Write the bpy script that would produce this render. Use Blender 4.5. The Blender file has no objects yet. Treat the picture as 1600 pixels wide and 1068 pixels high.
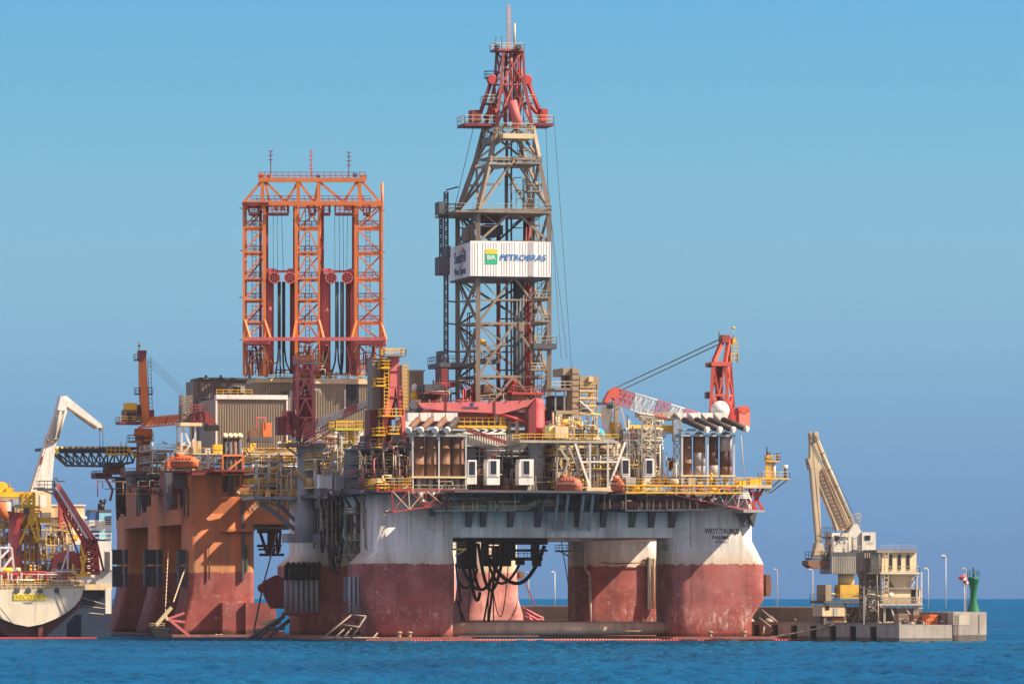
import bpy, math, random
from mathutils import Vector as V
rad=math.radians
F=8800.0; H=8.3
SC=bpy.context.scene
COL=SC.collection
RND=random.Random(11)

# ---------------------------------------------------------------- frames
class Fr:
    """A rig's own axes: u to the right along its front, w into its depth."""
    def __init__(s,px,Y,th):
        s.O=V(((px-800)*Y/F,Y,0)); t=rad(th)
        s.u=V((math.cos(t),math.sin(t),0)); s.w=V((-math.sin(t),math.cos(t),0)); s.k=s.O.dot(s.w)
    def p(s,px,py,d=0.0):
        r=V(((px-800)/F,1,(934-py)/F)); t=(s.k+d)/r.dot(s.w); q=r*t; q.z+=H; return q
    def l(s,u,d,z): return s.O+s.u*u+s.w*d+V((0,0,z))
    def loc(s,q): e=q-s.O; return e.dot(s.u),e.dot(s.w),q.z
    def U(s,px,d=0.0): return (s.p(px,934,d)-s.O).dot(s.u)
    def Z(s,px,py,d=0.0): return s.p(px,py,d).z

# ---------------------------------------------------------------- mesh builder
class MB:
    def __init__(s): s.v=[];s.f=[];s.m=[];s.mi=0;s.sm=[]
    def face(s,idx,smooth=False): s.f.append(tuple(idx)); s.m.append(s.mi); s.sm.append(smooth)
    def hexa(s,b,t):
        n=len(s.v); s.v+=list(b)+list(t); k=len(b)
        s.face([n+i for i in reversed(range(k))]); s.face([n+k+i for i in range(k)])
        for i in range(k):
            j=(i+1)%k; s.face((n+i,n+j,n+k+j,n+k+i))
        return s
    def lb(s,fr,u0,u1,d0,d1,z0,z1):
        if u1<u0:u0,u1=u1,u0
        if d1<d0:d0,d1=d1,d0
        if z1<z0:z0,z1=z1,z0
        c=[(u0,d0),(u1,d0),(u1,d1),(u0,d1)]
        return s.hexa([fr.l(a,b,z0) for a,b in c],[fr.l(a,b,z1) for a,b in c])
    def bx(s,fr,x0,y0,x1,y1,d0,d1):
        a=fr.loc(fr.p(x0,y1,d0)); b=fr.loc(fr.p(x1,y0,d0))
        return s.lb(fr,a[0],b[0],d0,d1,a[2],b[2])
    def prism(s,fr,pts,d0,d1):
        """pixel outline in the plane d0, extruded straight back to d1"""
        q=[fr.loc(fr.p(x,y,d0)) for x,y in pts]
        ar=sum(q[i][0]*q[(i+1)%len(q)][2]-q[(i+1)%len(q)][0]*q[i][2] for i in range(len(q)))
        if ar<0:q=q[::-1]
        n=len(s.v);k=len(q)
        s.v+=[fr.l(u,d0,z) for u,_,z in q]+[fr.l(u,d1,z) for u,_,z in q]
        s.face([n+i for i in range(k)]); s.face([n+k+i for i in reversed(range(k))])
        for i in range(k):
            j=(i+1)%k; s.face((n+j,n+i,n+k+i,n+k+j))
        return s
    def bar(s,p,q,w,h=None):
        h=h or w; a=(q-p)
        if a.length<1e-6: return s
        a=a.normalized(); up=V((0,0,1)) if abs(a.z)<.95 else V((0,1,0))
        x=a.cross(up).normalized(); y=x.cross(a).normalized()
        o=[x*w/2+y*h/2,-x*w/2+y*h/2,-x*w/2-y*h/2,x*w/2-y*h/2]
        return s.hexa([p+e for e in o[::-1]],[q+e for e in o[::-1]])
    def tube(s,p,q,r,r2=None,n=8,cap=True):
        r2=r if r2 is None else r2; a=(q-p)
        if a.length<1e-6: return s
        a=a.normalized(); up=V((0,0,1)) if abs(a.z)<.95 else V((0,1,0))
        x=a.cross(up).normalized(); y=a.cross(x).normalized()
        b=len(s.v)
        for c,rr in ((p,r),(q,r2)):
            for i in range(n):
                t=2*math.pi*i/n; s.v.append(c+(x*math.cos(t)+y*math.sin(t))*rr)
        for i in range(n):
            j=(i+1)%n; s.face((b+i,b+j,b+n+j,b+n+i),True)
        if cap:
            s.face([b+i for i in reversed(range(n))]); s.face([b+n+i for i in range(n)])
        return s
    def path(s,pts,r,n=6):
        for a,b in zip(pts,pts[1:]): s.tube(a,b,r,n=n)
        return s
    def lathe(s,c,prof,n=16,ax=None):
        """prof: list of (radius, height) about a vertical (or given) axis through c"""
        a=(ax or V((0,0,1))).normalized(); up=V((0,0,1)) if abs(a.z)<.95 else V((0,1,0))
        x=a.cross(up).normalized(); y=a.cross(x).normalized(); b=len(s.v)
        for r,z in prof:
            for i in range(n):
                t=2*math.pi*i/n; s.v.append(c+a*z+(x*math.cos(t)+y*math.sin(t))*max(r,1e-3))
        for k in range(len(prof)-1):
            for i in range(n):
                j=(i+1)%n; s.face((b+k*n+i,b+k*n+j,b+(k+1)*n+j,b+(k+1)*n+i),True)
        s.face([b+i for i in reversed(range(n))]); e=b+(len(prof)-1)*n; s.face([e+i for i in range(n)])
        return s
    def ball(s,c,r,n=16,squash=1.0,ax=None):
        m=n//2; return s.lathe(c,[(r*math.sin(math.pi*i/m),-r*squash*math.cos(math.pi*i/m)) for i in range(m+1)],n,ax)
    def rail(s,pts,h=1.15,step=2.0,t=.1,mid=True,closed=False):
        up=V((0,0,1)); P=list(pts)+([pts[0]] if closed else [])
        for a,b in zip(P,P[1:]):
            L=(b-a).length; n=max(1,round(L/step))
            for i in range(n+1):
                c=a.lerp(b,i/n); s.bar(c,c+up*h,t)
            s.bar(a+up*h,b+up*h,t)
            if mid: s.bar(a+up*h*.5,b+up*h*.5,t*.8)
        return s
    def truss(s,a0,a1,b0,b1,n,w,wd=None,pat='z',chords=True,posts=True):
        wd=wd or w*.7
        if chords: s.bar(a0,a1,w); s.bar(b0,b1,w)
        for i in range(n+1):
            p=a0.lerp(a1,i/n); q=b0.lerp(b1,i/n)
            if posts: s.bar(p,q,wd)
            if i<n:
                p2=a0.lerp(a1,(i+1)/n); q2=b0.lerp(b1,(i+1)/n)
                if pat=='x': s.bar(p,q2,wd); s.bar(q,p2,wd)
                elif pat=='z': s.bar(p,q2,wd)
                elif pat=='s': s.bar(q,p2,wd)
                elif pat=='w':
                    if i%2: s.bar(q,p2,wd)
                    else: s.bar(p,q2,wd)
                elif pat=='k':
                    c=q.lerp(q2,.5); s.bar(p,c,wd); s.bar(c,p2,wd)
                elif pat=='a':          # A brace across the panel: from mid of upper rung to the two feet
                    c=p2.lerp(q2,.5); s.bar(p,c,wd); s.bar(q,c,wd)
        return s
    def lattice(s,A,B,n,w,wd=None,pat='w'):
        for i in range(len(A)):
            j=(i+1)%len(A)
            s.bar(A[i],B[i],w); s.truss(A[i],B[i],A[j],B[j],n,w,wd,pat,chords=False)
        return s
    def ladder(s,a,b,side,w=.6,t=.09,step=1.0):
        e=side*w/2; s.bar(a-e,b-e,t); s.bar(a+e,b+e,t); n=max(2,int((b-a).length/step))
        for i in range(1,n):
            c=a.lerp(b,i/n); s.bar(c-e,c+e,t*.8)
        return s
    def build(s,name,mats,parent=None,loc=None):
        me=bpy.data.meshes.new(name)
        if not isinstance(mats,(list,tuple)): mats=[mats]
        if parent is not None: org=base_of(parent)
        else: org=loc if loc is not None else V((0,0,0))
        me.from_pydata([tuple(q-org) for q in s.v],[],s.f)
        for m in mats: me.materials.append(m)
        me.polygons.foreach_set('material_index',s.m); me.polygons.foreach_set('use_smooth',s.sm)
        me.update()
        o=bpy.data.objects.new(name,me); COL.objects.link(o)
        if parent is not None: o.parent=parent
        else: o.location=org
        return o

def base_of(o):
    r=V(o.location)
    while o.parent: o=o.parent; r=r+V(o.location)
    return r
def tag(o,label,cat,group=None,kind=None):
    if label:o['label']=label
    if cat:o['category']=cat
    if group:o['group']=group
    if kind:o['kind']=kind
    return o
def thing(name,label,cat,loc,group=None):
    o=bpy.data.objects.new(name,None); COL.objects.link(o); o.location=loc; o.empty_display_size=.5
    return tag(o,label,cat,group)
def solo(mb,name,mats,label,cat,loc,group=None):
    return tag(mb.build(name,mats,None,loc),label,cat,group)
def copytree(o,off,label=None,group=None,parent=None):
    c=o.copy(); COL.objects.link(c)
    if parent is None:
        c.location=V(o.location)+off
        if label:c['label']=label
        if group:c['group']=group
    else: c.parent=parent
    for ch in o.children: copytree(ch,off,parent=c)
    return c

def text(body,name,fr,px,py,d,height,mat,parent,width=None,shear=0.0,facing='front',bold=0.0,base=None):
    cu=bpy.data.curves.new(name,'FONT'); cu.body=body; cu.size=1; cu.align_x='CENTER'; cu.align_y='CENTER'
    cu.extrude=.012; cu.shear=shear; cu.offset=bold
    t=bpy.data.objects.new('t',cu); COL.objects.link(t)
    dg=bpy.context.evaluated_depsgraph_get(); me=bpy.data.meshes.new_from_object(t.evaluated_get(dg))
    bpy.data.objects.remove(t); 
    xs=[v.co.x for v in me.vertices]; ys=[v.co.y for v in me.vertices]
    w0=max(xs)-min(xs); h0=max(ys)-min(ys); cx=(max(xs)+min(xs))/2; cy=(max(ys)+min(ys))/2
    sy=height/h0; sx=(width/w0) if width else sy
    c=base if base is not None else fr.p(px,py,d); org=base_of(parent)
    ax=fr.u if facing=='front' else -fr.w; nz=-fr.w if facing=='front' else -fr.u
    for v in me.vertices:
        q=c+ax*((v.co.x-cx)*sx)+V((0,0,1))*((v.co.y-cy)*sy)+nz*v.co.z
        v.co=q-org
    me.materials.clear(); me.materials.append(mat)
    o=bpy.data.objects.new(name,me); COL.objects.link(o); o.parent=parent; return o

# ---------------------------------------------------------------- materials
def lin(c):
    if isinstance(c,str):
        c=c.lstrip('#'); c=[int(c[i:i+2],16)/255 for i in (0,2,4)]
        c=[x/12.92 if x<=.04045 else ((x+.055)/1.055)**2.4 for x in c]
    return (c[0],c[1],c[2],1)
MATS={}
def nd(t,k,**kw):
    n=t.nodes.new(k)
    for a,b in kw.items():
        if a in n.inputs: n.inputs[a].default_value=b
        else: setattr(n,a,b)
    return n
def paint(name,c,var=.25,rust=.25,rcol=(.16,.065,.03),rough=.6,scale=.35,fine=1.0,metal=0.0):
    """weathered paint: broad tone drift, rain streaks of rust, small chips"""
    if name in MATS: return MATS[name]
    m=bpy.data.materials.new(name); m.use_nodes=True; t=m.node_tree; L=t.links
    b=t.nodes['Principled BSDF']; b.inputs['Roughness'].default_value=rough; b.inputs['Metallic'].default_value=metal
    b.inputs['Specular IOR Level'].default_value=.3
    c=lin(c); g=nd(t,'ShaderNodeNewGeometry')
    mp=nd(t,'ShaderNodeMapping'); mp.inputs['Scale'].default_value=(scale,scale,scale*.45); L.new(g.outputs['Position'],mp.inputs['Vector'])
    n1=nd(t,'ShaderNodeTexNoise',Scale=1.0,Detail=6.0,Roughness=.62); L.new(mp.outputs[0],n1.inputs['Vector'])
    mr=nd(t,'ShaderNodeMapRange'); mr.inputs['From Min'].default_value=.3; mr.inputs['From Max'].default_value=.7; L.new(n1.outputs['Fac'],mr.inputs['Value'])
    mx=nd(t,'ShaderNodeMix',data_type='RGBA')
    mx.inputs[6].default_value=tuple(x*(1-var) for x in c[:3])+(1,); mx.inputs[7].default_value=tuple(min(.9,x*(1+var*.4)) for x in c[:3])+(1,)
    L.new(mr.outputs[0],mx.inputs[0]); out=mx.outputs[2]
    if rust>0:
        mp2=nd(t,'ShaderNodeMapping'); mp2.inputs['Scale'].default_value=(1.3*fine,1.3*fine,.12*fine); L.new(g.outputs['Position'],mp2.inputs['Vector'])
        n2=nd(t,'ShaderNodeTexNoise',Scale=1.0,Detail=5.0,Roughness=.65); L.new(mp2.outputs[0],n2.inputs['Vector'])
        m2=nd(t,'ShaderNodeMapRange'); m2.inputs['From Min'].default_value=.66-.22*rust; m2.inputs['From Max'].default_value=.82-.12*rust; m2.inputs['To Max'].default_value=min(1,.45+.5*rust)
        L.new(n2.outputs['Fac'],m2.inputs['Value'])
        x2=nd(t,'ShaderNodeMix',data_type='RGBA'); x2.inputs[7].default_value=lin(rcol); L.new(out,x2.inputs[6]); L.new(m2.outputs[0],x2.inputs[0]); out=x2.outputs[2]
    L.new(out,b.inputs['Base Color']); MATS[name]=m; return m

def hull_paint(name,ctop,cbot,zb,rust=.5,growth=True,seam=True,grime=.35):
    """column and hull plating: topside paint, antifouling below zb, rust along the seam, scrapes, growth near the water"""
    m=bpy.data.materials.new(name); m.use_nodes=True; t=m.node_tree; L=t.links
    b=t.nodes['Principled BSDF']; b.inputs['Roughness'].default_value=.7; b.inputs['Specular IOR Level'].default_value=.25
    g=nd(t,'ShaderNodeNewGeometry'); sp=nd(t,'ShaderNodeSeparateXYZ'); L.new(g.outputs['Position'],sp.inputs[0])
    def noise(sc,det=6.0,ro=.6):
        mp=nd(t,'ShaderNodeMapping'); mp.inputs['Scale'].default_value=sc; L.new(g.outputs['Position'],mp.inputs['Vector'])
        n=nd(t,'ShaderNodeTexNoise',Scale=1.0,Detail=det,Roughness=ro); L.new(mp.outputs[0],n.inputs['Vector']); return n.outputs['Fac']
    def rng(v,a,c,lo=0.0,hi=1.0):
        r=nd(t,'ShaderNodeMapRange'); r.inputs['From Min'].default_value=a; r.inputs['From Max'].default_value=c; r.inputs['To Min'].default_value=lo; r.inputs['To Max'].default_value=hi; L.new(v,r.inputs['Value']); return r.outputs[0]
    def mix(f,a,c):
        x=nd(t,'ShaderNodeMix',data_type='RGBA')
        if isinstance(f,float): x.inputs[0].default_value=f
        else: L.new(f,x.inputs[0])
        for i,q in ((6,a),(7,c)):
            if isinstance(q,tuple): x.inputs[i].default_value=q
            else: L.new(q,x.inputs[i])
        return x.outputs[2]
    def mul(a,c):
        x=nd(t,'ShaderNodeMath',operation='MULTIPLY')
        for i,q in ((0,a),(1,c)):
            if isinstance(q,float): x.inputs[i].default_value=q
            else: L.new(q,x.inputs[i])
        return x.outputs[0]
    z=sp.outputs['Z']; ct=lin(ctop); cb=lin(cbot)
    sc=lambda c,k:tuple(min(.92,x*k) for x in c[:3])+(1,)
    top=mix(rng(noise((.12,.12,.1)),.35,.65),sc(ct,.82),sc(ct,1.05))
    streak=rng(noise((.9,.9,.03),5.0,.65),.56,.74,0.0,.9*rust)
    top=mix(streak,top,lin((.30,.15,.06)))
    top=mix(rng(noise((.33,.33,.022),6.0,.6),.46,.70,0.0,grime),top,lin((.13,.085,.06)))
    top=mix(mul(rng(noise((.11,.11,.07),7.0,.65),.52,.66),grime*.8),top,lin((.24,.16,.11)))
    top=mix(rng(noise((2.2,2.2,.028),4.0,.6),.645,.70,0.0,.8*rust),top,lin((.27,.12,.045)))
    # rust gathers just above the boundary
    band=rng(z,zb+3.2,zb,0.0,1.0); top=mix(mul(mul(band,rng(noise((.5,.5,.12)),.25,.6,.25,1.0)),.62),top,lin((.50,.30,.12)))
    bot=mix(rng(noise((.16,.16,.3)),.32,.68),sc(cb,.68),sc(cb,1.22))
    bot=mix(rng(noise((.5,.5,.5),8.0,.7),.6,.72,0.0,.35),bot,sc(cb,1.9))
    bot=mix(mul(rng(noise((.18,.18,.12),7.0,.65),.48,.62),.55),bot,sc(cb,1.35)[:1]+(cb[1]*2.1,cb[2]*2.2,1))
    chips=mul(rng(noise((.9,.9,1.4),8.0,.75),.56,.60),rng(noise((.12,.12,.25)),.5,.66)); bot=mix(chips,bot,lin((.52,.33,.27)))
    if growth:
        gz=mul(rng(z,7.2,5.4),rng(z,1.0,3.0)); gr=mul(gz,mul(rng(noise((1.1,1.1,.5),8.0,.75),.50,.62),rng(noise((.07,.07,.1),2.0),.38,.54))); bot=mix(mul(gr,.75),bot,lin((.62,.5,.43)))
        low=rng(z,2.6,.2); bot=mix(mul(low,.75),bot,lin((.33,.07,.045)))
    bot=mix(rng(noise((.8,.8,.05),5.0,.6),.54,.73,0.0,.6),bot,lin((.10,.045,.035)))
    bot=mix(mul(rng(noise((.13,.13,.09),7.0,.65),.5,.64),.5),bot,lin((.13,.045,.045)))
    wet=nd(t,'ShaderNodeMath',operation='ADD'); L.new(z,wet.inputs[0]); L.new(rng(noise((.6,.6,.6)),.3,.7,-.5,.5),wet.inputs[1]); bot=mix(mul(rng(wet.outputs[0],1.7,.9),.8),bot,lin((.035,.022,.02)))
    zz=nd(t,'ShaderNodeMath',operation='ADD'); L.new(z,zz.inputs[0]); L.new(rng(noise((.9,.9,.5),8.0,.7),0.3,.7,-.38,.3),zz.inputs[1])
    out=mix(rng(zz.outputs[0],zb-.06,zb+.06),bot,top)
    if seam:
        mp=nd(t,'ShaderNodeMapping'); L.new(g.outputs['Position'],mp.inputs['Vector']); mp.inputs['Rotation'].default_value=(rad(90),0,0)
        br=nd(t,'ShaderNodeTexBrick',Scale=1.0); br.inputs['Brick Width'].default_value=6.5; br.inputs['Row Height'].default_value=3.1; br.inputs['Mortar Size'].default_value=.035; br.inputs['Mortar Smooth'].default_value=.5
        L.new(mp.outputs[0],br.inputs['Vector']); out=mix(mul(br.outputs['Fac'],.26),out,lin((.17,.09,.06)))
    L.new(out,b.inputs['Base Color']); MATS[name]=m; return m
# ---------------------------------------------------------------- camera, light, sky, sea
cam=bpy.data.cameras.new('camera'); co=bpy.data.objects.new('camera',cam); COL.objects.link(co)
co.location=(0,0,H); co.rotation_euler=(rad(90),0,0); cam.sensor_width=36; cam.lens=36*F/1600
cam.shift_y=(934-534)/1600; cam.clip_start=1; cam.clip_end=200000; SC.camera=co
SKYC=[(0.0001, (0.1826, 0.2501, 0.4137)), (0.0084, (0.2132, 0.2878, 0.4432)), (0.0198, (0.2643, 0.3524, 0.4813)), (0.0334, (0.3408, 0.4515, 0.5292)), (0.047, (0.432, 0.5699, 0.5783)), (0.0607, (0.5044, 0.6684, 0.627)), (0.0766, (0.4925, 0.7245, 0.6773)), (0.0914, (0.4431, 0.7462, 0.7344)), (0.1061, (0.4034, 0.7676, 0.7903))]
HAZE=.000018
SUN_AZ,SUN_EL=76.0,41.0
sv=V((math.sin(rad(SUN_AZ))*math.cos(rad(SUN_EL)),-math.cos(rad(SUN_AZ))*math.cos(rad(SUN_EL)),math.sin(rad(SUN_EL))))
sl=bpy.data.lights.new('sun','SUN'); sl.energy=4.7; sl.angle=rad(.5); sl.color=(1,.855,.665)
so=bpy.data.objects.new('sun',sl); COL.objects.link(so); so.rotation_euler=sv.to_track_quat('Z','Y').to_euler()
w=bpy.data.worlds.new('World'); SC.world=w; w.use_nodes=True; t=w.node_tree; bg=t.nodes['Background']
sk=t.nodes.new('ShaderNodeTexSky'); sk.sky_type='NISHITA'; sk.sun_disc=False; sk.sun_elevation=rad(SUN_EL); sk.sun_rotation=rad(180-SUN_AZ)
sk.air_density=1.3; sk.dust_density=.0; sk.ozone_density=2.2; sk.altitude=0
tc=t.nodes.new('ShaderNodeTexCoord'); mp=t.nodes.new('ShaderNodeMapping'); mp.inputs['Location'].default_value=(0,0,.13); mp.inputs['Scale'].default_value=(1,1,2.2)
t.links.new(tc.outputs['Generated'],mp.inputs['Vector']); t.links.new(mp.outputs[0],sk.inputs['Vector'])
sx=t.nodes.new('ShaderNodeSeparateXYZ'); t.links.new(tc.outputs['Generated'],sx.inputs[0])
cr=t.nodes.new('ShaderNodeValToRGB'); cr.color_ramp.interpolation='LINEAR'
for i,(e,c) in enumerate(SKYC+[(.30,(2.7,1.38,1.06))]):
    k=cr.color_ramp.elements[i] if i<2 else cr.color_ramp.elements.new(e)
    k.position=e; k.color=tuple(c)+(1,)
mm=t.nodes.new('ShaderNodeMix'); mm.data_type='RGBA'; mm.blend_type='MULTIPLY'; mm.inputs[0].default_value=1
t.links.new(sx.outputs['Z'],cr.inputs[0]); t.links.new(sk.outputs[0],mm.inputs[6]); t.links.new(cr.outputs[0],mm.inputs[7])
# the sky behind the viewer: low part brightened and warmed, added to fill the shadows
def wmath(op,a,b=None,clamp=False):
    n=t.nodes.new('ShaderNodeMath'); n.operation=op; n.use_clamp=clamp
    for i,q in ((0,a),(1,b)):
        if q is None: continue
        if isinstance(q,(int,float)): n.inputs[i].default_value=q
        else: t.links.new(q,n.inputs[i])
    return n.outputs[0]
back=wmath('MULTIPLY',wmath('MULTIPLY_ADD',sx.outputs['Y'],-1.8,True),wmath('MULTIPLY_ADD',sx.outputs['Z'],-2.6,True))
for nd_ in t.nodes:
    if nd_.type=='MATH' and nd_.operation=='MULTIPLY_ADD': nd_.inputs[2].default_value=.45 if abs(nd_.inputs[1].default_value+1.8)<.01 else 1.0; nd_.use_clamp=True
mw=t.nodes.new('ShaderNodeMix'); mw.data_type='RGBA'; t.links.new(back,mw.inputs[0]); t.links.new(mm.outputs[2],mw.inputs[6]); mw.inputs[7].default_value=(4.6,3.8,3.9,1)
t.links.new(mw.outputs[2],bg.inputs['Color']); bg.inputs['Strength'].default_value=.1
SC.view_settings.view_transform='Standard'; SC.view_settings.look='None'; SC.view_settings.exposure=1.1; SC.view_settings.gamma=1
SC.cycles.use_denoising=True
try: SC.cycles.denoiser='OPENIMAGEDENOISE'
except Exception: pass
SC.cycles.max_bounces=5; SC.cycles.volume_bounces=0

# sea: wind-chopped water near the quay, one sheet running on to the horizon
import numpy as np
def sea_mat(name,bump):
    m=bpy.data.materials.new(name); m.use_nodes=True; t=m.node_tree; L=t.links
    g=nd(t,'ShaderNodeNewGeometry')
    def noise(sc,det,ro=.55,rot=0):
        mp=nd(t,'ShaderNodeMapping'); mp.inputs['Scale'].default_value=sc; mp.inputs['Rotation'].default_value=(0,0,rot); L.new(g.outputs['Position'],mp.inputs['Vector'])
        n=nd(t,'ShaderNodeTexNoise',Scale=1.0,Detail=det,Roughness=ro); L.new(mp.outputs[0],n.inputs['Vector']); return n.outputs['Fac']
    n1=noise((1.1,.7,1),4.0,.6,.3); n2=noise((.035,.012,1),5.0)
    mx=nd(t,'ShaderNodeMix',data_type='RGBA'); mx.inputs[6].default_value=lin((.0006,.034,.086)); mx.inputs[7].default_value=lin((.0008,.072,.155))
    r=nd(t,'ShaderNodeMapRange'); r.inputs['From Min'].default_value=.35; r.inputs['From Max'].default_value=.65; L.new(n2,r.inputs['Value']); L.new(r.outputs[0],mx.inputs[0])
    bp=nd(t,'ShaderNodeBump',Strength=.6,Distance=bump); L.new(n1,bp.inputs['Height'])
    df=nd(t,'ShaderNodeBsdfDiffuse'); gl=nd(t,'ShaderNodeBsdfGlossy',Roughness=.08); ms=nd(t,'ShaderNodeMixShader'); fr=nd(t,'ShaderNodeFresnel',IOR=1.28); L.new(bp.outputs[0],fr.inputs['Normal'])
    k=nd(t,'ShaderNodeMath',operation='MULTIPLY'); k.inputs[1].default_value=.55; L.new(fr.outputs[0],k.inputs[0]); L.new(k.outputs[0],ms.inputs[0])
    L.new(mx.outputs[2],df.inputs['Color']); L.new(bp.outputs[0],df.inputs['Normal']); L.new(bp.outputs[0],gl.inputs['Normal'])
    gl.inputs['Color'].default_value=(.20,.70,1,1)
    L.new(df.outputs[0],ms.inputs[1]); L.new(gl.outputs[0],ms.inputs[2]); L.new(ms.outputs[0],t.nodes['Material Output'].inputs['Surface'])
    return m
SX0,SX1,SY0,SY1=-128.0,136.0,490.0,1080.0; S_=70000.0
mb=MB()
for x0,x1,y0,y1 in ((-S_,S_,SY1,S_),(-S_,S_,-500,SY0),(-S_,SX0,SY0,SY1),(SX1,S_,SY0,SY1)):
    n=len(mb.v); mb.v+=[V((x0,y0,0)),V((x1,y0,0)),V((x1,y1,0)),V((x0,y1,0))]; mb.face((n,n+1,n+2,n+3))
tag(mb.build('sea',sea_mat('open_water',.9)),None,None,None,'structure')
nx,ny=600,690; gx,gy=np.meshgrid(np.linspace(SX0,SX1,nx),np.linspace(SY0,SY1,ny)); rs=np.random.RandomState(5); hz_=np.zeros_like(gx)
for i in range(60):
    lam=float(np.exp(rs.uniform(np.log(1.5),np.log(10)))); th=rs.normal(.5,.55); kx,ky=math.cos(th)*2*math.pi/lam,math.sin(th)*2*math.pi/lam
    ph=kx*gx+ky*gy+rs.uniform(0,6.28)+.6*np.sin(gx*.05+i)+.6*np.sin(gy*.043+2*i); hz_+=.0135*lam**.5*(np.exp(np.sin(ph))-1.27)
fade=np.clip(np.minimum.reduce([gx-SX0,SX1-gx,gy-SY0,SY1-gy])/25,0,1); hz_*=fade
me=bpy.data.meshes.new('harbour_water'); idx=np.arange(nx*ny).reshape(ny,nx); q=np.stack([idx[:-1,:-1],idx[:-1,1:],idx[1:,1:],idx[1:,:-1]],-1).reshape(-1,4)
me.vertices.add(nx*ny); me.vertices.foreach_set('co',np.stack([gx,gy,hz_],-1).reshape(-1)); me.loops.add(q.size); me.loops.foreach_set('vertex_index',q.reshape(-1)); me.polygons.add(len(q)); me.polygons.foreach_set('loop_start',np.arange(0,q.size,4)); me.polygons.foreach_set('use_smooth',np.ones(len(q),bool)); me.update(); me.validate()
me.materials.append(sea_mat('harbour_water',.12)); o=bpy.data.objects.new('harbour_water',me); COL.objects.link(o); tag(o,None,None,None,'structure')
# sea air between the camera and the rigs
m=bpy.data.materials.new('sea_air'); m.use_nodes=True; t=m.node_tree; t.nodes.remove(t.nodes['Principled BSDF']); pv=nd(t,'ShaderNodeVolumePrincipled',Density=HAZE); pv.inputs['Color'].default_value=(.93,.95,1,1); pv.inputs['Anisotropy'].default_value=.0
t.links.new(pv.outputs[0],t.nodes['Material Output'].inputs['Volume'])
if HAZE>0:
    mb=MB(); c=[V((x,y,0)) for x,y in ((-2500,-300),(2500,-300),(2500,1600),(-2500,1600))]; mb.hexa([p+V((0,0,-9)) for p in c],[p+V((0,0,170)) for p in c]); tag(mb.build('haze',m),None,None,None,'stuff')
# ---------------------------------------------------------------- deck outfit: tanks, cabinets, pump sets, pipe runs
def cabinet(fr,u0,u1,d0,d1,z0,z1,mat,root,name='cabinet'):
    mb=MB(); mb.lb(fr,u0,u1,d0,d1,z0,z1); o=mb.build(name,mat,root)
    n=max(1,round((u1-u0)/1.1)); wv=(u1-u0)/n
    if z1-z0>1.4 and u1-u0>.8:
        m2=MB()
        for i in range(n): m2.lb(fr,u0+i*wv+.12,u0+(i+1)*wv-.12,d0-.05,d0,z0+.25,z1-.3)
        m2.build('door_panel',mat,o)
    return o
def vtank(fr,u,d,z0,z1,r,mat,root,name='tank'):
    mb=MB(); h=z1-z0; mb.lathe(fr.l(u,d,z0),[(r*.5,0),(r,.25*r),(r,h-.4*r),(r*.8,h-.12*r),(r*.3,h)],14); return mb.build(name,mat,root)
def htank(fr,u0,u1,d,z,r,mat,root,name='vessel'):
    mb=MB(); L=u1-u0; mb.lathe(fr.l(u0,d,z),[(r*.3,0),(r*.8,.15*r),(r,.4*r),(r,L-.4*r),(r*.8,L-.15*r),(r*.3,L)],14,fr.u)
    for k in (.22,.78): mb.lb(fr,u0+L*k-.15,u0+L*k+.15,d-r*.7,d+r*.7,z-r*1.35,z-r*.5)
    return mb.build(name,mat,root)
def pump(fr,u,d,z,s,mat,root):
    mb=MB(); mb.lb(fr,u-s,u+s,d-s*.5,d+s*.5,z,z+.2*s); mb.tube(fr.l(u-.8*s,d,z+.6*s),fr.l(u+.2*s,d,z+.6*s),.38*s,n=10); mb.tube(fr.l(u+.2*s,d,z+.6*s),fr.l(u+.6*s,d,z+.6*s),.15*s,n=6); mb.lathe(fr.l(u+.75*s,d,z+.1*s),[(.4*s,0),(.45*s,.5*s),(.2*s,1.0*s),(.2*s,1.3*s),(.3*s,1.3*s),(.3*s,1.4*s)],8)
    return mb.build('pump',mat,root)
def piperun(fr,u0,u1,d,z0,z1,r,k,mat,root,rng):
    """k parallel pipes with a rise in the middle"""
    mb=MB(); a=rng.uniform(.25,.75); um=u0+(u1-u0)*a
    for i in range(k):
        o=i*r*2.8; dz=0 if z1-z0<1 else o
        mb.path([fr.l(u0,d+o*.3,z0+o),fr.l(um+o,d+o*.3,z0+o),fr.l(um+o,d+o*.3,z1-o),fr.l(u1,d+o*.3,z1-o)],r,7)
    return mb.build('pipework',mat,root)
def riser(fr,u,d,z0,z1,r,mat,root,el=0):
    mb=MB(); pts=[fr.l(u,d,z0),fr.l(u,d,z1)]
    if el: pts.append(fr.l(u+el,d,z1))
    mb.path(pts,r,7); 
    for q in (z0+.3*(z1-z0),z0+.75*(z1-z0)): mb.lathe(fr.l(u,d,q),[(r*1.5,0),(r*1.5,.18)],8)
    return mb.build('pipe',mat,root)
def spindle(fr,u,d,z,h,mat,root):
    mb=MB(); mb.lathe(fr.l(u,d,z),[(.12,0),(.12,h*.35),(.3,h*.4),(.32,h*.55),(.12,h*.6),(.1,h*.82),(.34,h*.84),(.34,h*.9),(.05,h)],7); return mb.build('valve',mat,root)
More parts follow.
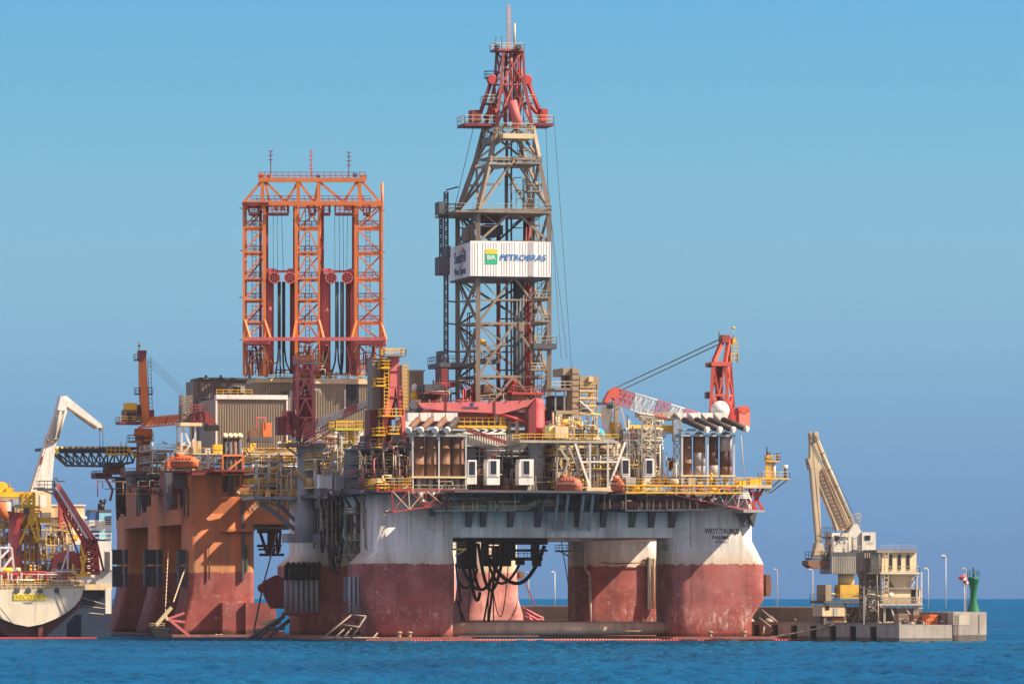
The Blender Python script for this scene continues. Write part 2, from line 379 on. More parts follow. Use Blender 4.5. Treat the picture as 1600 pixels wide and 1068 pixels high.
def outfit(fr,u0,u1,d0,d1,z0,z1,root,rng,pal,fill=.85,kinds='cctvprsxk'):
    """stand equipment side by side along a floor, each piece a mesh of its own"""
    u=u0+.2; h=z1-z0
    while u<u1-.6:
        k=rng.choice(kinds); wd=rng.uniform(.9,3.0); wd=min(wd,u1-u); m=rng.choice(pal); d=rng.uniform(d0,d0+(d1-d0)*.6); t=h*rng.uniform(.35,.85)
        if rng.random()>fill: u+=wd*.7; continue
        if k=='c': cabinet(fr,u,u+wd*.9,d,d+1.5,z0,z0+t,m,root)
        elif k=='t': r=min(wd*.45,1.2); vtank(fr,u+r,d+r,z0,z0+t,r,m,root); wd=2*r+.1
        elif k=='v': r=min(.9,h*.25); htank(fr,u,u+max(wd,2*r),d+r,z0+r*1.35,r,m,root)
        elif k=='p': pump(fr,u+wd/2,d+.6,z0,wd*.48,m,root)
        elif k=='r': piperun(fr,u,u+wd*1.6,d,z0+.5,z0+t,rng.choice((.12,.16,.22)),rng.choice((1,2,3)),m,root,rng)
        elif k=='s':
            for i in range(rng.choice((1,2,3))): riser(fr,u+.25+i*.55,d,z0,z0+h*rng.uniform(.6,1),rng.choice((.13,.18,.26)),m,root,rng.choice((0,0,.8)))
        elif k=='x': spindle(fr,u+.3,d,z0,min(h*.8,2.4),m,root); wd=.8
        elif k=='k':
            mb=MB(); A=[fr.l(u,d,z0),fr.l(u+wd,d,z0)]; B=[fr.l(u,d,z0+t),fr.l(u+wd,d,z0+t)]; mb.bar(A[0],B[0],.2); mb.bar(A[1],B[1],.2); mb.bar(B[0],B[1],.2); mb.bar(A[0],B[1],.14); mb.bar(A[0].lerp(B[0],.5),A[1].lerp(B[1],.5),.14); mb.build('support_frame',m,root)
        u+=wd+rng.uniform(0,.4)
def module(name,label,cat,fr,x0,x1,ys,d0,d1,seed,pal,fm,rm,pm=None,posts=4,brace='w',fill=.85,kinds='cctvprsxk',depthrows=2,railtop=True,group=None,lower=None):
    """an open-sided steel deck module: floors, posts, braces, railings and what stands on each floor. ys from the top floor down"""
    rng=random.Random(seed); pm=pm or fm
    U0,U1=fr.U(x0,d0),fr.U(x1,d0); zs=[fr.Z((x0+x1)/2,y,d0) for y in ys]
    root=thing(name,label,cat,fr.l((U0+U1)/2,(d0+d1)/2,zs[-1]),group)
    for i,z in enumerate(zs):
        mb=MB(); mb.lb(fr,U0,U1,d0+1.3,d1,z-.3,z); mb.lb(fr,U0,U1,d0,d0+.25,z-.3,z-.01); [mb.lb(fr,U0+(U1-U0)*q/6-.1,U0+(U1-U0)*q/6+.1,d0+.25,d0+1.3,z-.25,z-.03) for q in range(7)]; o=mb.build('floor',fm,root)
        if i or railtop:
            q=[fr.l(U0,d1,z),fr.l(U0,d0,z),fr.l(U1,d0,z),fr.l(U1,d1,z)]; MB().rail(q,1.15,1.7,.1).build('railing',rm,o)
    for k in range(posts):
        u=U0+.3+(U1-U0-.6)*k/(posts-1); MB().lb(fr,u-.2,u+.2,d0+.05,d0+.45,zs[-1],zs[0]-.3).build('post',pm,root)
    for i in range(1,len(zs)):
        z0,z1=zs[i],zs[i-1]-.3
        if brace:
            k=(i*2+seed)%(posts-1); ua=U0+.3+(U1-U0-.6)*k/(posts-1); ub=U0+.3+(U1-U0-.6)*(k+1)/(posts-1)
            mb=MB(); mb.bar(fr.l(ua,d0+.25,z0),fr.l(ub,d0+.25,z1),.22); 
            if brace=='x': mb.bar(fr.l(ub,d0+.25,z0),fr.l(ua,d0+.25,z1),.22)
            mb.build('brace',pm,root)
        for r in range(depthrows):
            a=d0+.35+(d1-d0-1)*r/depthrows; outfit(fr,U0,U1,a,a+(d1-d0)/depthrows-.5,z0,z1,root,rng,pal,fill,kinds)
    outfit(fr,U0,U1,d0+1,d1,zs[0],zs[0]+3.2,root,rng,pal,fill*.8,kinds)
    return root
def lamp_post(name,label,cat,fr,x,y0,y1,d,mat,arm=.9,group=None,r=.12):
    a=fr.p(x,y0,d); b=fr.p(x,y1,d); root=thing(name,label,cat,a,group); MB().tube(a,b,r*1.4,r*.8,n=7).build('pole',mat,root)
    mb=MB(); mb.bar(b,b+fr.u*-arm*.5+V((0,0,.2)),.12); mb.hexa([b+fr.u*k+fr.w*j+V((0,0,.1)) for k,j in ((-arm,-.2),(-arm*.3,-.2),(-arm*.3,.2),(-arm,.2))],[b+fr.u*k+fr.w*j+V((0,0,.35)) for k,j in ((-arm,-.2),(-arm*.3,-.2),(-arm*.3,.2),(-arm,.2))]); mb.build('lamp_head',mat,root); return root
def thicket(root,fr,x0,y0,x1,y1,d0,d1,n,seed,mats,name='pipe',r=(.07,.16),diag=.12):
    """small-bore pipes, cable runs and struts threading through a crowded deck, each its own part"""
    rng=random.Random(seed)
    for i in range(n):
        d=rng.uniform(d0,d1); x=rng.uniform(x0,x1); y=rng.uniform(y0,y1); k=rng.random(); m=rng.choice(mats); rr=rng.uniform(*r)
        if k<diag:
            a,b=fr.p(x,y,d),fr.p(min(max(x+rng.uniform(-14,14),x0),x1),min(max(y+rng.uniform(8,26)*rng.choice((-1,1)),y0),y1),d); MB().bar(a,b,rr*2).build('strut',m,root)
        elif k<.62:
            L=rng.uniform(.2,.75)*(y1-y0); ya=min(y,y1-L); pts=[fr.p(x,ya+L,d),fr.p(x,ya,d)]
            if rng.random()<.5: pts.append(fr.p(min(x1,x+rng.uniform(3,12)),ya,d))
            MB().path(pts,rr,6).build(name,m,root)
        else:
            L=rng.uniform(.15,.5)*(x1-x0); xa=min(x,x1-L); pts=[fr.p(xa,y,d),fr.p(xa+L,y,d)]
            if rng.random()<.5: pts.append(fr.p(xa+L,min(y1,y+rng.uniform(3,12)),d))
            MB().path(pts,rr,6).build(name,m,root)
# ---------------------------------------------------------------- near rig: hull
T=Fr(800,1100,13)
M_TH=hull_paint('white_hull_plating',(.74,.70,.63),(.30,.08,.07),15.0,.8,grime=.5)
M_WHITE=paint('white_paint',(.72,.69,.62),.2,.5)
M_CREAM=paint('cream_paint',(.66,.51,.30),.2,.4)
M_GREY=paint('grey_paint',(.36,.37,.38),.2,.3)
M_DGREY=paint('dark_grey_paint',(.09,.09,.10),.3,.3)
M_BLACK=paint('black_rubber',(.018,.018,.022),.3,0,rough=.5)
M_YEL=paint('yellow_paint',(.78,.44,.03),.2,.25)
M_RED=paint('red_paint',(.46,.055,.05),.25,.25)
M_PINK=paint('faded_red_paint',(.56,.135,.13),.2,.15)
M_ORANGE=paint('orange_paint',(.68,.17,.045),.25,.3)
M_DRED=paint('dark_red_paint',(.20,.035,.04),.3,.2)
M_RUST=paint('rusty_steel',(.20,.10,.06),.4,.6)
M_TAN=paint('tan_cladding',(.34,.26,.17),.2,.3)
M_STEEL=paint('galvanised_steel',(.42,.37,.29),.3,.55)
M_DSTEEL=paint('weathered_derrick_steel',(.27,.21,.155),.4,.5)
M_GLASS=paint('dark_glass',(.02,.025,.035),.1,0,rough=.15)
M_BLUE=paint('blue_paint',(.03,.12,.35),.2,.2)
M_LTEAL=paint('light_blue_paint',(.22,.5,.62),.1,.1)
M_CONC=paint('weathered_concrete',(.30,.26,.22),.35,.35,rcol=(.10,.085,.07),scale=.5)
M_DCONC=paint('stained_concrete',(.17,.15,.135),.4,.4,rcol=(.06,.05,.045),scale=.5)
M_LETTER=paint('dark_lettering',(.03,.03,.05),.1,0)

def col_loop(fr,u0,u1,d0,d1,r,z,n=7):
    pts=[]
    for cu,cd,a0 in ((u0+r,d0+r,180),(u1-r,d0+r,270),(u1-r,d1-r,0),(u0+r,d1-r,90)):
        for i in range(n):
            a=rad(a0+90*i/(n-1)); pts.append(fr.l(cu+r*math.cos(a),cd+r*math.sin(a),z))
    return pts
def column(fr,levels,name,mat,parent):
    mb=MB(); n=None
    for (z,u0,u1,d0,d1,r) in levels:
        lp=col_loop(fr,u0,u1,d0,d1,r,z); n=len(lp); mb.v+=lp
    for k in range(len(levels)-1):
        for i in range(n):
            j=(i+1)%n; mb.face((k*n+i,k*n+j,(k+1)*n+j,(k+1)*n+i),True)
    e=(len(levels)-1)*n; mb.face([e+i for i in range(n)]); mb.face([i for i in reversed(range(n))])
    return mb.build(name,mat,parent)

TU=[T.U(585),T.U(712),T.U(1053),T.U(1180)]   # column edges along the front
LT=75.0; CD=16.5; ZD=28.6
taurus=thing('drilling_rig','large white and red four-column drilling rig moored in front, horizontal brace at the waterline','drilling rig',T.l(0,40,0))
cols=[]
for side in (0,1):
    for k in (0,1):
        u0,u1=(TU[0],TU[1]) if side==0 else (TU[2],TU[3])
        d0=k*LT; e=2.3
        def ex(q): return (u0-q,u1) if side==0 else (u0,u1+q)
        rb=1.8 if side==0 else 2.8; zt_=17.4 if side==0 else 19.6
        lv=[(-6,)+ex(0)+(d0,d0+CD,3.0),(4.3,)+ex(0)+(d0,d0+CD,3.0),(8.0,)+ex(e)+(d0-.3,d0+CD,rb),(15.0,)+ex(e)+(d0-.3,d0+CD,rb),(zt_,)+ex(0)+(d0,d0+CD,3.0),(ZD,)+ex(0)+(d0,d0+CD,3.0)]
        cols.append(column(T,lv,'column',M_TH,taurus))
# upper hull: ring of box girders between the columns
mb=MB()
mb.lb(T,TU[0]+4,TU[3]-4,2.0,14.0,20.2,ZD-.05); mb.lb(T,TU[0]+4,TU[3]-4,LT+2,LT+14,20.2,ZD-.05)
mb.lb(T,TU[0]+2.0,TU[1]-2,14.0,LT+2,20.2,ZD-.05); mb.lb(T,TU[2]+2,TU[3]-2.0,14.0,LT+2,20.2,ZD-.05)
mb.lb(T,TU[1]-2,TU[2]+2,26,LT+2,23.5,ZD-.05)
mb.build('box_girder',M_TH,taurus)
# deck plate with overhangs; outermost shelf is added to shade the left column
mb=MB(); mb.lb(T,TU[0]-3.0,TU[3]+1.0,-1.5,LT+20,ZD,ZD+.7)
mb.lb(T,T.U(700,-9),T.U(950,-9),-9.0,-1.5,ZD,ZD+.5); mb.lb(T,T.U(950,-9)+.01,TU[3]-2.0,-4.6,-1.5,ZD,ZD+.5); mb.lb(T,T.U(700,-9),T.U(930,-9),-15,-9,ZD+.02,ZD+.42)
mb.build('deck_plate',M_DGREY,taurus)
# gusset brackets under the deck overhang, dark grey standing in for shade
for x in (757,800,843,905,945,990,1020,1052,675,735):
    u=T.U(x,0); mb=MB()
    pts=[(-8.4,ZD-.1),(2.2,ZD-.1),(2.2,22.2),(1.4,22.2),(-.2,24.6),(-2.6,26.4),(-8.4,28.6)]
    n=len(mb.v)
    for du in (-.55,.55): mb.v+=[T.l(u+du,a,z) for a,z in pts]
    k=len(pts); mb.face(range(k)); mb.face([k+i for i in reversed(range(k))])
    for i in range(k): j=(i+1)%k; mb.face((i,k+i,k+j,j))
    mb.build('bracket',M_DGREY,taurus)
MB().lb(T,TU[1]+1,TU[2]+3,1.6,2.0,25.2,ZD-.1).build('gallery_shade_plate',paint('gallery_shade_paint',(.12,.12,.13),.4,.5),taurus)  # dark plate stands in for the shade behind the slung pipes
for x in (720,770,818,868,936,1000,1046): MB().bx(T,x,797,x+2.2,840,1.88,2.0).build('stiffener',M_TH,taurus)
# slanted sponson legs by the lifeboats
for x in (872,888,912,927):
    mb=MB(); mb.bar(T.p(x,770,-7.5),T.p(x-6,826,1.6),.5,1.0); mb.build('strut',M_GREY,taurus)
# pontoons and low braces
M_PON=paint('pontoon_paint',(.26,.10,.075),.4,.6,rcol=(.30,.19,.11))
for a,b in ((TU[0]-3.5,TU[1]+2),(TU[2]-3,TU[3]+4)):
    mb=MB(); mb.lb(T,a,b,-9,LT+28,-7,.55); mb.lb(T,a+.6,b-.6,-8.4,LT+27,.55,.75); mb.build('pontoon',M_PON,taurus)
M_BRACE=paint('brace_paint',(.54,.37,.26),.3,.5,rcol=(.26,.12,.07))
for d in (7.0,LT+7):
    mb=MB(); z=T.Z(860,981,7); mb.tube(T.l(TU[1]-2,d,z),T.l(TU[2]+2,d,z),1.35,n=20); mb.build('horizontal_brace',M_BRACE,taurus)
mb=MB(); mb.lb(T,TU[1]+2,TU[2]-3,-2,1.2,-1,.35); mb.build('waterline_brace',M_BRACE,taurus)
for x in (624,640,1163,1110):
    mb=MB(); q=T.p(x,1000,-6.5); q.z=.7; mb.lathe(q,[(.4,0),(.34,.3),(.34,.8),(.55,.85),(.55,1.1),(.2,1.2)],10); mb.build('bollard',M_TAN,taurus)
text('WEST TAURUS','name_lettering',T,1128,829,-.08,1.05,M_LETTER,taurus,7.0,bold=.004)
text('PANAMA','port_lettering',T,1126,839,-.08,.75,M_LETTER,taurus,3.4,bold=.004)
text('IMO','number_lettering',T,1127,846,-.08,.4,M_LETTER,taurus,2.5)
# ---------------------------------------------------------------- near rig: derrick
def bay(mb,L0,L1,pats,w,top=True,wh=None):
    n=len(L0)
    for i in range(n):
        j=(i+1)%n; a,b,c,d=L0[i],L0[j],L1[i],L1[j]; p=pats[i%len(pats)]
        if 'A' in p: m=c.lerp(d,.5); mb.bar(a,m,w); mb.bar(b,m,w)
        if 'V' in p: m=a.lerp(b,.5); mb.bar(m,c,w); mb.bar(m,d,w)
        if 'X' in p: mb.bar(a,d,w); mb.bar(b,c,w)
        if '/' in p: mb.bar(a,d,w)
        if '\\' in p: mb.bar(b,c,w)
        if 'H' in p: mb.bar(a.lerp(c,.5),b.lerp(d,.5),w*.8)
        if top: mb.bar(c,d,wh or w)
    return mb
def quad(fr,f,b): # f=(x0,x1,y,d) b=(x0,x1,y,d) -> FL FR BR BL
    return [fr.p(f[0],f[2],f[3]),fr.p(f[1],f[2],f[3]),fr.p(b[1],b[2],b[3]),fr.p(b[0],b[2],b[3])]
def level(fr,x0,x1,y,d0,d1):
    a=fr.loc(fr.p(x0,y,d0)); b=fr.loc(fr.p(x1,y,d0))
    return [fr.l(a[0],d0,a[2]),fr.l(b[0],d0,a[2]),fr.l(b[0],d1,a[2]),fr.l(a[0],d1,a[2])]
def slab(mb,fr,x0,x1,y,d0,d1,th=.3):
    a=fr.loc(fr.p(x0,y,d0)); b=fr.loc(fr.p(x1,y,d0)); return mb.lb(fr,a[0],b[0],d0,d1,a[2]-th,a[2])
def platform(parent,fr,x0,x1,y,d0,d1,mat,rmat,h=1.15,th=.35,name='platform',t=.1,step=1.8):
    p=slab(MB(),fr,x0,x1,y,d0,d1,th).build(name,mat,parent)
    q=level(fr,x0,x1,y,d0,d1); MB().rail(q,h,step,t,closed=True).build('railing',rmat,p); return p

M_DRED2=paint('derrick_red_paint',(.36,.085,.07),.3,.3)
dk=thing('derrick','tall tapering steel derrick with red crown and white banner panels on the near rig','derrick',T.l(3,42,36))
dF,dB=33.0,50.0
yl=[655,588,505,432,378,328]
low=[quad(T,(747,858,y,dF),(715,829,y+(3 if y<600 else 0),dB)) for y in yl]
up=[quad(T,(766,842,248,dF+3),(744,820,250,dB-2)),quad(T,(776,832,198,dF+5),(757,808,200,dB-4)),quad(T,(783,820,132,dF+6),(773,806,133,dB-6)),quad(T,(787,817,78,dF+6.5),(776,806,79,dB-6.5))]
for i in range(4):
    mb=MB()
    for k in range(len(low)-1): mb.bar(low[k][i],low[k+1][i],.95)
    mb.bar(low[-1][i],up[0][i],.85); mb.bar(up[0][i],up[1][i],.8)
    mb.mi=1; mb.bar(up[1][i],up[2][i],.6); mb.bar(up[2][i],up[3][i],.52)
    mb.build('leg',[M_DSTEEL,M_DRED2],dk)
for k,(pt,w) in enumerate((x,.44) for x in (('A','X','XH','XH'),('A','X','XH','XH'),('AH','XH','X','XH'),('A','X','V','X'),('A','V','V','X'))):
    mb=MB(); bay(mb,low[k],low[k+1],pt,w,True,.48)
    if k in (0,1): # light sub-diagonals down the left of the front face
        f0,f1=low[k],low[k+1]; mid=f0[0].lerp(f0[1],.42)
        mb.bar(f1[0],f1[0].lerp(f0[1],.40),.3); mb.bar(f1[0].lerp(f0[0],.45),f1[0].lerp(f0[1],.40),.3); mb.bar(f1[0].lerp(f0[0],.45),f0[0].lerp(f0[1],.32),.3)
    for i_ in range(4):
        j_=(i_+1)%4; a_=low[k][i_].lerp(low[k][j_],.5); m_=low[k+1][i_].lerp(low[k+1][j_],.5); l_=low[k][i_].lerp(low[k+1][i_],.5); r_=low[k][j_].lerp(low[k+1][j_],.5)
        for q0_,q1_ in ((l_,low[k][i_].lerp(m_,.5)),(r_,low[k][j_].lerp(m_,.5)),(low[k+1][i_],low[k][i_].lerp(m_,.55)),(low[k+1][j_],low[k][j_].lerp(m_,.55))): mb.bar(q0_,q1_,.2)
    mb.build('bracing',M_DSTEEL,dk)
mb=MB(); bay(mb,low[-1],up[0],('A','X','A','X'),.48); q=[low[-1][i].lerp(up[0][i],.5) for i in range(4)]
mb.bar(q[0],q[0].lerp(q[1],.28),.4); mb.bar(q[3],q[0],.4); mb.bar(q[2],q[1],.4); mb.build('bracing',M_DSTEEL,dk)
mb=MB(); bay(mb,up[0],up[1],('X','/','X','/'),.4); mb.build('bracing',M_DSTEEL,dk)
mb=MB(); bay(mb,up[1],up[2],('AV','X','A','X'),.36); mb.build('bracing',M_DRED2,dk)
mb=MB(); bay(mb,up[2],up[3],('X','X','X','X'),.3); mb.build('bracing',M_DRED2,dk)
# vertical members seen inside the top section
for x,y0,y1,d in ((790,200,80,42),(797,190,80,40),(803,200,80,44),(811,190,80,40)):
    MB().tube(T.p(x,y0,d),T.p(x+1,y1,d),.35).build('guide_pipe',M_DRED2,dk)
MB().tube(T.p(800,158,37),T.p(810,198,36.5),.95,n=10).build('cylinder',M_PINK,dk)
MB().bx(T,811,503,819,517,dF-.5,dF-.3).build('node_plate',M_DSTEEL,dk)
# platforms
platform(dk,T,712,861,328,dF-1.5,dB+1,M_DSTEEL,M_STEEL,1.4,.4)
platform(dk,T,690,716,330,dF+10,dB-4,M_DGREY,M_DGREY,1.6,.9)
platform(dk,T,764,800,254,dF+2,dB-3,M_STEEL,M_STEEL,1.2); platform(dk,T,806,846,253,dF+1,dB-4,M_DSTEEL,M_STEEL,1.2)
platform(dk,T,786,834,208,dF+1,dF+8,M_CREAM,M_CREAM,2.0,1.0)
platform(dk,T,768,782,212,dF+4,dB-4,M_DSTEEL,M_STEEL,1.5,1.4)
platform(dk,T,726,778,192,dF+5,dB-5,M_DRED,M_CREAM,1.6,.55); platform(dk,T,831,865,192,dF+5,dB-5,M_DRED,M_CREAM,1.6,.55)
platform(dk,T,773,819,76,dF+6,dB-6.5,M_DRED2,M_CREAM,1.2,.4); 
platform(dk,T,760,776,158,dF+6,dB-6,M_DSTEEL,M_CREAM,1.3,.4); platform(dk,T,824,834,158,dF+6,dB-6,M_DSTEEL,M_CREAM,1.3,.4)
platform(dk,T,760,776,120,dF+8,dB-7,M_DGREY,M_DGREY,1.2,.3)
for x,y,d in ((832,297,dF-.8),(842,463,dF-.8),(842,500,dF-1),(836,576,dF-1)):
    platform(dk,T,x-7,x+17 if y>350 else x+14,y,d,d+4,M_DSTEEL,M_CREAM if y==576 else M_STEEL,1.2,.35)
platform(dk,T,834,870,536,dF-2,dF+4,M_DGREY,M_STEEL,1.4,1.1)
platform(dk,T,688,742,566,dF+2,dB-3,M_DGREY,M_DGREY,1.4,.9)
platform(dk,T,752,782,560,dF+8,dB-3,M_DGREY,M_STEEL,1.2,.9)
# crown sheaves and A struts
for x,y in ((769,125),(823,125)):
    q=T.p(x,y,40); MB().lathe(q-T.w*.6,[(.9,0),(1.05,.1),(1.05,1.1),(.9,1.2)],18,T.w).build('sheave',M_RED,dk)
for a,b in (((766,132),(750,178)),((826,132),(844,178)),((775,165),(757,184)),((828,165),(846,184)),((771,160),(774,192))):
    MB().tube(T.p(*a,41),T.p(*b,41),.42).build('strut',M_RED,dk)
mb=MB(); mb.bx(T,737,172,752,190,40,43); mb.build('winch_housing',M_DRED,dk); mb=MB(); mb.bx(T,845,170,856,190,40,43); mb.build('winch_housing',M_RED,dk)
# gin pole masts
mb=MB(); A=[T.p(795,78,41)+T.u*i*.3+T.w*j*.3 for i,j in ((-1,-1),(1,-1),(1,1),(-1,1))]; B=[q+V((0,0,T.Z(795,9,41)-A[0].z)) for q in A]; mb.lattice(A,B,16,.13,.08,'w'); mb.build('mast',[paint('mast_paint',(.62,.42,.40),.2,.1)],dk)
MB().tube(T.p(804,78,41),T.p(804,37,41),.24).build('aerial',M_STEEL,dk)
for x,y in ((775,58),(784,57),(812,69)): MB().tube(T.p(x,78,41),T.p(x,y,41),.1,n=5).build('aerial',M_DGREY,dk)
for r in ((808,70,815,76),(776,70,781,76)): MB().bx(T,*r,38,39.5).build('lamp_box',M_DGREY,dk)
# banner panels
M_SIGN=paint('banner_white',(.80,.77,.72),.06,.06); M_JOINT=paint('panel_joint',(.62,.57,.51),.2,.1)
pf=MB(); pf.bx(T,735,378,860.5,431,dF-1.6,dF-1.3); pf=pf.build('banner_panel',M_SIGN,dk)
mb=MB()
for i in range(30):
    x=738+i*4.15
    if i%7 not in (3,): mb.bx(T,x,378.3,x+.75,430.8,dF-1.66,dF-1.6)
mb.build('cladding',M_JOINT,pf)
MB().bx(T,826,378.2,834,430.9,dF-1.68,dF-1.6).build('patch',paint('grey_patch',(.42,.39,.38),.1,0),pf)
zt,zb=T.Z(735,378,dF-1.6),T.Z(735,431,dF-1.6); uL=T.U(735,dF-1.6)
mb=MB(); mb.lb(T,uL,uL+.3,dF-1.3,dB+1.5,zb,zt); pl=mb.build('banner_panel',M_SIGN,dk)
for a in (dF+6,dF+12): MB().lb(T,uL-.05,uL,a,a+.15,zb+.1,zt-.1).build('joint',M_JOINT,pl)
M_PBLUE=paint('lettering_blue',(.0,.15,.42),.1,0); M_PGRN=paint('emblem_green',(.02,.42,.20),.1,0); M_PYEL=paint('emblem_yellow',(.80,.50,.04),.1,0); M_NAVY=paint('lettering_navy',(.035,.045,.13),.1,0)
text('PETROBRAS','operator_lettering',T,817.5,402.3,dF-1.72,1.2,M_PBLUE,pf,9.5,shear=.14,bold=.014)
MB().bx(T,758.5,396.5,777.5,412,dF-1.70,dF-1.6).build('emblem_field',M_PGRN,pf); MB().bx(T,758.5,389.5,777.5,396.3,dF-1.70,dF-1.6).build('emblem_bar',M_PYEL,pf)
text('BR','emblem_lettering',T,768,402.3,dF-1.75,.85,M_SIGN,pf,1.75,bold=.012)
cL=T.l(uL-.06,(dF+dB)/2-.5,0)
text('Seadrill','owner_lettering',T,0,0,0,2.3,M_NAVY,pl,10.5,facing='left',base=cL+V((0,0,(zt+zb)/2+.9)),bold=.008)
text('West Taurus','rig_lettering',T,0,0,0,1.5,M_NAVY,pl,10.5,facing='left',base=cL+V((0,0,zb+1.5)),bold=.008)
mb=MB(); c=cL+V((0,0,zt-1.4))-T.w*(-3.2)*-1
for a,hh in ((-.7,.5),(0,.9),(.7,.5)): mb.tube(c+T.w*a,c+T.w*a*1.3+V((0,0,hh)),.22,.05,n=6)
mb.build('emblem',M_ORANGE,pl)
mb=MB(); mb.bx(T,735,431.3,861,434,dF-1.2,dB+1); mb.build('panel_frame',M_DGREY,dk)
# hoist track, ladder lattices and boxes on the left side
for x,y0,y1,d,w in ((697,648,300,42,.7),(689,420,325,43,.5)):
    mb=MB(); A=[T.p(x,y0,d)+T.u*i*w*.5+T.w*j*w*.5 for i,j in ((-1,-1),(1,-1),(1,1),(-1,1))]; B=[q+V((0,0,T.Z(x,y1,d)-A[0].z)) for q in A]; mb.lattice(A,B,max(6,int((y0-y1)/7)),.22,.13,'w'); mb.build('hoist_track',M_DGREY,dk)
for y in (297,470,505,548): MB().bar(T.p(697,y,42),T.p(716,y+2 if y>300 else 292,42),.3).build('tie',M_DGREY,dk)
for r in ((686,315,695,334),(686,401,703,429),(697,384,704,402),(688,548,696,566)): MB().bx(T,*r,38,42).build('counterweight',M_DGREY,dk)
# equipment inside the mast
for x,c,r,y0,y1 in ((779,M_DRED,.45,640,330),(792,M_DGREY,.3,650,210),(799,M_DGREY,.2,650,210),(806,M_DGREY,.55,650,435),(811,paint('pipe_blue',(.07,.12,.15),.3,.1),.6,650,435),(816,M_DGREY,.55,650,435),(821,M_DRED,.5,650,330),(826,M_DRED,.6,650,330),(834,M_DGREY,.25,640,215)):
    MB().tube(T.p(x,y0,45),T.p(x,y1,45),r,n=7).build('guide_pipe',c,dk)
for y in (470,498,540,578,607): MB().bar(T.p(776,y,46),T.p(830,y,46),.3).build('tie',M_DGREY,dk)
mb=MB(); mb.bx(T,752,338,782,346,40,46); mb.mi=1; mb.bx(T,752,352,786,366,41,45); mb.bx(T,760,350,776,370,40,44); mb.build('travelling_block',[M_DRED,M_DGREY],dk)
mb=MB(); mb.bx(T,793,600,808,614,40,45); mb.lathe(T.p(800,600,42),[(1.8,0),(1.6,.8),(.6,1.6)],10); mb.build('travelling_block',M_RED,dk)
for r in ((734,350,742,378),(728,355,733,376)): MB().bx(T,*r,36,40).build('locker',M_DSTEEL,dk)
for x,y0,y1 in ((840,430,250),(843,640,435)): MB().ladder(T.p(x,y0,36),T.p(x-2 if y0<440 else x,y1,36),T.u,.9,.12,1.0).build('ladder',M_DSTEEL,dk)
for x,y,d in ((754,533,35),(752,530,36)): MB().bx(T,x,y,x+6,y+5,d,d+2).build('lamp_box',M_YEL,dk)
# drill floor below the mast
mb=MB(); mb.bx(T,690,640,862,660,dF-4,dB+5); mb.build('drill_floor',M_DRED,dk)
platform(dk,T,684,868,640,dF-5,dB+6,M_DGREY,M_DGREY,1.4,.4)
for x in (700,740,790,830,855): MB().bx(T,x-3,660,x+3,765,dF-2,dF+1).build('substructure_leg',M_DGREY,dk)
for r,c in (((664,600,690,622),M_DGREY),((690,575,700,640),M_DRED),((700,596,712,604),M_DRED),((683,620,700,640),M_STEEL),((755,612,790,622),M_RUST),((757,600,772,612),M_RUST),((800,615,824,632),M_CREAM),((735,608,746,640),M_DRED),((668,612,688,636),M_DRED)):
    MB().bx(T,*r,dF+2,dF+8).build('machinery_block',c,dk)
platform(dk,T,662,694,612,dF,dF+8,M_DRED,M_DGREY,1.4,.4); platform(dk,T,800,850,612,dF-2,dF+4,M_RED,M_DRED,1.2,.5)
# guy lines
for a,b in (((858,300,40),(877,560,30)),((866,190,40),(893,575,36)),((860,330,38),(886,560,36))): MB().tube(T.p(*a),T.p(*b),.05,n=4,cap=False).build('guy_line',M_DGREY,dk)
MB().tube(T.p(766,128,40),T.p(742,192,40),.06,n=4).build('guy_line',M_DGREY,dk); MB().tube(T.p(828,128,40),T.p(848,178,40),.06,n=4).build('guy_line',M_DGREY,dk)
MB().tube(T.p(741,194,40),T.p(711,322,42),.06,n=4).build('guy_line',M_DGREY,dk); MB().tube(T.p(853,194,40),T.p(857,322,40),.06,n=4).build('guy_line',M_DGREY,dk)
# ---------------------------------------------------------------- near rig: deck outfit
PALW=[M_WHITE,M_CREAM,M_CREAM,M_GREY,M_STEEL,M_STEEL,M_YEL,M_RUST,M_DGREY,M_DRED]
PALD=[M_GREY,M_DGREY,M_DGREY,M_STEEL,M_RUST,M_CREAM,M_DRED,M_YEL]
PALY=[M_YEL,M_CREAM,M_WHITE,M_STEEL,M_RUST,M_GREY]
# dark machinery houses closing the middle of the deck
def block(name,label,cat,fr,r,d0,d1,mat,trim=None,panels=0,group=None,seams=0):
    b=fr.p((r[0]+r[2])/2,r[3],d0); root=thing(name,label,cat,b,group)
    w=MB().bx(fr,*r,d0,d1).build('wall',mat,root)
    a=fr.loc(fr.p(r[0],r[3],d0)); c=fr.loc(fr.p(r[2],r[1],d0))
    MB().lb(fr,a[0]-.25,c[0]+.25,d0-.25,d1+.2,c[2]+.004,c[2]+.3).build('roof',trim or mat,root)
    if seams:
        n=int((c[0]-a[0])/seams); m=MB()
        for i in range(1,n): m.lb(fr,a[0]+i*seams-.09,a[0]+i*seams+.09,d0-.09,d0,a[2]+.1,c[2]-.1)
        m.build('cladding',mat,w)
    for i in range(panels):
        u=a[0]+(c[0]-a[0])*(i+.5)/panels; MB().lb(fr,u-.45,u+.45,d0-.06,d0,a[2]+.3,a[2]+2.3).build('door',M_GREY,root)
    return root
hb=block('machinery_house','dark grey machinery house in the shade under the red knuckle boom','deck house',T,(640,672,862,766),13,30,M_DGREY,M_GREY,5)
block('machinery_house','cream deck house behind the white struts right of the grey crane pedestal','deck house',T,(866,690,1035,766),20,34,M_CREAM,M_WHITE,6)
block('machinery_house','dark house between the crane legs and the four brown silencers','deck house',T,(560,702,645,766),16,30,M_DGREY,M_GREY,4)
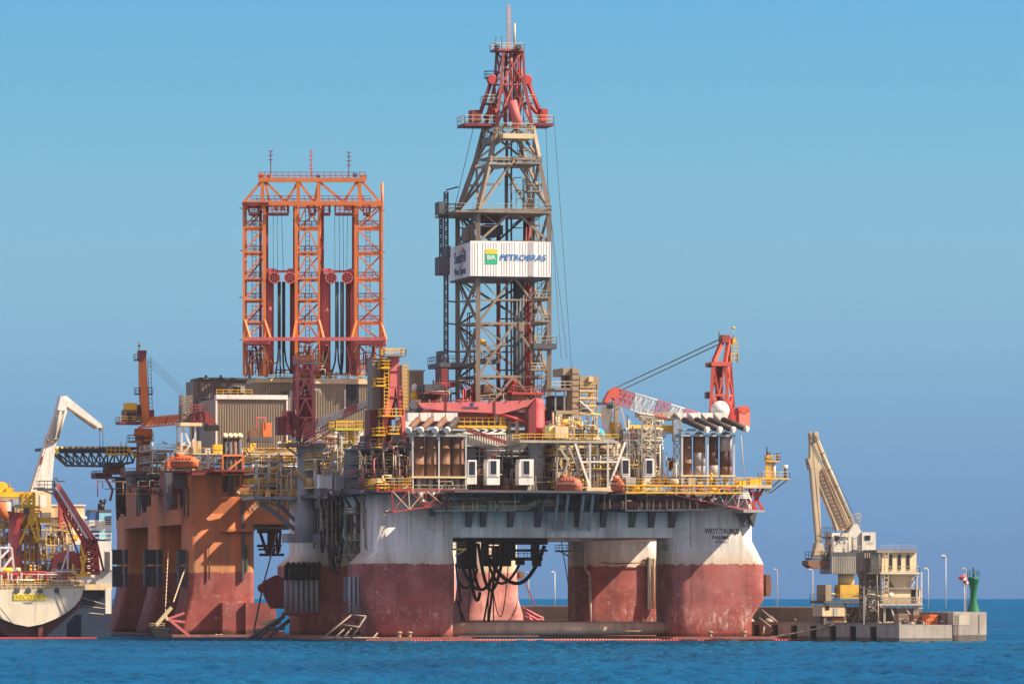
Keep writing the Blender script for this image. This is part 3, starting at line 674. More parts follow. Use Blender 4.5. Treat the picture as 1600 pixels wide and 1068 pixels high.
block('deck_house','tan clad deck tower between the two derricks','deck house',T,(641,580,662,660),52,60,M_TAN,M_CREAM,0,None,.9)
# --- silencer banks
def silencer_bank(label,xs,wds,y0,y1,posts,d,mats,trunk,ends,starts,dir_,seed):
    rng=random.Random(seed); x0,x1=posts[0],posts[-1]
    root=thing('silencer_bank',label,'exhaust silencers',T.p((x0+x1)/2,768,d))
    for x in posts:
        MB().bar(T.p(x,y1+24,d-1.6),T.p(x,y0-2,d-1.6),.32).build('post',M_WHITE,root)
    for y,c in ((y0-2,M_GREY),(y1+1,M_CREAM)):
        MB().bx(T,x0-2,y-1.3,x1+2,y+1.3,d-1.9,d+2.8).build('beam',c,root)
    for i,(x,wd,m) in enumerate(zip(xs,wds,mats)):
        z0,z1=T.Z(x,y1,d),T.Z(x,y0,d); r=wd/16; c=T.p(x,y1,d); mb=MB(); h=z1-z0
        if isinstance(m,(list,tuple)):
            k=0; cuts=[0,.22+.1*rng.random(),.58+.1*rng.random(),1]
            for j in range(3): mb.mi=j; rr=r*(1+.012*j); mb.lathe(c+V((0,0,h*cuts[j])),[(rr,0),(rr,h*(cuts[j+1]-cuts[j]))],18)
            mb.build('silencer',list(m),root)
        else:
            mb.lathe(c,[(r*.8,0),(r,.25),(r,h*.3),(r*1.03,h*.3),(r*1.03,h*.32),(r,h*.32),(r,h*.7),(r*1.03,h*.7),(r*1.03,h*.72),(r,h*.72),(r,h-.3),(r*.8,h)],18); mb.build('silencer',m,root)
        MB().tube(T.p(x,y1+26,d),c,r*.42,n=9).build('lower_pipe',M_STEEL,root); MB().ball(T.p(x,y0,d),r*.95,14,.9).build('dome_cap',M_RUST if i%2==0 else M_DSTEEL,root)
    for (ex,ey),(sx,sy),t in zip(ends,starts,trunk):
        m=M_RUST if (dir_<0 and rng.random()<.6) else paint('sooty_steel',(.075,.055,.05),.4,.3)
        p=T.p(sx,sy,d+.5); q=T.p(ex,ey,d-3.2); mb=MB(); mb.tube(p,q,.62,n=12); mb.ball(p,.66,10); o=mb.build('exhaust_pipe',m,root)
        ax=(q-p).normalized(); MB().lathe(q-ax*.2,[(.66,0),(.66,.55),(.5,.6)],14,ax).build('pipe_end',M_WHITE,o)
        mb=MB(); y=644.5; mb.prism(T,[(t[0],y),(t[1],y),(t[1],y+13),(t[0]+(0 if dir_<0 else 9),y+13),(t[0] if dir_>0 else t[0],y+2)],d+1.2,d+3.2); mb.build('intake_hood',M_WHITE,root)
    mb=MB(); mb.bx(T,x0,y0-12,x1,y0-10,d-1,d+3); mb.build('walkway',M_GREY,root)
    platform(root,T,x0-4,x1+3,768,d-3.4,d+3,M_DSTEEL,M_STEEL,1.3)
    return root
silencer_bank('bank of four brown exhaust silencers with pipe ends turned left, behind the left red truss',(654.5,673,695.5,715),(17,17.5,16.5,19),682,744,(645,686,728),0,[M_RUST]*4,((637,654),(656.5,674),(678,695),(697,715)),((638.5,671.4),(657.4,671.4),(680,671.4),(698.7,671.4)),((653,656),(673,656),(694,656),(713,656)),-1,3)
M_LAG=paint('silver_lagging',(.40,.34,.31),.3,.3); M_DBROWN=paint('scorched_brown',(.10,.055,.045),.4,.3)
silencer_bank('bank of four patched silver and brown exhaust silencers below the white radar dome',(1074,1092.5,1115,1134),(14,19,14.5,19),682,742,(1066,1106,1147),0,[M_RUST,(M_LAG,M_LAG,M_RUST),(M_LAG,M_DBROWN,M_DBROWN),(M_RUST,M_DBROWN,M_LAG)],((1057,1072.7),(1078,1095),(1097,1114),(1117,1137)),((1104,671),(1124,671),(1145,671),(1166,670)),((1070,656),(1089,656),(1109,656),(1131,656)),1,4)
# --- knuckle boom crane lying over the silencers
kb=thing('knuckle_boom_crane','long faded red box-boom crane lying level in front of the derrick foot','crane',T.p(838,690,6))
MB().lathe(T.p(838.5,690,6),[(1.62,0),(1.62,2.6),(1.7,2.65),(1.7,3.0),(1.55,3.05),(1.5,7.4),(1.2,8.3),(.5,8.6)],24).build('pedestal',paint('bright_red_paint',(.60,.075,.085),.15,.1),kb)
MB().prism(T,[(826,640),(838,622),(838,690),(826,690)],4.2,7.6).build('slew_column',M_DRED,kb)
MB().prism(T,[(698,628),(773,627),(773,645),(698,641.5)],5.2,6.6).build('boom',M_PINK,kb)
MB().prism(T,[(774,627),(837,624),(836,631),(783,646.5),(776,646.5),(774,645)],5.2,6.6).build('boom',M_PINK,kb)
MB().prism(T,[(652,629),(697,628),(697,641.5),(660,637)],5.2,6.6).build('boom',M_PINK,kb)
for x in (697.5,773.5):
    MB().bx(T,x-1,626.3,x+1,645.5 if x>750 else 642.5,5.0,6.8).build('flange',M_DRED,kb)
mb=MB(); mb.bx(T,640,627,655,633,5.4,6.4); mb.bx(T,641,633,648,645,5.5,6.3); mb.lathe(T.p(646,632,5.3),[(.9,0),(.9,.8)],12,T.w); mb.build('boom_head',M_DGREY,kb)
MB().tube(T.p(777,646,5.6),T.p(829,660,5.6),.32,n=8).build('hydraulic_cylinder',M_RED,kb)
mb=MB(); mb.bx(T,660,640,697,645,5.5,6.2); mb.build('jib',M_RED,kb)
for x in (680,720,742,765,790,812): MB().bar(T.p(x,628,5.1),T.p(x+3,624,5.1),.18).build('lifting_lug',M_DRED,kb)
text('HYDRAMARINE','maker_lettering',T,735,636.8,5.16,.55,M_NAVY,kb,3.3)
mb=MB(); mb.lathe(T.p(737,631.6,5.16),[(.42,0),(.42,.03)],14,T.w); mb.build('emblem',M_NAVY,kb)
# grey pedestal and yellow-railed walkway under it
gp=thing('crane_pedestal','broad pale grey crane pedestal between the dark machinery house and the lifeboat','pedestal',T.p(839,766,4))
MB().lathe(T.p(839,766,6),[(1.65,0),(1.65,8.2),(1.9,9.0),(1.9,9.6)],20).build('shaft',M_GREY,gp); MB().bx(T,846,690,853,766,7,9).build('shaft',M_STEEL,gp)
wk=thing('walkway','yellow-railed walkway bridging the grey crane pedestal and the right-hand deck module','walkway',T.p(880,690,2))
slab(MB(),T,812,966,687,-1.5,5,.5).build('floor',M_STEEL,wk); q=level(T,812,966,687,-1.5,5)
for k in range(2): MB().rail([q[0],q[1]] if k==0 else [q[3],q[2]],1.2,1.5,.13).build('railing',M_YEL,wk)
mb=MB()
for x in (818,850,905,940,962): mb=MB(); mb.bar(T.p(x,690,-1),T.p(x-6,704,5),.3); mb.build('bracket',M_STEEL,wk)
MB().bx(T,868,666,888,684,1,4).build('cabinet',M_CREAM,wk); MB().bx(T,852,664,868,684,2,4).build('cabinet',paint('pale_yellow',(.72,.60,.22),.15,.1),wk)
# --- yellow platform with white truss and tan trunk
yp=thing('pipe_platform','yellow-railed platform on a white truss above a tan ribbed trunk','platform',T.p(760,690,8))
slab(MB(),T,716,792,664,6,12,.5).build('floor',M_YEL,yp); q=level(T,716,792,664,6,12); MB().rail([q[3],q[0],q[1],q[2]],1.5,1.2,.16).build('railing',M_YEL,yp)
MB().truss(T.p(722,677,6.2),T.p(790,677,6.2),T.p(722,667,6.2),T.p(790,667,6.2),5,.3,.28,'a',posts=False).build('truss',M_WHITE,yp)
o=MB().bx(T,728,678,812,695,6.5,10).build('trunk',M_CREAM,yp); mb=MB()
for i in range(21): mb.bx(T,729+i*4,679.5,730.6+i*4,694,6.2,6.5)
mb.build('cladding',M_WHITE,o); MB().bx(T,727,694.5,813,697,6.2,10).build('beam',M_STEEL,yp)
mb=MB(); mb.truss(T.p(727,672,5.4),T.p(792,693,5.4),T.p(727,668,5.4),T.p(792,689.5,5.4),12,.3,.15,'w'); mb.build('gangway',M_DRED,yp)
for x,y0,y1,c in ((762,664,640,M_RED),(768,664,642,M_RED),(775,664,645,M_WHITE),(785,690,650,M_CREAM),(795,690,656,M_TAN),(808,694,655,M_CREAM)): MB().tube(T.p(x,y0,8),T.p(x,y1,8),.4,n=8).build('pipe',c,yp)
MB().bx(T,738,658,780,662,6.4,7).build('sign_board',M_DGREY,yp)
# --- white stair cabins with dark windows
for i,(x0,x1,y0,y1,d,lb) in enumerate(((730,745,718,756,-1.5,'white cabin with a dark tall window beside the last brown silencer'),(761,781,717,757,-1.5,'white cabin with a dark tall window standing alone before the dark house'),(811,834,717,757,-1.0,'white cabin with a dark tall window against the grey crane pedestal'),(970.5,984.5,716,757,-1.5,'white cabin with a dark tall window directly right of the smaller lifeboat'),(1007,1022.5,716,757,-1.5,'white cabin with a dark tall window left of the lattice post stair'))):
    rt=thing('stair_cabin',lb,'cabin',T.p((x0+x1)/2,y1,d),'white cabins with dark windows'); b=MB(); b.prism(T,[(x0+2,y0),(x1,y0),(x1,y1),(x0,y1),(x0,y0+8)],d,d+3.5); b.build('wall',M_WHITE,rt)
    xm=(x0+x1)/2; o=MB().bx(T,xm-5.8,y0+1.5,xm+6.1,y0+25,d-.12,d).build('window_frame',M_WHITE,rt); MB().bx(T,xm-4.3,y0+2.7,xm+4.8,y0+23.3,d-.17,d-.12).build('pane',M_GLASS,o)
    MB().bx(T,x0+1,y1-13,x1-1,y1-12.2,d-.1,d).build('rubbing_strip',M_GREY,rt)
# --- tan towers right of the derrick
tt=thing('service_tower','tall tan box tower with a side cabin and yellow landings right of the derrick','tower',T.p(905,684,16))
w=MB().bx(T,894.5,574.6,905,668,14,19).build('wall',M_TAN,tt); mb=MB()
for y in range(583,666,9): mb.bx(T,894.4,y,905.1,y+.8,13.9,14)
mb.build('cladding',M_RUST,w); MB().bx(T,880,574.6,894.4,586,15,24).build('wall',M_TAN,tt); 
MB().bx(T,882,586,893,606,17,20).build('wall',M_DGREY,tt); MB().bx(T,906,587,935.6,606,14,19).build('cabin',M_TAN,tt); MB().bx(T,920,588,927,596,13.5,14).build('hatch',M_CREAM,tt)
for y in (609,620,632,644):
    platform(tt,T,905.5,932,y,14,19,M_CREAM,M_YEL,1.2,.4); 
for x in (907,926,933): MB().bar(T.p(x,668,14.3),T.p(x,606,14.3),.3).build('post',M_CREAM,tt)
MB().bar(T.p(906,626,13.8),T.p(926,643,13.8),.3).build('brace',M_WHITE,tt)
rng=random.Random(5); 
for y0,y1 in ((620,610),(632,622),(644,634)): outfit(T,T.U(908,15),T.U(931,15),15,18,T.Z(915,y0,15),T.Z(915,y1,15),tt,rng,PALW,.9)
MB().bx(T,866,606,893,609,12,22).build('floor',M_DSTEEL,tt); MB().rail([T.p(862,606,12),T.p(893,606,12)],1.3,1.2,.12).build('railing',M_CREAM,tt)
for x in (882,868): MB().bar(T.p(x,665,13),T.p(x,608,13),.3).build('post',M_GREY,tt)
MB().bx(T,862,618,894,656,22,27).build('machinery_block',M_BLACK,tt); MB().bx(T,869,641,896,646,12,16).build('duct',M_TAN,tt); MB().bx(T,869,646,879,666,12,16).build('duct',M_TAN,tt)
for i in range(6): MB().bx(T,882+i*3.2,650,884+i*3.2,672,13,13.6).build('pipe',M_GREY if i%2 else M_WHITE,tt)
module('deck_module','open white process deck with mixed pipes below the tan box tower','deck module',T,870,938,(668,684),2,14,21,PALW,M_CREAM,M_STEEL,M_WHITE,4,None,.95,'ctvrsxk',2,False)
# --- white vent, blue tarp and ladder mast
vt=thing('vent_stack','stubby white funnel vent below the tip of the red and white lattice boom','vent',T.p(948,684,8)); c=T.p(948,684,8)
MB().lathe(c,[(1.0,0),(1.0,1.6),(.85,1.7),(.85,3.0),(1.0,3.3),(1.05,4.0),(1.25,4.1),(1.25,6.3),(1.15,6.4)],18).build('stack',M_WHITE,vt)
solo(MB().lathe(T.p(938,684,4)+V((0,0,0)),[(.9,0),(1.0,.8),(.7,1.5),(.15,1.9)],9),'tarpaulin',paint('turquoise_tarp',(.03,.38,.52),.15,0),'bundle under a turquoise tarpaulin on the yellow-railed walkway','tarpaulin',T.p(938,684,4))
yc=thing('ladder_cage','yellow caged ladder standing beside the white funnel vent','ladder',T.p(958,684,7)); MB().bx(T,955,659,961,684,7,8.4).build('cage',M_YEL,yc); MB().ladder(T.p(958,684,6.8),T.p(958,655,6.8),T.u,.7,.12,.7).build('ladder',M_YEL,yc)
pl=thing('support_column','tan hollow column with a thin white raker near the boom tip','column',T.p(966,684,9)); MB().bx(T,961,628,967,684,9,10).build('shaft',M_TAN,pl); MB().bar(T.p(969,628,9),T.p(978,668,9),.3).build('raker',M_WHITE,pl); MB().lathe(T.p(966,684,6),[(1.1,0),(.7,2.7),(.6,3)],10).build('cone',M_CREAM,pl)
# --- right-hand open modules with white raking struts
rm=module('deck_module','three-floor open deck with white raking struts above the two lifeboats','deck module',T,868,968,(690,709,732,760),0,14,31,PALW,M_CREAM,M_YEL,M_WHITE,7,'w',.97,'cctvprsxk',2,False)
for a,b in (((897,688),(922,762)),((977,690),(951,762))): MB().bar(T.p(*a,-1.2),T.p(*b,-1.2),.42).build('raking_strut',M_WHITE,rm)
for x in (922,950): MB().bar(T.p(x,762,-1.2),T.p(x,690,-1.2),.42).build('post',M_WHITE,rm)
MB().bar(T.p(905,721,-1.2),T.p(968,721,-1.2),.3).build('beam',M_WHITE,rm)
MB().bx(T,917,761,958,768,-2,1).build('beam',M_CREAM,rm)
for a,b in (((870,692),(888,720)),((885,690),(905,735)),((888,720),(880,745))): MB().bar(T.p(*a,-.8),T.p(*b,-.8),.45).build('raking_strut',M_STEEL,rm)
r2=module('deck_module','white stair tower module under the yellow beam left of the patched silencers','deck module',T,978,1036,(668,686,708,730,757),1,12,47,[M_WHITE,M_CREAM,M_WHITE,M_STEEL,M_YEL,M_RED],M_WHITE,M_STEEL,M_WHITE,4,'x',.9,'cctrsxk',2,False)
for r in ((984,664,1052,674,3,5),): MB().bx(T,*r).build('yellow_beam',M_YEL,r2)
MB().bx(T,984,674,1050,677,3,6).build('beam',M_WHITE,r2); MB().bx(T,985,680,1000,757,12,16).build('wall',M_WHITE,r2); MB().bx(T,1000,690,1025,757,12.5,16).build('wall',M_CREAM,r2); MB().bx(T,1018,712,1036,722,8,12).build('box',M_WHITE,r2)
MB().truss(T.p(1003,757,-.2),T.p(1003,652,-.2),T.p(1024,757,-.2),T.p(1024,652,-.2),7,.34,.2,'x').build('lattice_post',M_STEEL,r2)
MB().path([T.p(1030,690,3),T.p(1034,684,3),T.p(1040,680,3)],.25).build('pipe',M_WHITE,r2)
br=thing('boom_rest','grey and cream boom rest frame under the middle of the lattice boom','boom rest',T.p(1028,684,5))
MB().bx(T,1000,643,1060,651,3,7).build('cradle',M_STEEL,br); MB().bx(T,1004,651,1052,656,3.5,6.5).build('cradle',M_CREAM,br)
for x in (1003,1024,1052): MB().bar(T.p(x,690,4),T.p(x,652,4),.4).build('post',M_STEEL,br)
lp=thing('pipe_tower','grey lattice post with ladder at the left of the patched silencers','lattice post',T.p(1060,766,1)); A=[T.p(x,768,d) for x,d in ((1053,0),(1063,0),(1063,2),(1053,2))]; MB().lattice(A,[q+V((0,0,14)) for q in A],7,.3,.18,'x').build('lattice',M_STEEL,lp); MB().bx(T,1045,715,1054,735,2,3).build('reel',M_RUST,lp)
# --- right crane
rc=thing('lattice_boom_crane','red A-frame crane with a long red and white lattice boom resting to the left','crane',T.p(1127,690,8))
c0=[T.p(1109,668,5),T.p(1138,668,5),T.p(1148,668,11),T.p(1119,668,11)]; c1=level(T,1114,1134,566,5.5,9.5); c1[2]=T.p(1141,566,9.5); c1[3]=T.p(1121,566,9.5)
M_CRED=paint('crane_red',(.58,.10,.06),.2,.2)
for i in range(4): MB().bar(c0[i],c1[i],.62).build('leg',M_CRED,rc)
m1=[c0[i].lerp(c1[i],.5) for i in range(4)]; mb=MB(); bay(mb,c0,m1,('X','X','X','X'),.34); bay(mb,m1,c1,('V','X','A','X'),.34); mb.build('bracing',M_CRED,rc)
mb=MB(); slab(mb,T,1112,1142,565,5,10,.8); mb.build('platform',M_CRED,rc)
tp=T.p(1135,525,7.5)
for x in (1115,1133): MB().bar(T.p(x,565,6),tp+T.u*((x-1124)*.06)+V((0,0,-.4)),.75).build('apex_leg',M_CRED,rc)
MB().bar(T.p(1140,565,9),tp+T.u*.5,.7).build('apex_leg',M_CRED,rc); MB().bar(T.p(1136,546,7),tp,.4).build('apex_leg',M_CRED,rc)
mb=MB(); mb.bx(T,1129,523,1140,535,6.5,8.5); mb.build('apex_sheaves',paint('rusty_red',(.30,.06,.05),.4,.4),rc)
MB().tube(T.p(1125,660,8),T.p(1125,570,7.6),.75,.55,n=10).build('slew_post',M_DRED,rc)
mb=MB(); mb.bx(T,1141,637,1171,666,5,9); cb=mb.build('winch_house',M_RED,rc); MB().prism(T,[(1154,634),(1171,634),(1171,642),(1167,642),(1167,645),(1158,645),(1158,642),(1154,642)],4.6,5).build('house_trim',M_CRED,cb); MB().bx(T,1155,643,1172,665.5,4.7,5).build('house_panel',paint('light_red_panel',(.66,.20,.14),.1,.1),cb)
MB().rail([T.p(1142,566,6),T.p(1152,566,6),T.p(1152,566,9)],1.8,.8,.14).build('cage',M_YEL,rc); MB().ladder(T.p(1150,566,7),T.p(1149,528,7),T.u,.9,.16,.8).build('ladder',M_YEL,rc); MB().bx(T,1144,527,1149,537,7,8).build('cage',M_YEL,rc)
MB().tube(T.p(1146,530,7),T.p(1146,513,7),.1,n=5).build('aerial',M_GREY,rc); MB().ball(T.p(1146,512,7),.32,8).build('aerial_ball',M_YEL,rc); MB().tube(T.p(1124,534,7),T.p(1124,518,7),.16,n=5).build('aerial',M_DGREY,rc)
MB().lathe(T.p(1104,571,6)-T.u*0,[(.35,0),(.4,.9)],8,T.u).build('floodlight',M_DGREY,rc); MB().tube(T.p(1110,571,6),T.p(1118,571,6),.15).build('bracket',M_DGREY,rc)
MB().bx(T,1105,612,1110,622,6,8).build('cage',M_DGREY,rc)
tipT,tipB=(958,607),(950,628); 
A=[T.p(1108,662,3.2),T.p(1112,651,3.2),T.p(1112,651,5.4),T.p(1108,662,5.4)]; M=[T.p(1000,645,3.0),T.p(1006,618,3.0),T.p(1006,618,5.8),T.p(1000,645,5.8)]; B=[T.p(955,626,3.6),T.p(965,607,3.6),T.p(965,607,5.0),T.p(955,626,5.0)]
M_RW=M_WHITE
for (P,Q,c0_,c1_) in ((A,M,0,1),):
    n=5
    for k in range(n):
        a=[P[i].lerp(Q[i],k/n) for i in range(4)]; b=[P[i].lerp(Q[i],(k+1)/n) for i in range(4)]; mb=MB(); mb.lattice(a,b,4,.25,.14,'w'); mb.build('boom_section',M_WHITE if k%2==0 else M_PINK,rc)
for k in range(3):
    a=[M[i].lerp(B[i],k/3) for i in range(4)]; b=[M[i].lerp(B[i],(k+1)/3) for i in range(4)]; mb=MB(); mb.lattice(a,b,4,.25,.14,'w'); mb.build('boom_section',(M_WHITE,M_PINK,M_CRED)[k],rc)
MB().prism(T,[(946,622),(953,610),(962,604),(968,611),(962,625),(956,620),(950,630),(944,628)],3.4,5.2).build('boom_head',M_CRED,rc)
MB().prism(T,[(1002,641),(1112,661),(1112,664),(1002,645)],5.2,5.5).build('boom_side',M_DSTEEL,rc)
MB().bx(T,936,628,958,632,3.5,6).build('hook_platform',M_DGREY,rc); MB().bx(T,950,632,958,638,4,5).build('hook_block',M_DGREY,rc)
for i in range(4): MB().tube(T.p(960+(i//2)*6,606+(i//2)*5+(i%2)*1.0,4.2),T.p(1129,527+(i//2)*7+(i%2)*1.2,6.5+i*.3),.065,n=5,cap=False).build('luffing_wire',M_DGREY,rc)
dm=thing('radar_dome','white spherical radar dome in front of the red crane tower','radar dome',T.p(1125,668,3)); MB().ball(T.p(1125,641,3),1.9,28).build('dome',paint('dome_white',(.72,.68,.62),.05,.05),dm); MB().lathe(T.p(1125,668,3),[(1.0,0),(.9,1.6),(1.2,2.0)],14).build('base',M_WHITE,dm); mb=MB(); mb.lathe(T.p(1125,642.5,3),[(1.91,0),(1.91,.06)],28); mb.build('joint',M_GREY,dm)
# --- lifeboats
def lifeboat(label,x,y,d,L,W_,Hh,ax,mat):
    root=thing('lifeboat',label,'lifeboat',T.p(x,y+14,d)); c=T.p(x,y,d); side=V((0,0,1)).cross(ax)
    def sec(t):
        k=(1-abs(2*t-1)**2.6); k=max(k,.02)**.55; return [(0,-Hh*.5*(.6+.4*k)),(W_*.36*k,-Hh*.36*k),(W_*.5*k,-.02*Hh),(W_*.44*k,Hh*.2*k),(W_*.26*k,Hh*.45*k),(0,Hh*.5*k)]
    mb=MB(); n=None; K=14
    for i in range(K+1):
        t=i/K; s=sec(t); ring=s+[(-a,b) for a,b in s[-2:0:-1]]; n=len(ring); mb.v+=[c+ax*(L*(t-.5))+side*a+V((0,0,b)) for a,b in ring]
    for i in range(K):
        for j in range(n): k=(j+1)%n; mb.face((i*n+j,i*n+k,(i+1)*n+k,(i+1)*n+j))
    mb.face(range(n)); mb.face([K*n+j for j in reversed(range(n))])
    h=mb.build('hull',mat,root); MB().bar(c-ax*L*.38+side*W_*.49,c+ax*L*.38+side*W_*.49,.14).build('fender',M_DRED,root)
    MB().bar(c-ax*L*.38-side*W_*.49,c+ax*L*.38-side*W_*.49,.14).build('fender',M_DRED,root)
    mb=MB(); mb.lathe(c+V((0,0,Hh*.42))-ax*L*.2,[(.7,0),(.6,.6),(.2,.7)],8); mb.build('hatch',mat,root)
    for sg in (1,-1):
        for k in (-.24,-.12,0,.12,.24): MB().bar(c+ax*L*(k-.025)+side*sg*W_*.40+V((0,0,Hh*.25)),c+ax*L*(k+.025)+side*sg*W_*.40+V((0,0,Hh*.25)),.22,.3).build('window',M_GLASS,h)
        MB().bar(c-ax*L*.36+side*sg*W_*.47+V((0,0,Hh*.1)),c+ax*L*.36+side*sg*W_*.47+V((0,0,Hh*.1)),.08,.16).build('stripe',M_CREAM,h)
    for s in (-.32,.32): MB().bar(c+ax*L*s+V((0,0,Hh*.38)),c+ax*L*s+V((0,0,Hh*.58)),.3).build('hook_block',M_DGREY,root)
    for s in (-.3,.3): MB().tube(c+ax*L*s+V((0,0,Hh*.4)),c+ax*L*s+V((0,0,Hh*1.05)),.06,n=5).build('fall_wire',M_DGREY,root)
    return root
M_LB=paint('lifeboat_orange',(.40,.12,.065),.2,.3)
lifeboat('larger brown-orange enclosed lifeboat hanging beside the grey crane pedestal',889,758,-6.5,5.4,3.3,3.5,(T.u*.85-T.w*.5).normalized(),M_LB)
lifeboat('smaller bright orange lifeboat hanging between white strut and white cabin',966,758,-6.0,4.4,2.5,3.1,(T.u*.25-T.w*.96).normalized(),paint('lifeboat_bright_orange',(.66,.19,.08),.12,.1))
# --- sunlit weather deck at the right edge
dk2=module('deck_walkway','rail-lined walkway with stores in front of the patched silencers','walkway',T,978,1160,(757,768),-9.4,-7.0,52,PALW,M_YEL,M_YEL,M_STEEL,8,None,.5,'cpxrt',1,True)
mb=MB(); mb.prism(T,[(1020,752),(1026,744),(1040,748),(1040,760),(1020,760)],-6,-3); solo(mb,'tool_hut',M_RUST,'rusty hipped hut on the walkway below the stair tower','hut',T.p(1030,760,-5)); mb=MB(); mb.prism(T,[(1037,756),(1042,746),(1056,744),(1054,757)],-6,-3.5); solo(mb,'cover',M_BLACK,'black tarpaulin cover on the walkway left of the patched silencers','cover',T.p(1047,757,-5))
def side_truss(label,top,bot,d,n,reds,cat='truss walkway',mats=(M_RED,M_CREAM)):
    root=thing('truss_walkway',label,cat,T.p(bot[0][0],bot[0][1],d)); a0,a1=T.p(*bot[0],d),T.p(*bot[1],d); b0,b1=T.p(*top[0],d),T.p(*top[1],d)
    MB().bar(a0,a1,.24).build('lower_chord',mats[0],root); MB().bar(b0,b1,.25).build('upper_chord',mats[0],root)
    for i in range(n+1):
        p,q=a0.lerp(a1,i/n),b0.lerp(b1,i/n); MB().bar(p,q,.22).build('post',mats[0] if i in reds else mats[1],root)
        if i<n:
            p2,q2=a0.lerp(a1,(i+1)/n),b0.lerp(b1,(i+1)/n); MB().bar(p,q2,.13).build('brace',mats[i%2],root); MB().bar(q,p2,.13).build('brace',mats[(i+1)%2],root)
        MB().bar(p,T.p(0,0,0)*0+p+T.w*(-d+1.2),.25).build('strut',mats[0],root)
    return root
side_truss('red and cream truss walkway on the front of the left column',((612,765),(692,765)),((614,799),(692,788)),-8,3,(0,2))
side_truss('dark slender truss carrying pipes along the middle of the hull',((692,765),(800,766)),((692,788),(800,778)),-8.2,6,(0,3),mats=(M_DRED,M_DGREY))
rt=side_truss('red and white truss walkway over the name lettering on the right column',((1040,764),(1178,760)),((1035,769),(1172,797)),-8,7,(5,7),mats=(M_PINK,M_WHITE))
# red sponson at the corner with the cantilever mast
sp=thing('corner_sponson','red braced sponson jutting from the top of the right column','sponson',T.p(1182,800,-4))
for a,b in (((1172,760),(1168,797)),((1185,760),(1176,795)),((1178,770),(1192,797)),((1165,797),(1194,797)),((1195,760),(1178,785)),((1166,770),(1182,797))): MB().bar(T.p(*a,-7),T.p(*b,-7),.5).build('strut',M_RED,sp)
MB().bx(T,1162,796,1195,800,-9,2).build('platform',M_GREY,sp); MB().bx(T,1150,757,1206,762,-8.5,0).build('deck',M_CREAM,sp); MB().rail([T.p(1150,757,-8.4),T.p(1206,757,-8.4)],1.4,1.2,.16).build('railing',M_YEL,sp)
for k in range(5): MB().path([T.p(1150,764+k*3.4,-8),T.p(1166+k*1.5,764+k*3.4,-8),T.p(1168+k*1.5,772+k*3.4,-8)],.16).build('pipe',M_WHITE,sp)
for r,c in (((1154,750,1166,757),M_YEL),((1172,748,1190,757),M_YEL),((1166,752,1172,757),M_RUST)): MB().bx(T,*r,-7,-4).build('locker',c,sp)
for a,b in (((1150,800),(1165,822)),((1168,800),(1178,822))): MB().prism(T,[a,(b[0]+6,a[1]),(b[0]+4,a[1]+4),(b[0],b[1])],-1,1).build('bracket',M_DGREY,sp)
ym=thing('signal_mast','yellow signal mast with cantilever platform on the far right corner','mast',T.p(1200,757,-5)); 
q=[T.p(1197,757,-6),T.p(1204,757,-6),T.p(1204,757,-5.2),T.p(1197,757,-5.2)]; MB().lattice(q,[a+V((0,0,T.Z(1200,712,-6)-q[0].z)) for a in q],6,.32,.2,'x').build('mast',M_YEL,ym)
platform(ym,T,1190,1234,746,-7,-4.5,M_YEL,M_CREAM,1.2,.3); platform(ym,T,1198,1219,719,-6.5,-5,M_YEL,M_YEL,1,.25)
for a,b in (((1232,748),(1206,768)),((1220,748),(1200,766)),((1206,748),(1196,768)),((1206,768),(1190,774))): MB().bar(T.p(*a,-5.5),T.p(*b,-5.5),.22).build('strut',M_DSTEEL,ym)
MB().tube(T.p(1209,746,-5.5),T.p(1209,722,-5.5),.4).build('post',M_WHITE,ym)
for x,y0,y1,r in ((1199,712,698,.2),(1203,712,705,.14),(1215,719,708,.25),(1227,746,730,.28),(1227,732,726,.5)): MB().tube(T.p(x,y0,-5.5),T.p(x,y1,-5.5),r,n=6).build('lantern',M_DGREY if r<.3 else M_WHITE,ym)
MB().bar(T.p(1208,709,-5.5),T.p(1221,707,-5.5),.14).build('arm',M_DGREY,ym)
MB().tube(T.p(1163,742,-4),T.p(1158,680,-4),.08,n=5).build('aerial',M_CREAM,sp)
# --- pipes slung along the front of the hull
pp=thing('slung_pipeline','fat metallic pipe slung along the hull front between the left column and the bracket line','pipe',T.p(740,790,-6))
M_PIPE=paint('bare_pipe',(.34,.26,.20),.35,.5,rough=.4,metal=.3)
MB().path([T.p(655,768,-6),T.p(656,781,-6),T.p(662,788,-6),T.p(690,790,-6),T.p(824,791,-6),T.p(838,783,-6),T.p(880,780,-4)],.75,12).build('pipe',M_PIPE,pp)
MB().path([T.p(675,768,-5),T.p(677,780,-5),T.p(690,785,-5)],.6,10).build('pipe',M_PIPE,pp)
MB().bar(T.p(678,797,-6.2),T.p(804,797,-6.2),.3).build('hanger_beam',M_STEEL,pp)
for x in (724,739,745,766,774,785,805): MB().bar(T.p(x,797,-6.9),T.p(x,782 if x<805 else 768,-6.9),.25).build('hanger',M_CREAM if x<750 else M_STEEL,pp)
for i,(x0,x1,y) in enumerate(((690,770,778),(700,800,773),(745,812,783),(812,890,772))): MB().tube(T.p(x0,y,-6),T.p(x1,y,-5.8),.28,n=8).build('pipe',M_DGREY if i%2 else M_STEEL,pp)
p2=thing('slung_pipeline','rusty flanged pipe slung along the hull front right of the lifeboats','pipe',T.p(1020,790,-5))
MB().tube(T.p(936,789,-5),T.p(1120,788,-5),.62,n=10).build('pipe',paint('flaking_red_pipe',(.24,.09,.07),.4,.7),p2); MB().tube(T.p(1000,776,-5),T.p(1110,777,-5),1.0,n=12).build('pipe',M_DBROWN,p2)
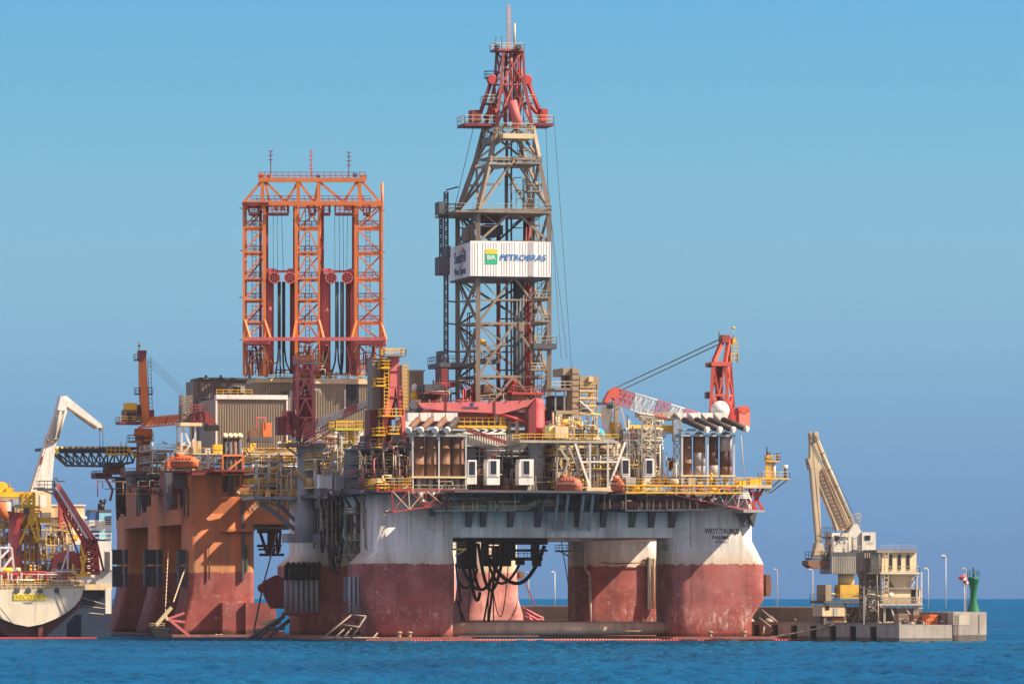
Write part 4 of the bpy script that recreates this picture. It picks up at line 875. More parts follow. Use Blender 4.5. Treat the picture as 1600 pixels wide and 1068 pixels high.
for i in range(12): MB().lathe(T.p(942+i*14.5,788.8,-5),[(.85,0),(.85,.3)],10,T.u).build('flange',M_RUST if i%2 else M_CREAM,p2)
MB().bar(T.p(978,797,-6),T.p(1110,796,-6),.3).build('hanger_beam',M_STEEL,p2)
for x in (953,978,1011,1021,1042,1051,1078): MB().bar(T.p(x,797 if x>960 else 794,-6),T.p(x,768 if x in (978,1011) else 780,-6),.26).build('hanger',M_CREAM,p2)
for x in (1000,1015,1036): MB().path([T.p(x,768,-3),T.p(x+6,797,-3)],.2).build('pipe',M_DGREY,p2)
# stores and pipework standing in front of the dark machinery house
fx=thing('pipe_manifold','shaded manifold of vertical pipes and lockers between the white cabins','manifold',T.p(790,766,8)); rng=random.Random(90)
for r in range(3): outfit(T,T.U(728,2+r*3),T.U(866,2+r*3),1.5+r*3,4+r*3,T.Z(790,766,2),T.Z(790,(742,722,705)[r],2),fx,rng,[M_GREY,M_DGREY,M_DSTEEL,M_STEEL,M_RUST,M_DRED,M_GREY],.8,'csrskxtk')
for x in (749,757,786,792,800,846,858): MB().bar(T.p(x,766,11.8),T.p(x,698,11.8),.35).build('post',M_GREY if x%2 else M_DGREY,fx)
for y in (704,712,733): MB().bar(T.p(728,y,11.9),T.p(826,y,11.9),.25).build('pipe_rail',M_GREY,fx)
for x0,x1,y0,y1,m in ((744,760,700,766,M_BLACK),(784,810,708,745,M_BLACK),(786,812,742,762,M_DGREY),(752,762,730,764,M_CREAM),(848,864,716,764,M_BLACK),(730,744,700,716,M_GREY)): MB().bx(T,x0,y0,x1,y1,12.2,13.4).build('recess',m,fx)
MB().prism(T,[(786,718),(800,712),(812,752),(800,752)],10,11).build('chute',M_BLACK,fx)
# ---------------------------------------------------------------- near rig: left side
def sag(fr,a,low,b,d,r,mat,root,name='hose',n=12):
    """a hanging hose through three pixel points (start, lowest, end)"""
    A,B=V((a[0],a[1],0)),V((b[0],b[1],0)); pts=[]
    for i in range(n+1):
        t=i/n; x=a[0]+(b[0]-a[0])*t
        tm=(low[0]-a[0])/(b[0]-a[0]) if abs(b[0]-a[0])>.1 else .5; tm=min(max(tm,.2),.8)
        y=a[1]+(low[1]-a[1])*(1-((t-tm)/tm)**2) if t<tm else b[1]+(low[1]-b[1])*(1-((t-tm)/(1-tm))**2)
        pts.append(fr.p(x,y,d))
    return MB().path(pts,r,6).build(name,mat,root)
# left crane: grey pedestal, dark red lattice tower, lattice boom to the right
M_BGREY=paint('blue_grey_paint',(.29,.30,.315),.25,.4)
lc=thing('lattice_boom_crane','dark red lattice tower crane on a blue-grey pedestal, boom slanting up to the right','crane',T.p(478,800,62))
MB().lathe(T.p(478,845,62),[(2.3,0),(2.3,6.5),(1.85,6.7),(1.75,18.0),(1.95,18.2),(2.0,20)],20).build('pedestal',M_BGREY,lc)
MB().bx(T,449,833,500,847,60,66).build('corbel',M_BGREY,lc)
c0=level(T,464,491,682,60,64.5); c1=level(T,466,488,562,60.3,64.2)
for i in range(4): MB().bar(c0[i],c1[i],.5).build('leg',M_PINK if i<2 else M_DRED,lc)
for k in range(4):
    a=[c0[i].lerp(c1[i],k/4) for i in range(4)]; b=[c0[i].lerp(c1[i],(k+1)/4) for i in range(4)]; mb=MB(); bay(mb,a,b,('A','X','X','A'),.3); mb.build('bracing',M_PINK,lc)
MB().bx(T,468,618,487,680,62.5,63.5).build('back_plate',M_DRED,lc)
MB().bx(T,464,555,490,565,60,64.5).build('tower_head',M_PINK,lc); q=level(T,464,505,564,60,64); MB().rail([q[0],q[1]],1.2,1.2,.12).build('railing',M_YEL,lc); slab(MB(),T,464,508,566,60,64,.25).build('platform',M_STEEL,lc)
mb=MB(); mb.bx(T,457,650,467,670,58,61); mb.bx(T,451,642,462,647,58,61); mb.build('winch_house',M_DRED,lc); mb=MB(); c=T.p(449,679,60); mb.lathe(c,[(1.1,0),(1.1,.9),(.9,.9),(.9,3.4),(1.15,3.5),(1.15,4.9)],12); mb.build('winch_drum',M_PINK,lc)
MB().bx(T,434,651,444,679,58,61).build('winch_house',M_DRED,lc)
MB().bx(T,444,692,510,697,59,66).build('ring_platform',M_DSTEEL,lc)
for a,b in (((446,697),(466,712)),((508,697),(490,712))): MB().bar(T.p(*a,60),T.p(*b,61),.35).build('bracket',M_BGREY,lc)
A=[T.p(470,684,57),T.p(476,662,57),T.p(476,662,60),T.p(470,684,60)]; B=[T.p(578,632,58),T.p(578,624,58),T.p(578,624,59.4),T.p(578,632,59.4)]
for k in range(5):
    a=[A[i].lerp(B[i],k/5) for i in range(4)]; b=[A[i].lerp(B[i],(k+1)/5) for i in range(4)]; mb=MB(); mb.lattice(a,b,5,.24,.15,'w'); mb.build('boom_section',(M_PINK,M_WHITE,M_WHITE,M_PINK,M_WHITE)[k],lc)
MB().prism(T,[(576,622),(590,616),(600,622),(596,640),(586,636),(578,634)],58,59.2).build('boom_head',M_BLACK,lc); MB().bx(T,580,636,607,641,57,60).build('hook_platform',M_DGREY,lc)
MB().prism(T,[(588,617),(598,620),(604,640),(597,640)],57.6,58).build('sheave_plate',M_PINK,lc)
MB().prism(T,[(500,668),(578,632),(578,634.5),(500,671)],57,57.3).build('boom_walkway',M_DSTEEL,lc)
for i in range(3): MB().bar(T.p(476,697-i*6,55+i),T.p(520-i*3,672-i*2,55+i),.3).build('boom_foot',M_WHITE if i%2 else M_PINK,lc)
# winch platform outboard of the far left column
wp=thing('winch_platform','blue-grey winch platform cantilevered left of the grey pedestal on diagonal struts','platform',T.p(430,790,70))
slab(MB(),T,397,463,775,64,78,.6).build('floor',M_BGREY,wp); q=level(T,397,463,775,64,78); MB().rail([q[3],q[0],q[1]],1.3,1.5,.14).build('railing',M_YEL,wp)
for a,b,w_ in (((402,780),(470,834),.75),((428,780),(472,824),.6),((405,780),(440,792),.35),((446,780),(446,800),.3),((434,780),(436,803),.3)): MB().bar(T.p(*a,66),T.p(*b,70),w_).build('strut',M_BGREY,wp)
for x,r in ((447,1.25),(452,1.1)): MB().lathe(T.p(x,766,67),[(r,0),(r,.3),(r*.55,.3),(r*.55,1.6),(r,1.6),(r,1.9)],14,T.w).build('winch_drum',M_STEEL,wp)
outfit(T,T.U(399,67),T.U(438,67),67,72,T.Z(430,775,67),T.Z(430,756,67),wp,random.Random(8),PALD,.95,'cpxrsv')
slab(MB(),T,397,440,757,66,76,.4).build('floor',M_STEEL,wp); q=level(T,397,440,757,66,76); MB().rail([q[0],q[1]],1.1,1.4,.13).build('railing',M_YEL,wp)
for x in (399,418,438): MB().bar(T.p(x,775,66.5),T.p(x,757,66.5),.3).build('post',M_STEEL,wp)
module('deck_module','cluttered white and yellow deck seen left of the blue-grey crane pedestal','deck module',T,398,462,(720,738,756),66,78,77,PALW,M_STEEL,M_YEL,M_WHITE,4,'w',.95,'cctvprsxk',2,True)
st=thing('stair_flight','yellow-railed stair flight descending across the blue-grey crane pedestal','stairs',T.p(480,770,58)); mb=MB(); mb.bar(T.p(462,740,58.5),T.p(490,763,58.5),.25,.5); mb.build('stringer',M_TAN,st); mb=MB(); a,b=T.p(462,740,58.3),T.p(490,763,58.3)
for h in (.5,1.1): mb.bar(a+V((0,0,h)),b+V((0,0,h)),.14)
for i in range(6): mb.bar(a.lerp(b,i/5),a.lerp(b,i/5)+V((0,0,1.1)),.12)
mb.build('railing',M_YEL,st)
# tank, white containers, yellow-topped access tower
tk=thing('tank','white round-ended tank behind the blue-grey crane pedestal','tank',T.p(500,720,66)); MB().ball(T.p(499,703,67),2.1,18,1.0).build('shell',M_WHITE,tk); MB().bx(T,490,716,508,722,66,68).build('saddle',M_GREY,tk)
module('deck_module','yellow-railed deck with a cream tank lying between white containers and pedestal','deck module',T,490,534,(716,731,760),50,62,78,PALY,M_CREAM,M_YEL,M_WHITE,4,'w',.9,'cctvrsx',2,True)
cn=thing('container_rack','bright white four-bay tank container beside the hanging hoses','container',T.p(509,765,30))
for i in range(4): MB().bx(T,499.3+i*5,741,503.9+i*5,764,30,33).build('bay',M_WHITE,cn)
MB().bx(T,498.5,739.6,520,741,29.8,33.2).build('frame',M_GREY,cn); MB().bx(T,498.5,764,520,766,29.8,33.2).build('frame',M_GREY,cn)
c2=thing('container','pale lilac-grey ribbed container right of the bright white tank container','container',T.p(530,768,29)); o=MB().bx(T,524,742,538,768,29,33).build('wall',M_GREY,c2); mb=MB()
for i in range(6): mb.bx(T,525+i*2.2,743,526+i*2.2,767,28.85,29)
mb.build('cladding',M_GREY,o)
M_YG=paint('yellow_green',(.55,.46,.05),.2,.2)
at=thing('access_tower','white braced access tower with a yellow-railed top platform and yellow stairs','tower',T.p(546,750,34))
platform(at,T,524,568,668,32,40,M_YG,M_YEL,1.4,.5,t=.15)
for x in (534,560): MB().bar(T.p(x,752,33),T.p(x,680,33),.4).build('post',M_WHITE,at); 
for a,b in (((534,684),(526,671)),((560,684),(567,671)),((534,708),(560,690)),((536,745),(556,722)),((556,745),(538,722))): MB().bar(T.p(*a,32.8),T.p(*b,32.8),.32).build('brace',M_WHITE,at)
for y in (690,708,727): platform(at,T,535,561,y,33,39,M_YG,M_YEL,1.1,.3)
for k,(y0,y1) in enumerate(((708,690),(727,708),(690,668))): MB().bar(T.p(540 if k%2 else 556,y0,34),T.p(556 if k%2 else 540,y1,34),.5,.3).build('stair',M_YEL,at)
MB().bx(T,547,670,552,700,33.5,35).build('ladder',M_YEL,at)
outfit(T,T.U(530,36),T.U(580,36),35,40,T.Z(550,752,35),T.Z(550,736,35),at,random.Random(81),PALY,.95)
lbx=solo(MB().ball(T.p(582,757,10),1.15,14,.75,T.u),'buoy',[M_YEL],'yellow and blue rounded rescue pod on the deck edge left of the red truss','rescue pod',T.p(582,764,10)); 
mb=MB(); mb.ball(T.p(582.5,754.5,10.1),.95,12,.7,T.u); o=mb.build('canopy',paint('pod_blue',(.10,.22,.45),.1,0),lbx)
# faded red A-frame knuckle crane
ac=thing('folding_crane','upright faded red A-shaped folding crane with yellow landings left of the brown silencers','crane',T.p(615,760,14))
MB().prism(T,[(609.5,557),(624,557),(624,600),(629,606),(609,606),(609.5,600)],14,16.5).build('head',M_PINK,ac)
MB().prism(T,[(609,604),(617,604),(616,622),(606.5,656),(600,656),(604,630)],14,16).build('leg',M_PINK,ac)
MB().prism(T,[(618,604),(628,604),(634,652),(625,652),(621,625)],14,16).build('leg',M_PINK,ac)
MB().prism(T,[(606,656),(600,656),(591,742),(597,742)],14,15.5).build('leg',M_PINK,ac)
MB().prism(T,[(627,652),(633,652),(636,700),(631,700)],14,15.5).build('leg',M_PINK,ac)
MB().bx(T,609,579,624.5,580.5,13.8,16.6).build('flange',M_DRED,ac); MB().bx(T,604,619,632,621,13.8,16.2).build('flange',M_DRED,ac)
MB().bx(T,614,612,618,655,15,16.5).build('inner_cylinder',M_DRED,ac); MB().bx(T,603,690,626,728,16,21).build('machinery_block',M_DRED,ac); MB().bx(T,596,560,612,700,17,22).build('backbone',M_DRED,ac)
for x0,x1,y in ((600,634,554),(596,610,573),(597,629,648),(587,603,678),(607,625,676),(585,598,708),(588,604,601)): platform(ac,T,x0,x1,y,12.5,17,M_YEL if y!=554 else M_DSTEEL,M_YEL,1.25,.3,t=.15)
for x,y0,y1 in ((604,640,560),(634,640,565),(596,705,655)): MB().ladder(T.p(x,y0,13.5),T.p(x,y1,13.5),T.u,.9,.17,.7).build('ladder',M_YEL,ac)
for r,c in (((628,570,636,640),M_TAN),((578,640,600,700),M_DRED),((582,560,600,640),M_DSTEEL),((570,680,592,740),M_DGREY),((625,655,645,668),M_WHITE),((634,680,641,700),M_PINK)): MB().bx(T,*r,18,23).build('machinery_block',c,ac)
bm=thing('vent','white mushroom vent on a yellow base beside the tan deck tower','vent',T.p(648,624,40)); MB().lathe(T.p(648,624,40),[(.9,0),(.9,1.2),(.6,1.3),(.6,1.6)],10).build('base',M_YEL,bm); MB().ball(T.p(648,606,40),.7,12,1.3).build('cap',M_WHITE,bm)
module('deck_module','dark crowded machinery deck between access tower and folding crane','deck module',T,560,640,(700,722,742,763),10,24,79,PALD+[M_DRED,M_DRED,M_PINK],M_DGREY,M_DSTEEL,M_DSTEEL,5,'w',.97,'cctvprsxk',2,True)
module('deck_module','red-edged pipe deck at the foot of the folding crane','deck module',T,588,644,(756,766),-7,4,80,PALW,M_DRED,M_YEL,M_RED,4,None,.9,'pxrrcx',2,True)
# hanging hoses on the left hull side
hs=thing('hose_bundle','thick bundle of black hoses and chains hanging down the left hull side','hoses',T.p(515,770,20))
rng=random.Random(14)
for i in range(17):
    x=499+i*2.15+rng.uniform(-.5,.5); y0=762+rng.uniform(0,8); y1=rng.uniform(840,868) if i>5 else rng.uniform(800,845)
    pts=[T.p(x+rng.uniform(-.6,.6)+ (3 if k>2 and i<4 else 0),y0+(y1-y0)*k/6,14+i*.5) for k in range(7)]; MB().path(pts,rng.choice((.16,.2,.26)),6).build('hose',M_BLACK if i%3 else M_DSTEEL,hs)
for a,l,b,r in (((501,800),(503,863),(509,800),.24),((512,850),(518,892),(524,850),.2),((515,850),(522,888),(529,845),.18),((519,855),(526,897),(533,850),.2),((524,850),(530,880),(536,840),.18)): sag(T,a,l,b,16,r,M_BLACK,hs)
for r in ((500,762,512,778),(514,766,536,774)): MB().bx(T,*r,14,20).build('hose_reel',M_DGREY,hs)
# ladder landings on the left side of the hull
for y,lb in ((800,'upper'),(842,'middle'),(865,'lower')):
    pf=thing('landing','small rusty landing on the left hull side, the %s of three'%lb,'landing',T.p(552,y,18)); platform(pf,T,540,562,y,15,20,M_TAN,M_DSTEEL,1.1,.3)
    for a,b in (((541,y+2),(556,y+22)),((556,y+2),(562,y+20))): MB().bar(T.p(*a,16),T.p(*b,18),.28).build('strut',M_DSTEEL,pf)
for k,x in enumerate((515,532,548,566)):
    for kk in (0,): MB().bar(T.p(x,768,12),T.p(x+16,792,16),.4).build('strut',M_DGREY,taurus)
# fairlead tubes on the far left column, chain stopper on the near one
fl=thing('chain_fairleads','row of seven upright grey chain pipes with black caps on the far left column','fairleads',T.p(470,955,73))
for i in range(7):
    x=447+i*8.0; MB().tube(T.p(x,957,73.6),T.p(x,900,73.6),.42,n=10).build('chain_pipe',M_BGREY,fl); MB().path([T.p(x,905,73.3),T.p(x,886,73.3),T.p(x+4,880,74.2)],.5,8).build('cap',M_BLACK,fl)
MB().bx(T,443,956,500,961,72.5,75).build('sill',M_DRED,fl)
cs=thing('chain_stopper','dark chain stopper box on the left corner of the near left column','chain stopper',T.p(553,950,2)); MB().bx(T,541,901,565,940,4.2,7).build('housing',M_DGREY,cs)
for x in (546,553,560): MB().tube(T.p(x,957,4),T.p(x,900,4),.3,n=8).build('chain_pipe',M_BGREY,cs)
fw=thing('fairlead_wheel','dark chain wheel on a bracket at the outer edge of the far left column','fairlead',T.p(415,925,80)); MB().lathe(T.p(409.5,918,80)-T.w*.4,[(.8,0),(.95,.2),(.95,.6),(.8,.8)],16,T.w).build('wheel',M_DRED,fw); MB().prism(T,[(412,908),(432,898),(450,905),(450,950),(425,950),(414,930)],80,82).build('bracket',M_DRED,fw)
def chain(fr,a,b,d0,d1,name,label,mat,r=.16):
    p,q=fr.p(*a,d0),fr.p(*b,d1); mb=MB(); n=max(4,int((q-p).length/.55)); dv=(q-p)/n
    for i in range(n): mb.bar(p+dv*i,p+dv*(i+.92),r*2 if i%2 else r*.9,r*.9 if i%2 else r*2)
    return solo(mb,name,mat,label,'chain',q)
chain(T,(432,836),(411,914),84,80,'anchor_chain','anchor chain dropping from the far rig frame to the dark chain wheel',M_DGREY); chain(T,(409,924),(396,988),80,78,'anchor_chain','anchor chain running from the chain wheel down into the water',M_DGREY,.2)
bf=thing('bolster_frame','slanting open anchor rack of pale tubes at the waterline of the near left column','anchor rack',T.p(545,998,-7))
for a,b in (((549,960),(506,995)),((572,962),(549,996)),((532,975),(562,979)),((539,981),(524,995)),((549,981),(537,995)),((502,996),(592,995.5)),((549,960),(572,962)),((590,988),(578,1001))): MB().tube(T.p(*a,-7),T.p(*b,-8),.17,n=7).build('tube',M_DSTEEL,bf)
br2=thing('bolster_frame','dark slanting anchor rack beside the far left column near the water','anchor rack',T.p(430,990,70))
for a,b in (((444,962),(384,1000)),((452,968),(412,1000)),((438,968),(396,1000)),((384,998),(450,998)),((398,985),(445,980))): MB().tube(T.p(*a,70),T.p(*b,68),.4,n=7).build('tube',M_DGREY,br2)
for a,b in (((404,975),(445,974)),((408,972),(440,966)),((412,976),(430,966))): MB().bar(T.p(*a,76),T.p(*b,76),.35).build('rail',M_CREAM,br2)
bt=thing('work_boat','small work boat with orange and blue bands floating behind the anchor rack','boat',T.p(430,997,110)); MB().bx(T,402,986,446,991,108,112).build('band',M_ORANGE,bt); MB().bx(T,415,991,446,995,108,112).build('band',M_LTEAL,bt); MB().bx(T,396,995,450,1000,107,113).build('hull',M_DGREY,bt)
# --- moonpool gear and hoses hanging under the hull
ug=thing('underdeck_frame','dark hanging frame of guide beams under the hull seen through the opening','frame',T.p(780,843,40))
for r in ((712,838,856,846),(722,882,746,888),(720,846,727,886),(738,846,745,886),(730,846,734,884),(758,846,764,884),(775,852,780,884),(786,846,799,884),(764,880,778,884),(800,846,806,874),(800,858,856,861),(803,870,848,875),(836,846,843,874),(838,874,846,884),(812,874,820,882),(764,852,800,855),(764,866,800,869),(764,846,856,850)): MB().bx(T,*r,38,42).build('guide_beam',M_BLACK,ug)
platform(ug,T,810,838,870,39,42,M_BLACK,M_BLACK,1.6,.3); platform(ug,T,762,786,872,41,45,M_ORANGE,M_YEL,1.4,.3)
uh=thing('hose_festoon','festoon of thick black hoses looping below the dark underdeck frame','hoses',T.p(780,850,36))
for a,l,b,r in (((722,884),(751,921),(776,885),.34),((730,850),(746,938),(750,924),.34),((747,848),(767,922),(788,856),.34),((755,848),(783,911),(811,882),.3),((758,860),(808,911),(851,852),.42),((715,905),(728,918),(746,888),.26),((734,850),(752,921),(786,850),.3),((771,925),(782,963),(794,884),.1)): sag(T,a,l,b,36,r,M_BLACK,uh)
for a,b,r in (((713,936),(727,972),.18),((716,938),(722,972),.18),((756,970),(768,902),.2),((763,972),(773,892),.26),((771,842),(771,972),.12),((736,900),(731,972),.1),((712,880),(720,940),.2),((765,868),(762,970),.12)): MB().tube(T.p(*a,36),T.p(*b,36),r,n=6).build('line',M_BLACK,uh)
for x0,x1,y,d,lb,c in ((711,729,856,4,'yellow-railed landing inside the left column of the opening',M_YEL),(874,893,859,78,'dark railed landing at the inner edge of the far right column',M_DGREY),(1012,1036,857,78,'dark railed landing at the right edge of the far right column',M_DGREY),(1042,1064,860,4,'cream landing inside the near right column',M_CREAM)):
    pf=thing('landing',lb,'landing',T.p(x0,y,d)); platform(pf,T,x0,x1,y,d,d+4,c,M_DSTEEL,1.1,.35); MB().bar(T.p(x0 if x0>800 else x1,y+1,d+.5),T.p(x1 if x0>800 else x0,y+12,d+1),.3).build('strut',M_STEEL,pf)
ml=solo(MB().tube(T.p(877,846,80),T.p(894,948,90),.1,n=5),'mooring_wire',M_DGREY,'thin dark wire slanting down left of the far right column','wire',T.p(877,846,80))
# pipes standing on the far right column
fp=thing('riser_pipes','pale riser pipe and ladder strip on the front of the far right column','riser pipes',T.p(1015,960,73))
MB().path([T.p(912,850,73.8),T.p(914,888,73.8),T.p(921,897,73.8),T.p(923,978,73.8)],.3,8).build('riser',M_STEEL,fp)
for x in (1016,1021,1026): MB().tube(T.p(x,872,74),T.p(x,950,74),.28,n=7).build('riser',M_CREAM,fp)
MB().bx(T,1012,870,1015,952,73.6,74.6).build('guard',M_DGREY,fp); MB().tube(T.p(1032,850,73),T.p(1032,980,73),.25).build('riser',M_DGREY,fp)
mb=MB(); mb.path([T.p(940,878,74),T.p(960,880,74),T.p(1012,878,74)],.14); mb.build('cable',M_RUST,fp)
# waterline items
ob=MB(); q0=T.p(640,1004.5,-14); q1=T.p(1392,1003.5,-14); nb=150
for i in range(nb):
    a=q0.lerp(q1,i/nb); b=q0.lerp(q1,(i+.82)/nb); s=.35*math.sin(i*.15); a=a+V((0,s,0)); b=b+V((0,s,0)); a.z=b.z=.1; ob.tube(a,b,.26,n=7)
solo(ob,'containment_boom',paint('boom_red',(.42,.05,.06),.2,.1),'long floating red containment boom strung along the waterline','floating boom',q0)
for i,(x,y) in enumerate(((1196,968),(1210,964),(1226,970))):
    pass
rk=thing('bolster_frame','pale tubular anchor rack in the shade right of the near right column','anchor rack',T.p(1205,990,2))
for a,b in (((1190,952),(1232,988)),((1186,965),(1222,992)),((1205,962),(1218,976)),((1188,990),(1236,990)),((1215,975),(1205,988)),((1195,975),(1192,990))): MB().tube(T.p(*a,4),T.p(*b,2),.2,n=7).build('tube',M_DSTEEL,rk)
fb=thing('fender_bracket','weathered fender bracket on the outer edge of the near right column','fender',T.p(1200,920,5)); MB().bx(T,1197,897,1204,931,6,11).build('fender',M_RUST,fb); MB().bx(T,1197,905,1205.5,925,7,10).build('plate',M_PON,fb)
# ---------------------------------------------------------------- orange rig behind
E=Fr(800,1232,13)
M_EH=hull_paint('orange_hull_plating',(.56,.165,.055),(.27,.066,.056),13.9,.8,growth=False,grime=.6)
M_EIN=hull_paint('shaded_inner_plating',(.27,.085,.045),(.09,.035,.04),9.0,.6,growth=False,grime=.6)  # hull colours darkened to paint the shade inside the recesses
M_EPINK=hull_paint('pale_pink_plating',(.62,.47,.36),(.52,.20,.165),13.9,.3,growth=False)  # paler pink and cream than the rest of this hull
em=thing('drilling_rig','orange drilling rig moored behind on the left, hull in rust-red and orange','drilling rig',E.l(0,40,0))
eu0,eu1=E.U(298),E.U(398); eR0,eR1=E.U(735),E.U(811); ZE=E.Z(300,738,0); ZH=E.Z(400,802,0)
for d0,d1 in ((0,13),(45,58),(90,103)):
    lv=[(-6,eu0-2.6,eu1,d0-.5,d1+1.5,1.2),(1.5,eu0-2.4,eu1,d0-.5,d1+1.4,1.2),(5,eu0-1.4,eu1,d0-.2,d1+.8,1.2),(9.5,eu0-.3,eu1,d0,d1,1.2),(13,eu0,eu1,d0,d1,1.2),(ZH,eu0,eu1,d0,d1,1.2)]
    column(E,lv,'column',M_EH,em)
for d0,d1 in ((0,15),(62,78)):
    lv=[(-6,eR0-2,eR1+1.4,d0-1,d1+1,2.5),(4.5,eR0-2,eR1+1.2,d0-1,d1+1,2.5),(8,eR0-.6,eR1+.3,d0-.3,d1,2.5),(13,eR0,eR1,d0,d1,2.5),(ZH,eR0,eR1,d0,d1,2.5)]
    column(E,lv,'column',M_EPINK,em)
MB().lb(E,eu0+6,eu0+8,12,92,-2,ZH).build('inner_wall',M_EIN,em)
mb=MB(); mb.lb(E,eu0+.02,eR1-.02,.02,103,ZH-2.2,ZE); mb.build('upper_hull',M_EH,em)
mb=MB()
for d in (13,58): # stiffened coaming above the recesses
    mb=MB(); z=E.Z(250,805,20); pts=[]
    mb.lb(E,eu0+.05,eu0+6,d,d+32,z,ZH-.5); mb.build('recess_head',M_EH,em)
MB().lb(E,eu0-.8,eR1+.8,-.8,104,ZE,ZE+.6).build('deck_plate',M_DRED,em); [MB().lb(E,E.U(a,-10),E.U(b,-10),-10.5,-.8,ZE+.02,ZE+.5).build('added_shade_shelf',M_DRED,em) for a,b in ((335,408),(432,458),(474,640))]  # overhang pieces added to shade the hull front, gaps leave sunbeams
for a,b in ((eu0-5,eu1+3),(eR0-4,eR1+4)): MB().lb(E,a,b,-6,110,-6,.5).build('pontoon',M_PON,em)
# apron box right of the leftmost column and its shelf
MB().bx(E,345,826,398,830,-1.2,0).build('shelf',M_EH,em); MB().bx(E,378,782,382,905,-.7,.1).build('pipe_guard',M_DGREY,em); MB().tube(E.p(327,905,-.4),E.p(327,850,-.4),.18).build('ladder_rail',M_RUST,em); MB().bx(E,384,852,387,892,-.7,0).build('stain_box',paint('green_streak_paint',(.05,.13,.09),.4,.3),em)
text('West Eminence','name_lettering',E,434,793,-.1,1.15,M_STEEL,em,13.5)
# corner bracing of the ledge at the water
for x in (345,338,399): MB().tube(E.p(x,997,-5),E.p(x,990,-5),.35).build('bollard',M_CREAM,em)
MB().bx(E,302,993,388,999,-5.5,-3).build('ledge',paint('ochre_ledge',(.50,.30,.14),.3,.5),em)
MB().bx(E,348,941,430,999,-4,3).build('bolster_box',M_EH,em); MB().prism(E,[(384,941),(420,941),(432,955),(430,999),(384,999)],-5,-4).build('bolster_box',M_EH,em)
def dside(fr,px,u):
    a,b=-10,140
    for _ in range(40):
        m=(a+b)/2
        if fr.U(px,m)<u: a=m
        else: b=m
    return a
# fender stacks between the columns
for i,(x0,x1,w2) in enumerate(((176,190,2),(195,200,1),(226,244,3),(247,254,1),(279,290,2))):
    d=dside(E,(x0+x1)/2,eu0-1.2); ft=thing('fender_stack','dark upright fender stack on the shaded left side, number %s from its far end'%('one','two','three','four','five')[i],'fender',E.p((x0+x1)/2,915,d),'fender stacks on the shaded side of the orange rig')
    MB().bx(E,x0,858,x1,881,d-.5,d+2).build('upper_pad',paint('dark_teal',(.025,.05,.055),.3,.2),ft)
    for k in range(w2): MB().bx(E,x0+(x1-x0)*k/w2+.3,884,x0+(x1-x0)*(k+1)/w2-.6,916,d-.4,d+2).build('lower_pad',paint('slate_pad',(.05,.075,.095),.3,.2),ft)
# hull-side gear in shade
hg=thing('winch_gallery','dark winch gallery wrapped round the top of the shaded left side','gallery',E.p(240,745,30))
for r,d,c in (((150,738,175,746),70,M_DRED),((168,722,195,740),66,M_DRED),((205,735,265,760),30,M_DGREY),((258,738,300,770),8,M_DRED),((262,742,292,762),5,M_DGREY),((222,745,236,790),36,M_DGREY),((262,765,278,795),8,M_DRED),((266,775,276,788),6,M_DGREY),((300,735,398,742),-3,M_DRED)):
    MB().bx(E,*r,d,d+7).build('gear_box',c,hg)
for x0,x1,y,d in ((150,200,744,66),(196,262,740,30),(258,300,736,4),(300,345,735,-3)): platform(hg,E,x0,x1,y,d,d+7,M_DRED,M_DSTEEL,1.3,.4)
for i in range(5): 
    x=182+i*3.2; MB().path([E.p(x,745,58),E.p(x+.3,790+i*4,58),E.p(x+1.5,812-i*5,58)],.25).build('hose',M_BLACK,hg)
for x in (214,218,288,294): MB().tube(E.p(x,760,28 if x<250 else 2),E.p(x,806,28 if x<250 else 2),.2).build('pipe',M_DGREY,hg)
for a,b in (((165,746),(176,765)),((176,765),(172,782)),((196,745),(205,770)),((222,762),(262,775)),((262,775),(258,790))): MB().bar(E.p(*a,60 if a[0]<200 else 28),E.p(*b,60 if a[0]<200 else 28),.5).build('strut',M_DRED,hg)
MB().prism(E,[(258,738),(272,738),(266,795),(262,795)],1,3).build('chute',M_DGREY,hg); MB().prism(E,[(214,746),(238,746),(228,800),(224,800)],28,30).build('chute',M_BLACK,hg)
# underdeck frame seen between the rigs
uf=thing('underdeck_frame','dark red hanging trestle below the orange hull between the two rigs','frame',E.p(420,803,30))
for r in ((404,800,440,822),(408,826,440,832),(424,830,430,868),(408,850,440,854),(410,856,438,859)): MB().bx(E,*r,28,33).build('beam',M_DRED,uf)
for a,b in (((406,830),(418,866)),((432,830),(434,868)),((438,832),(436,862))): MB().bar(E.p(*a,29),E.p(*b,29),.6).build('leg',M_DRED,uf)
for r in ((409,864,421,868),(430,864,444,868)): MB().bx(E,*r,28,31).build('foot',M_DRED,uf)
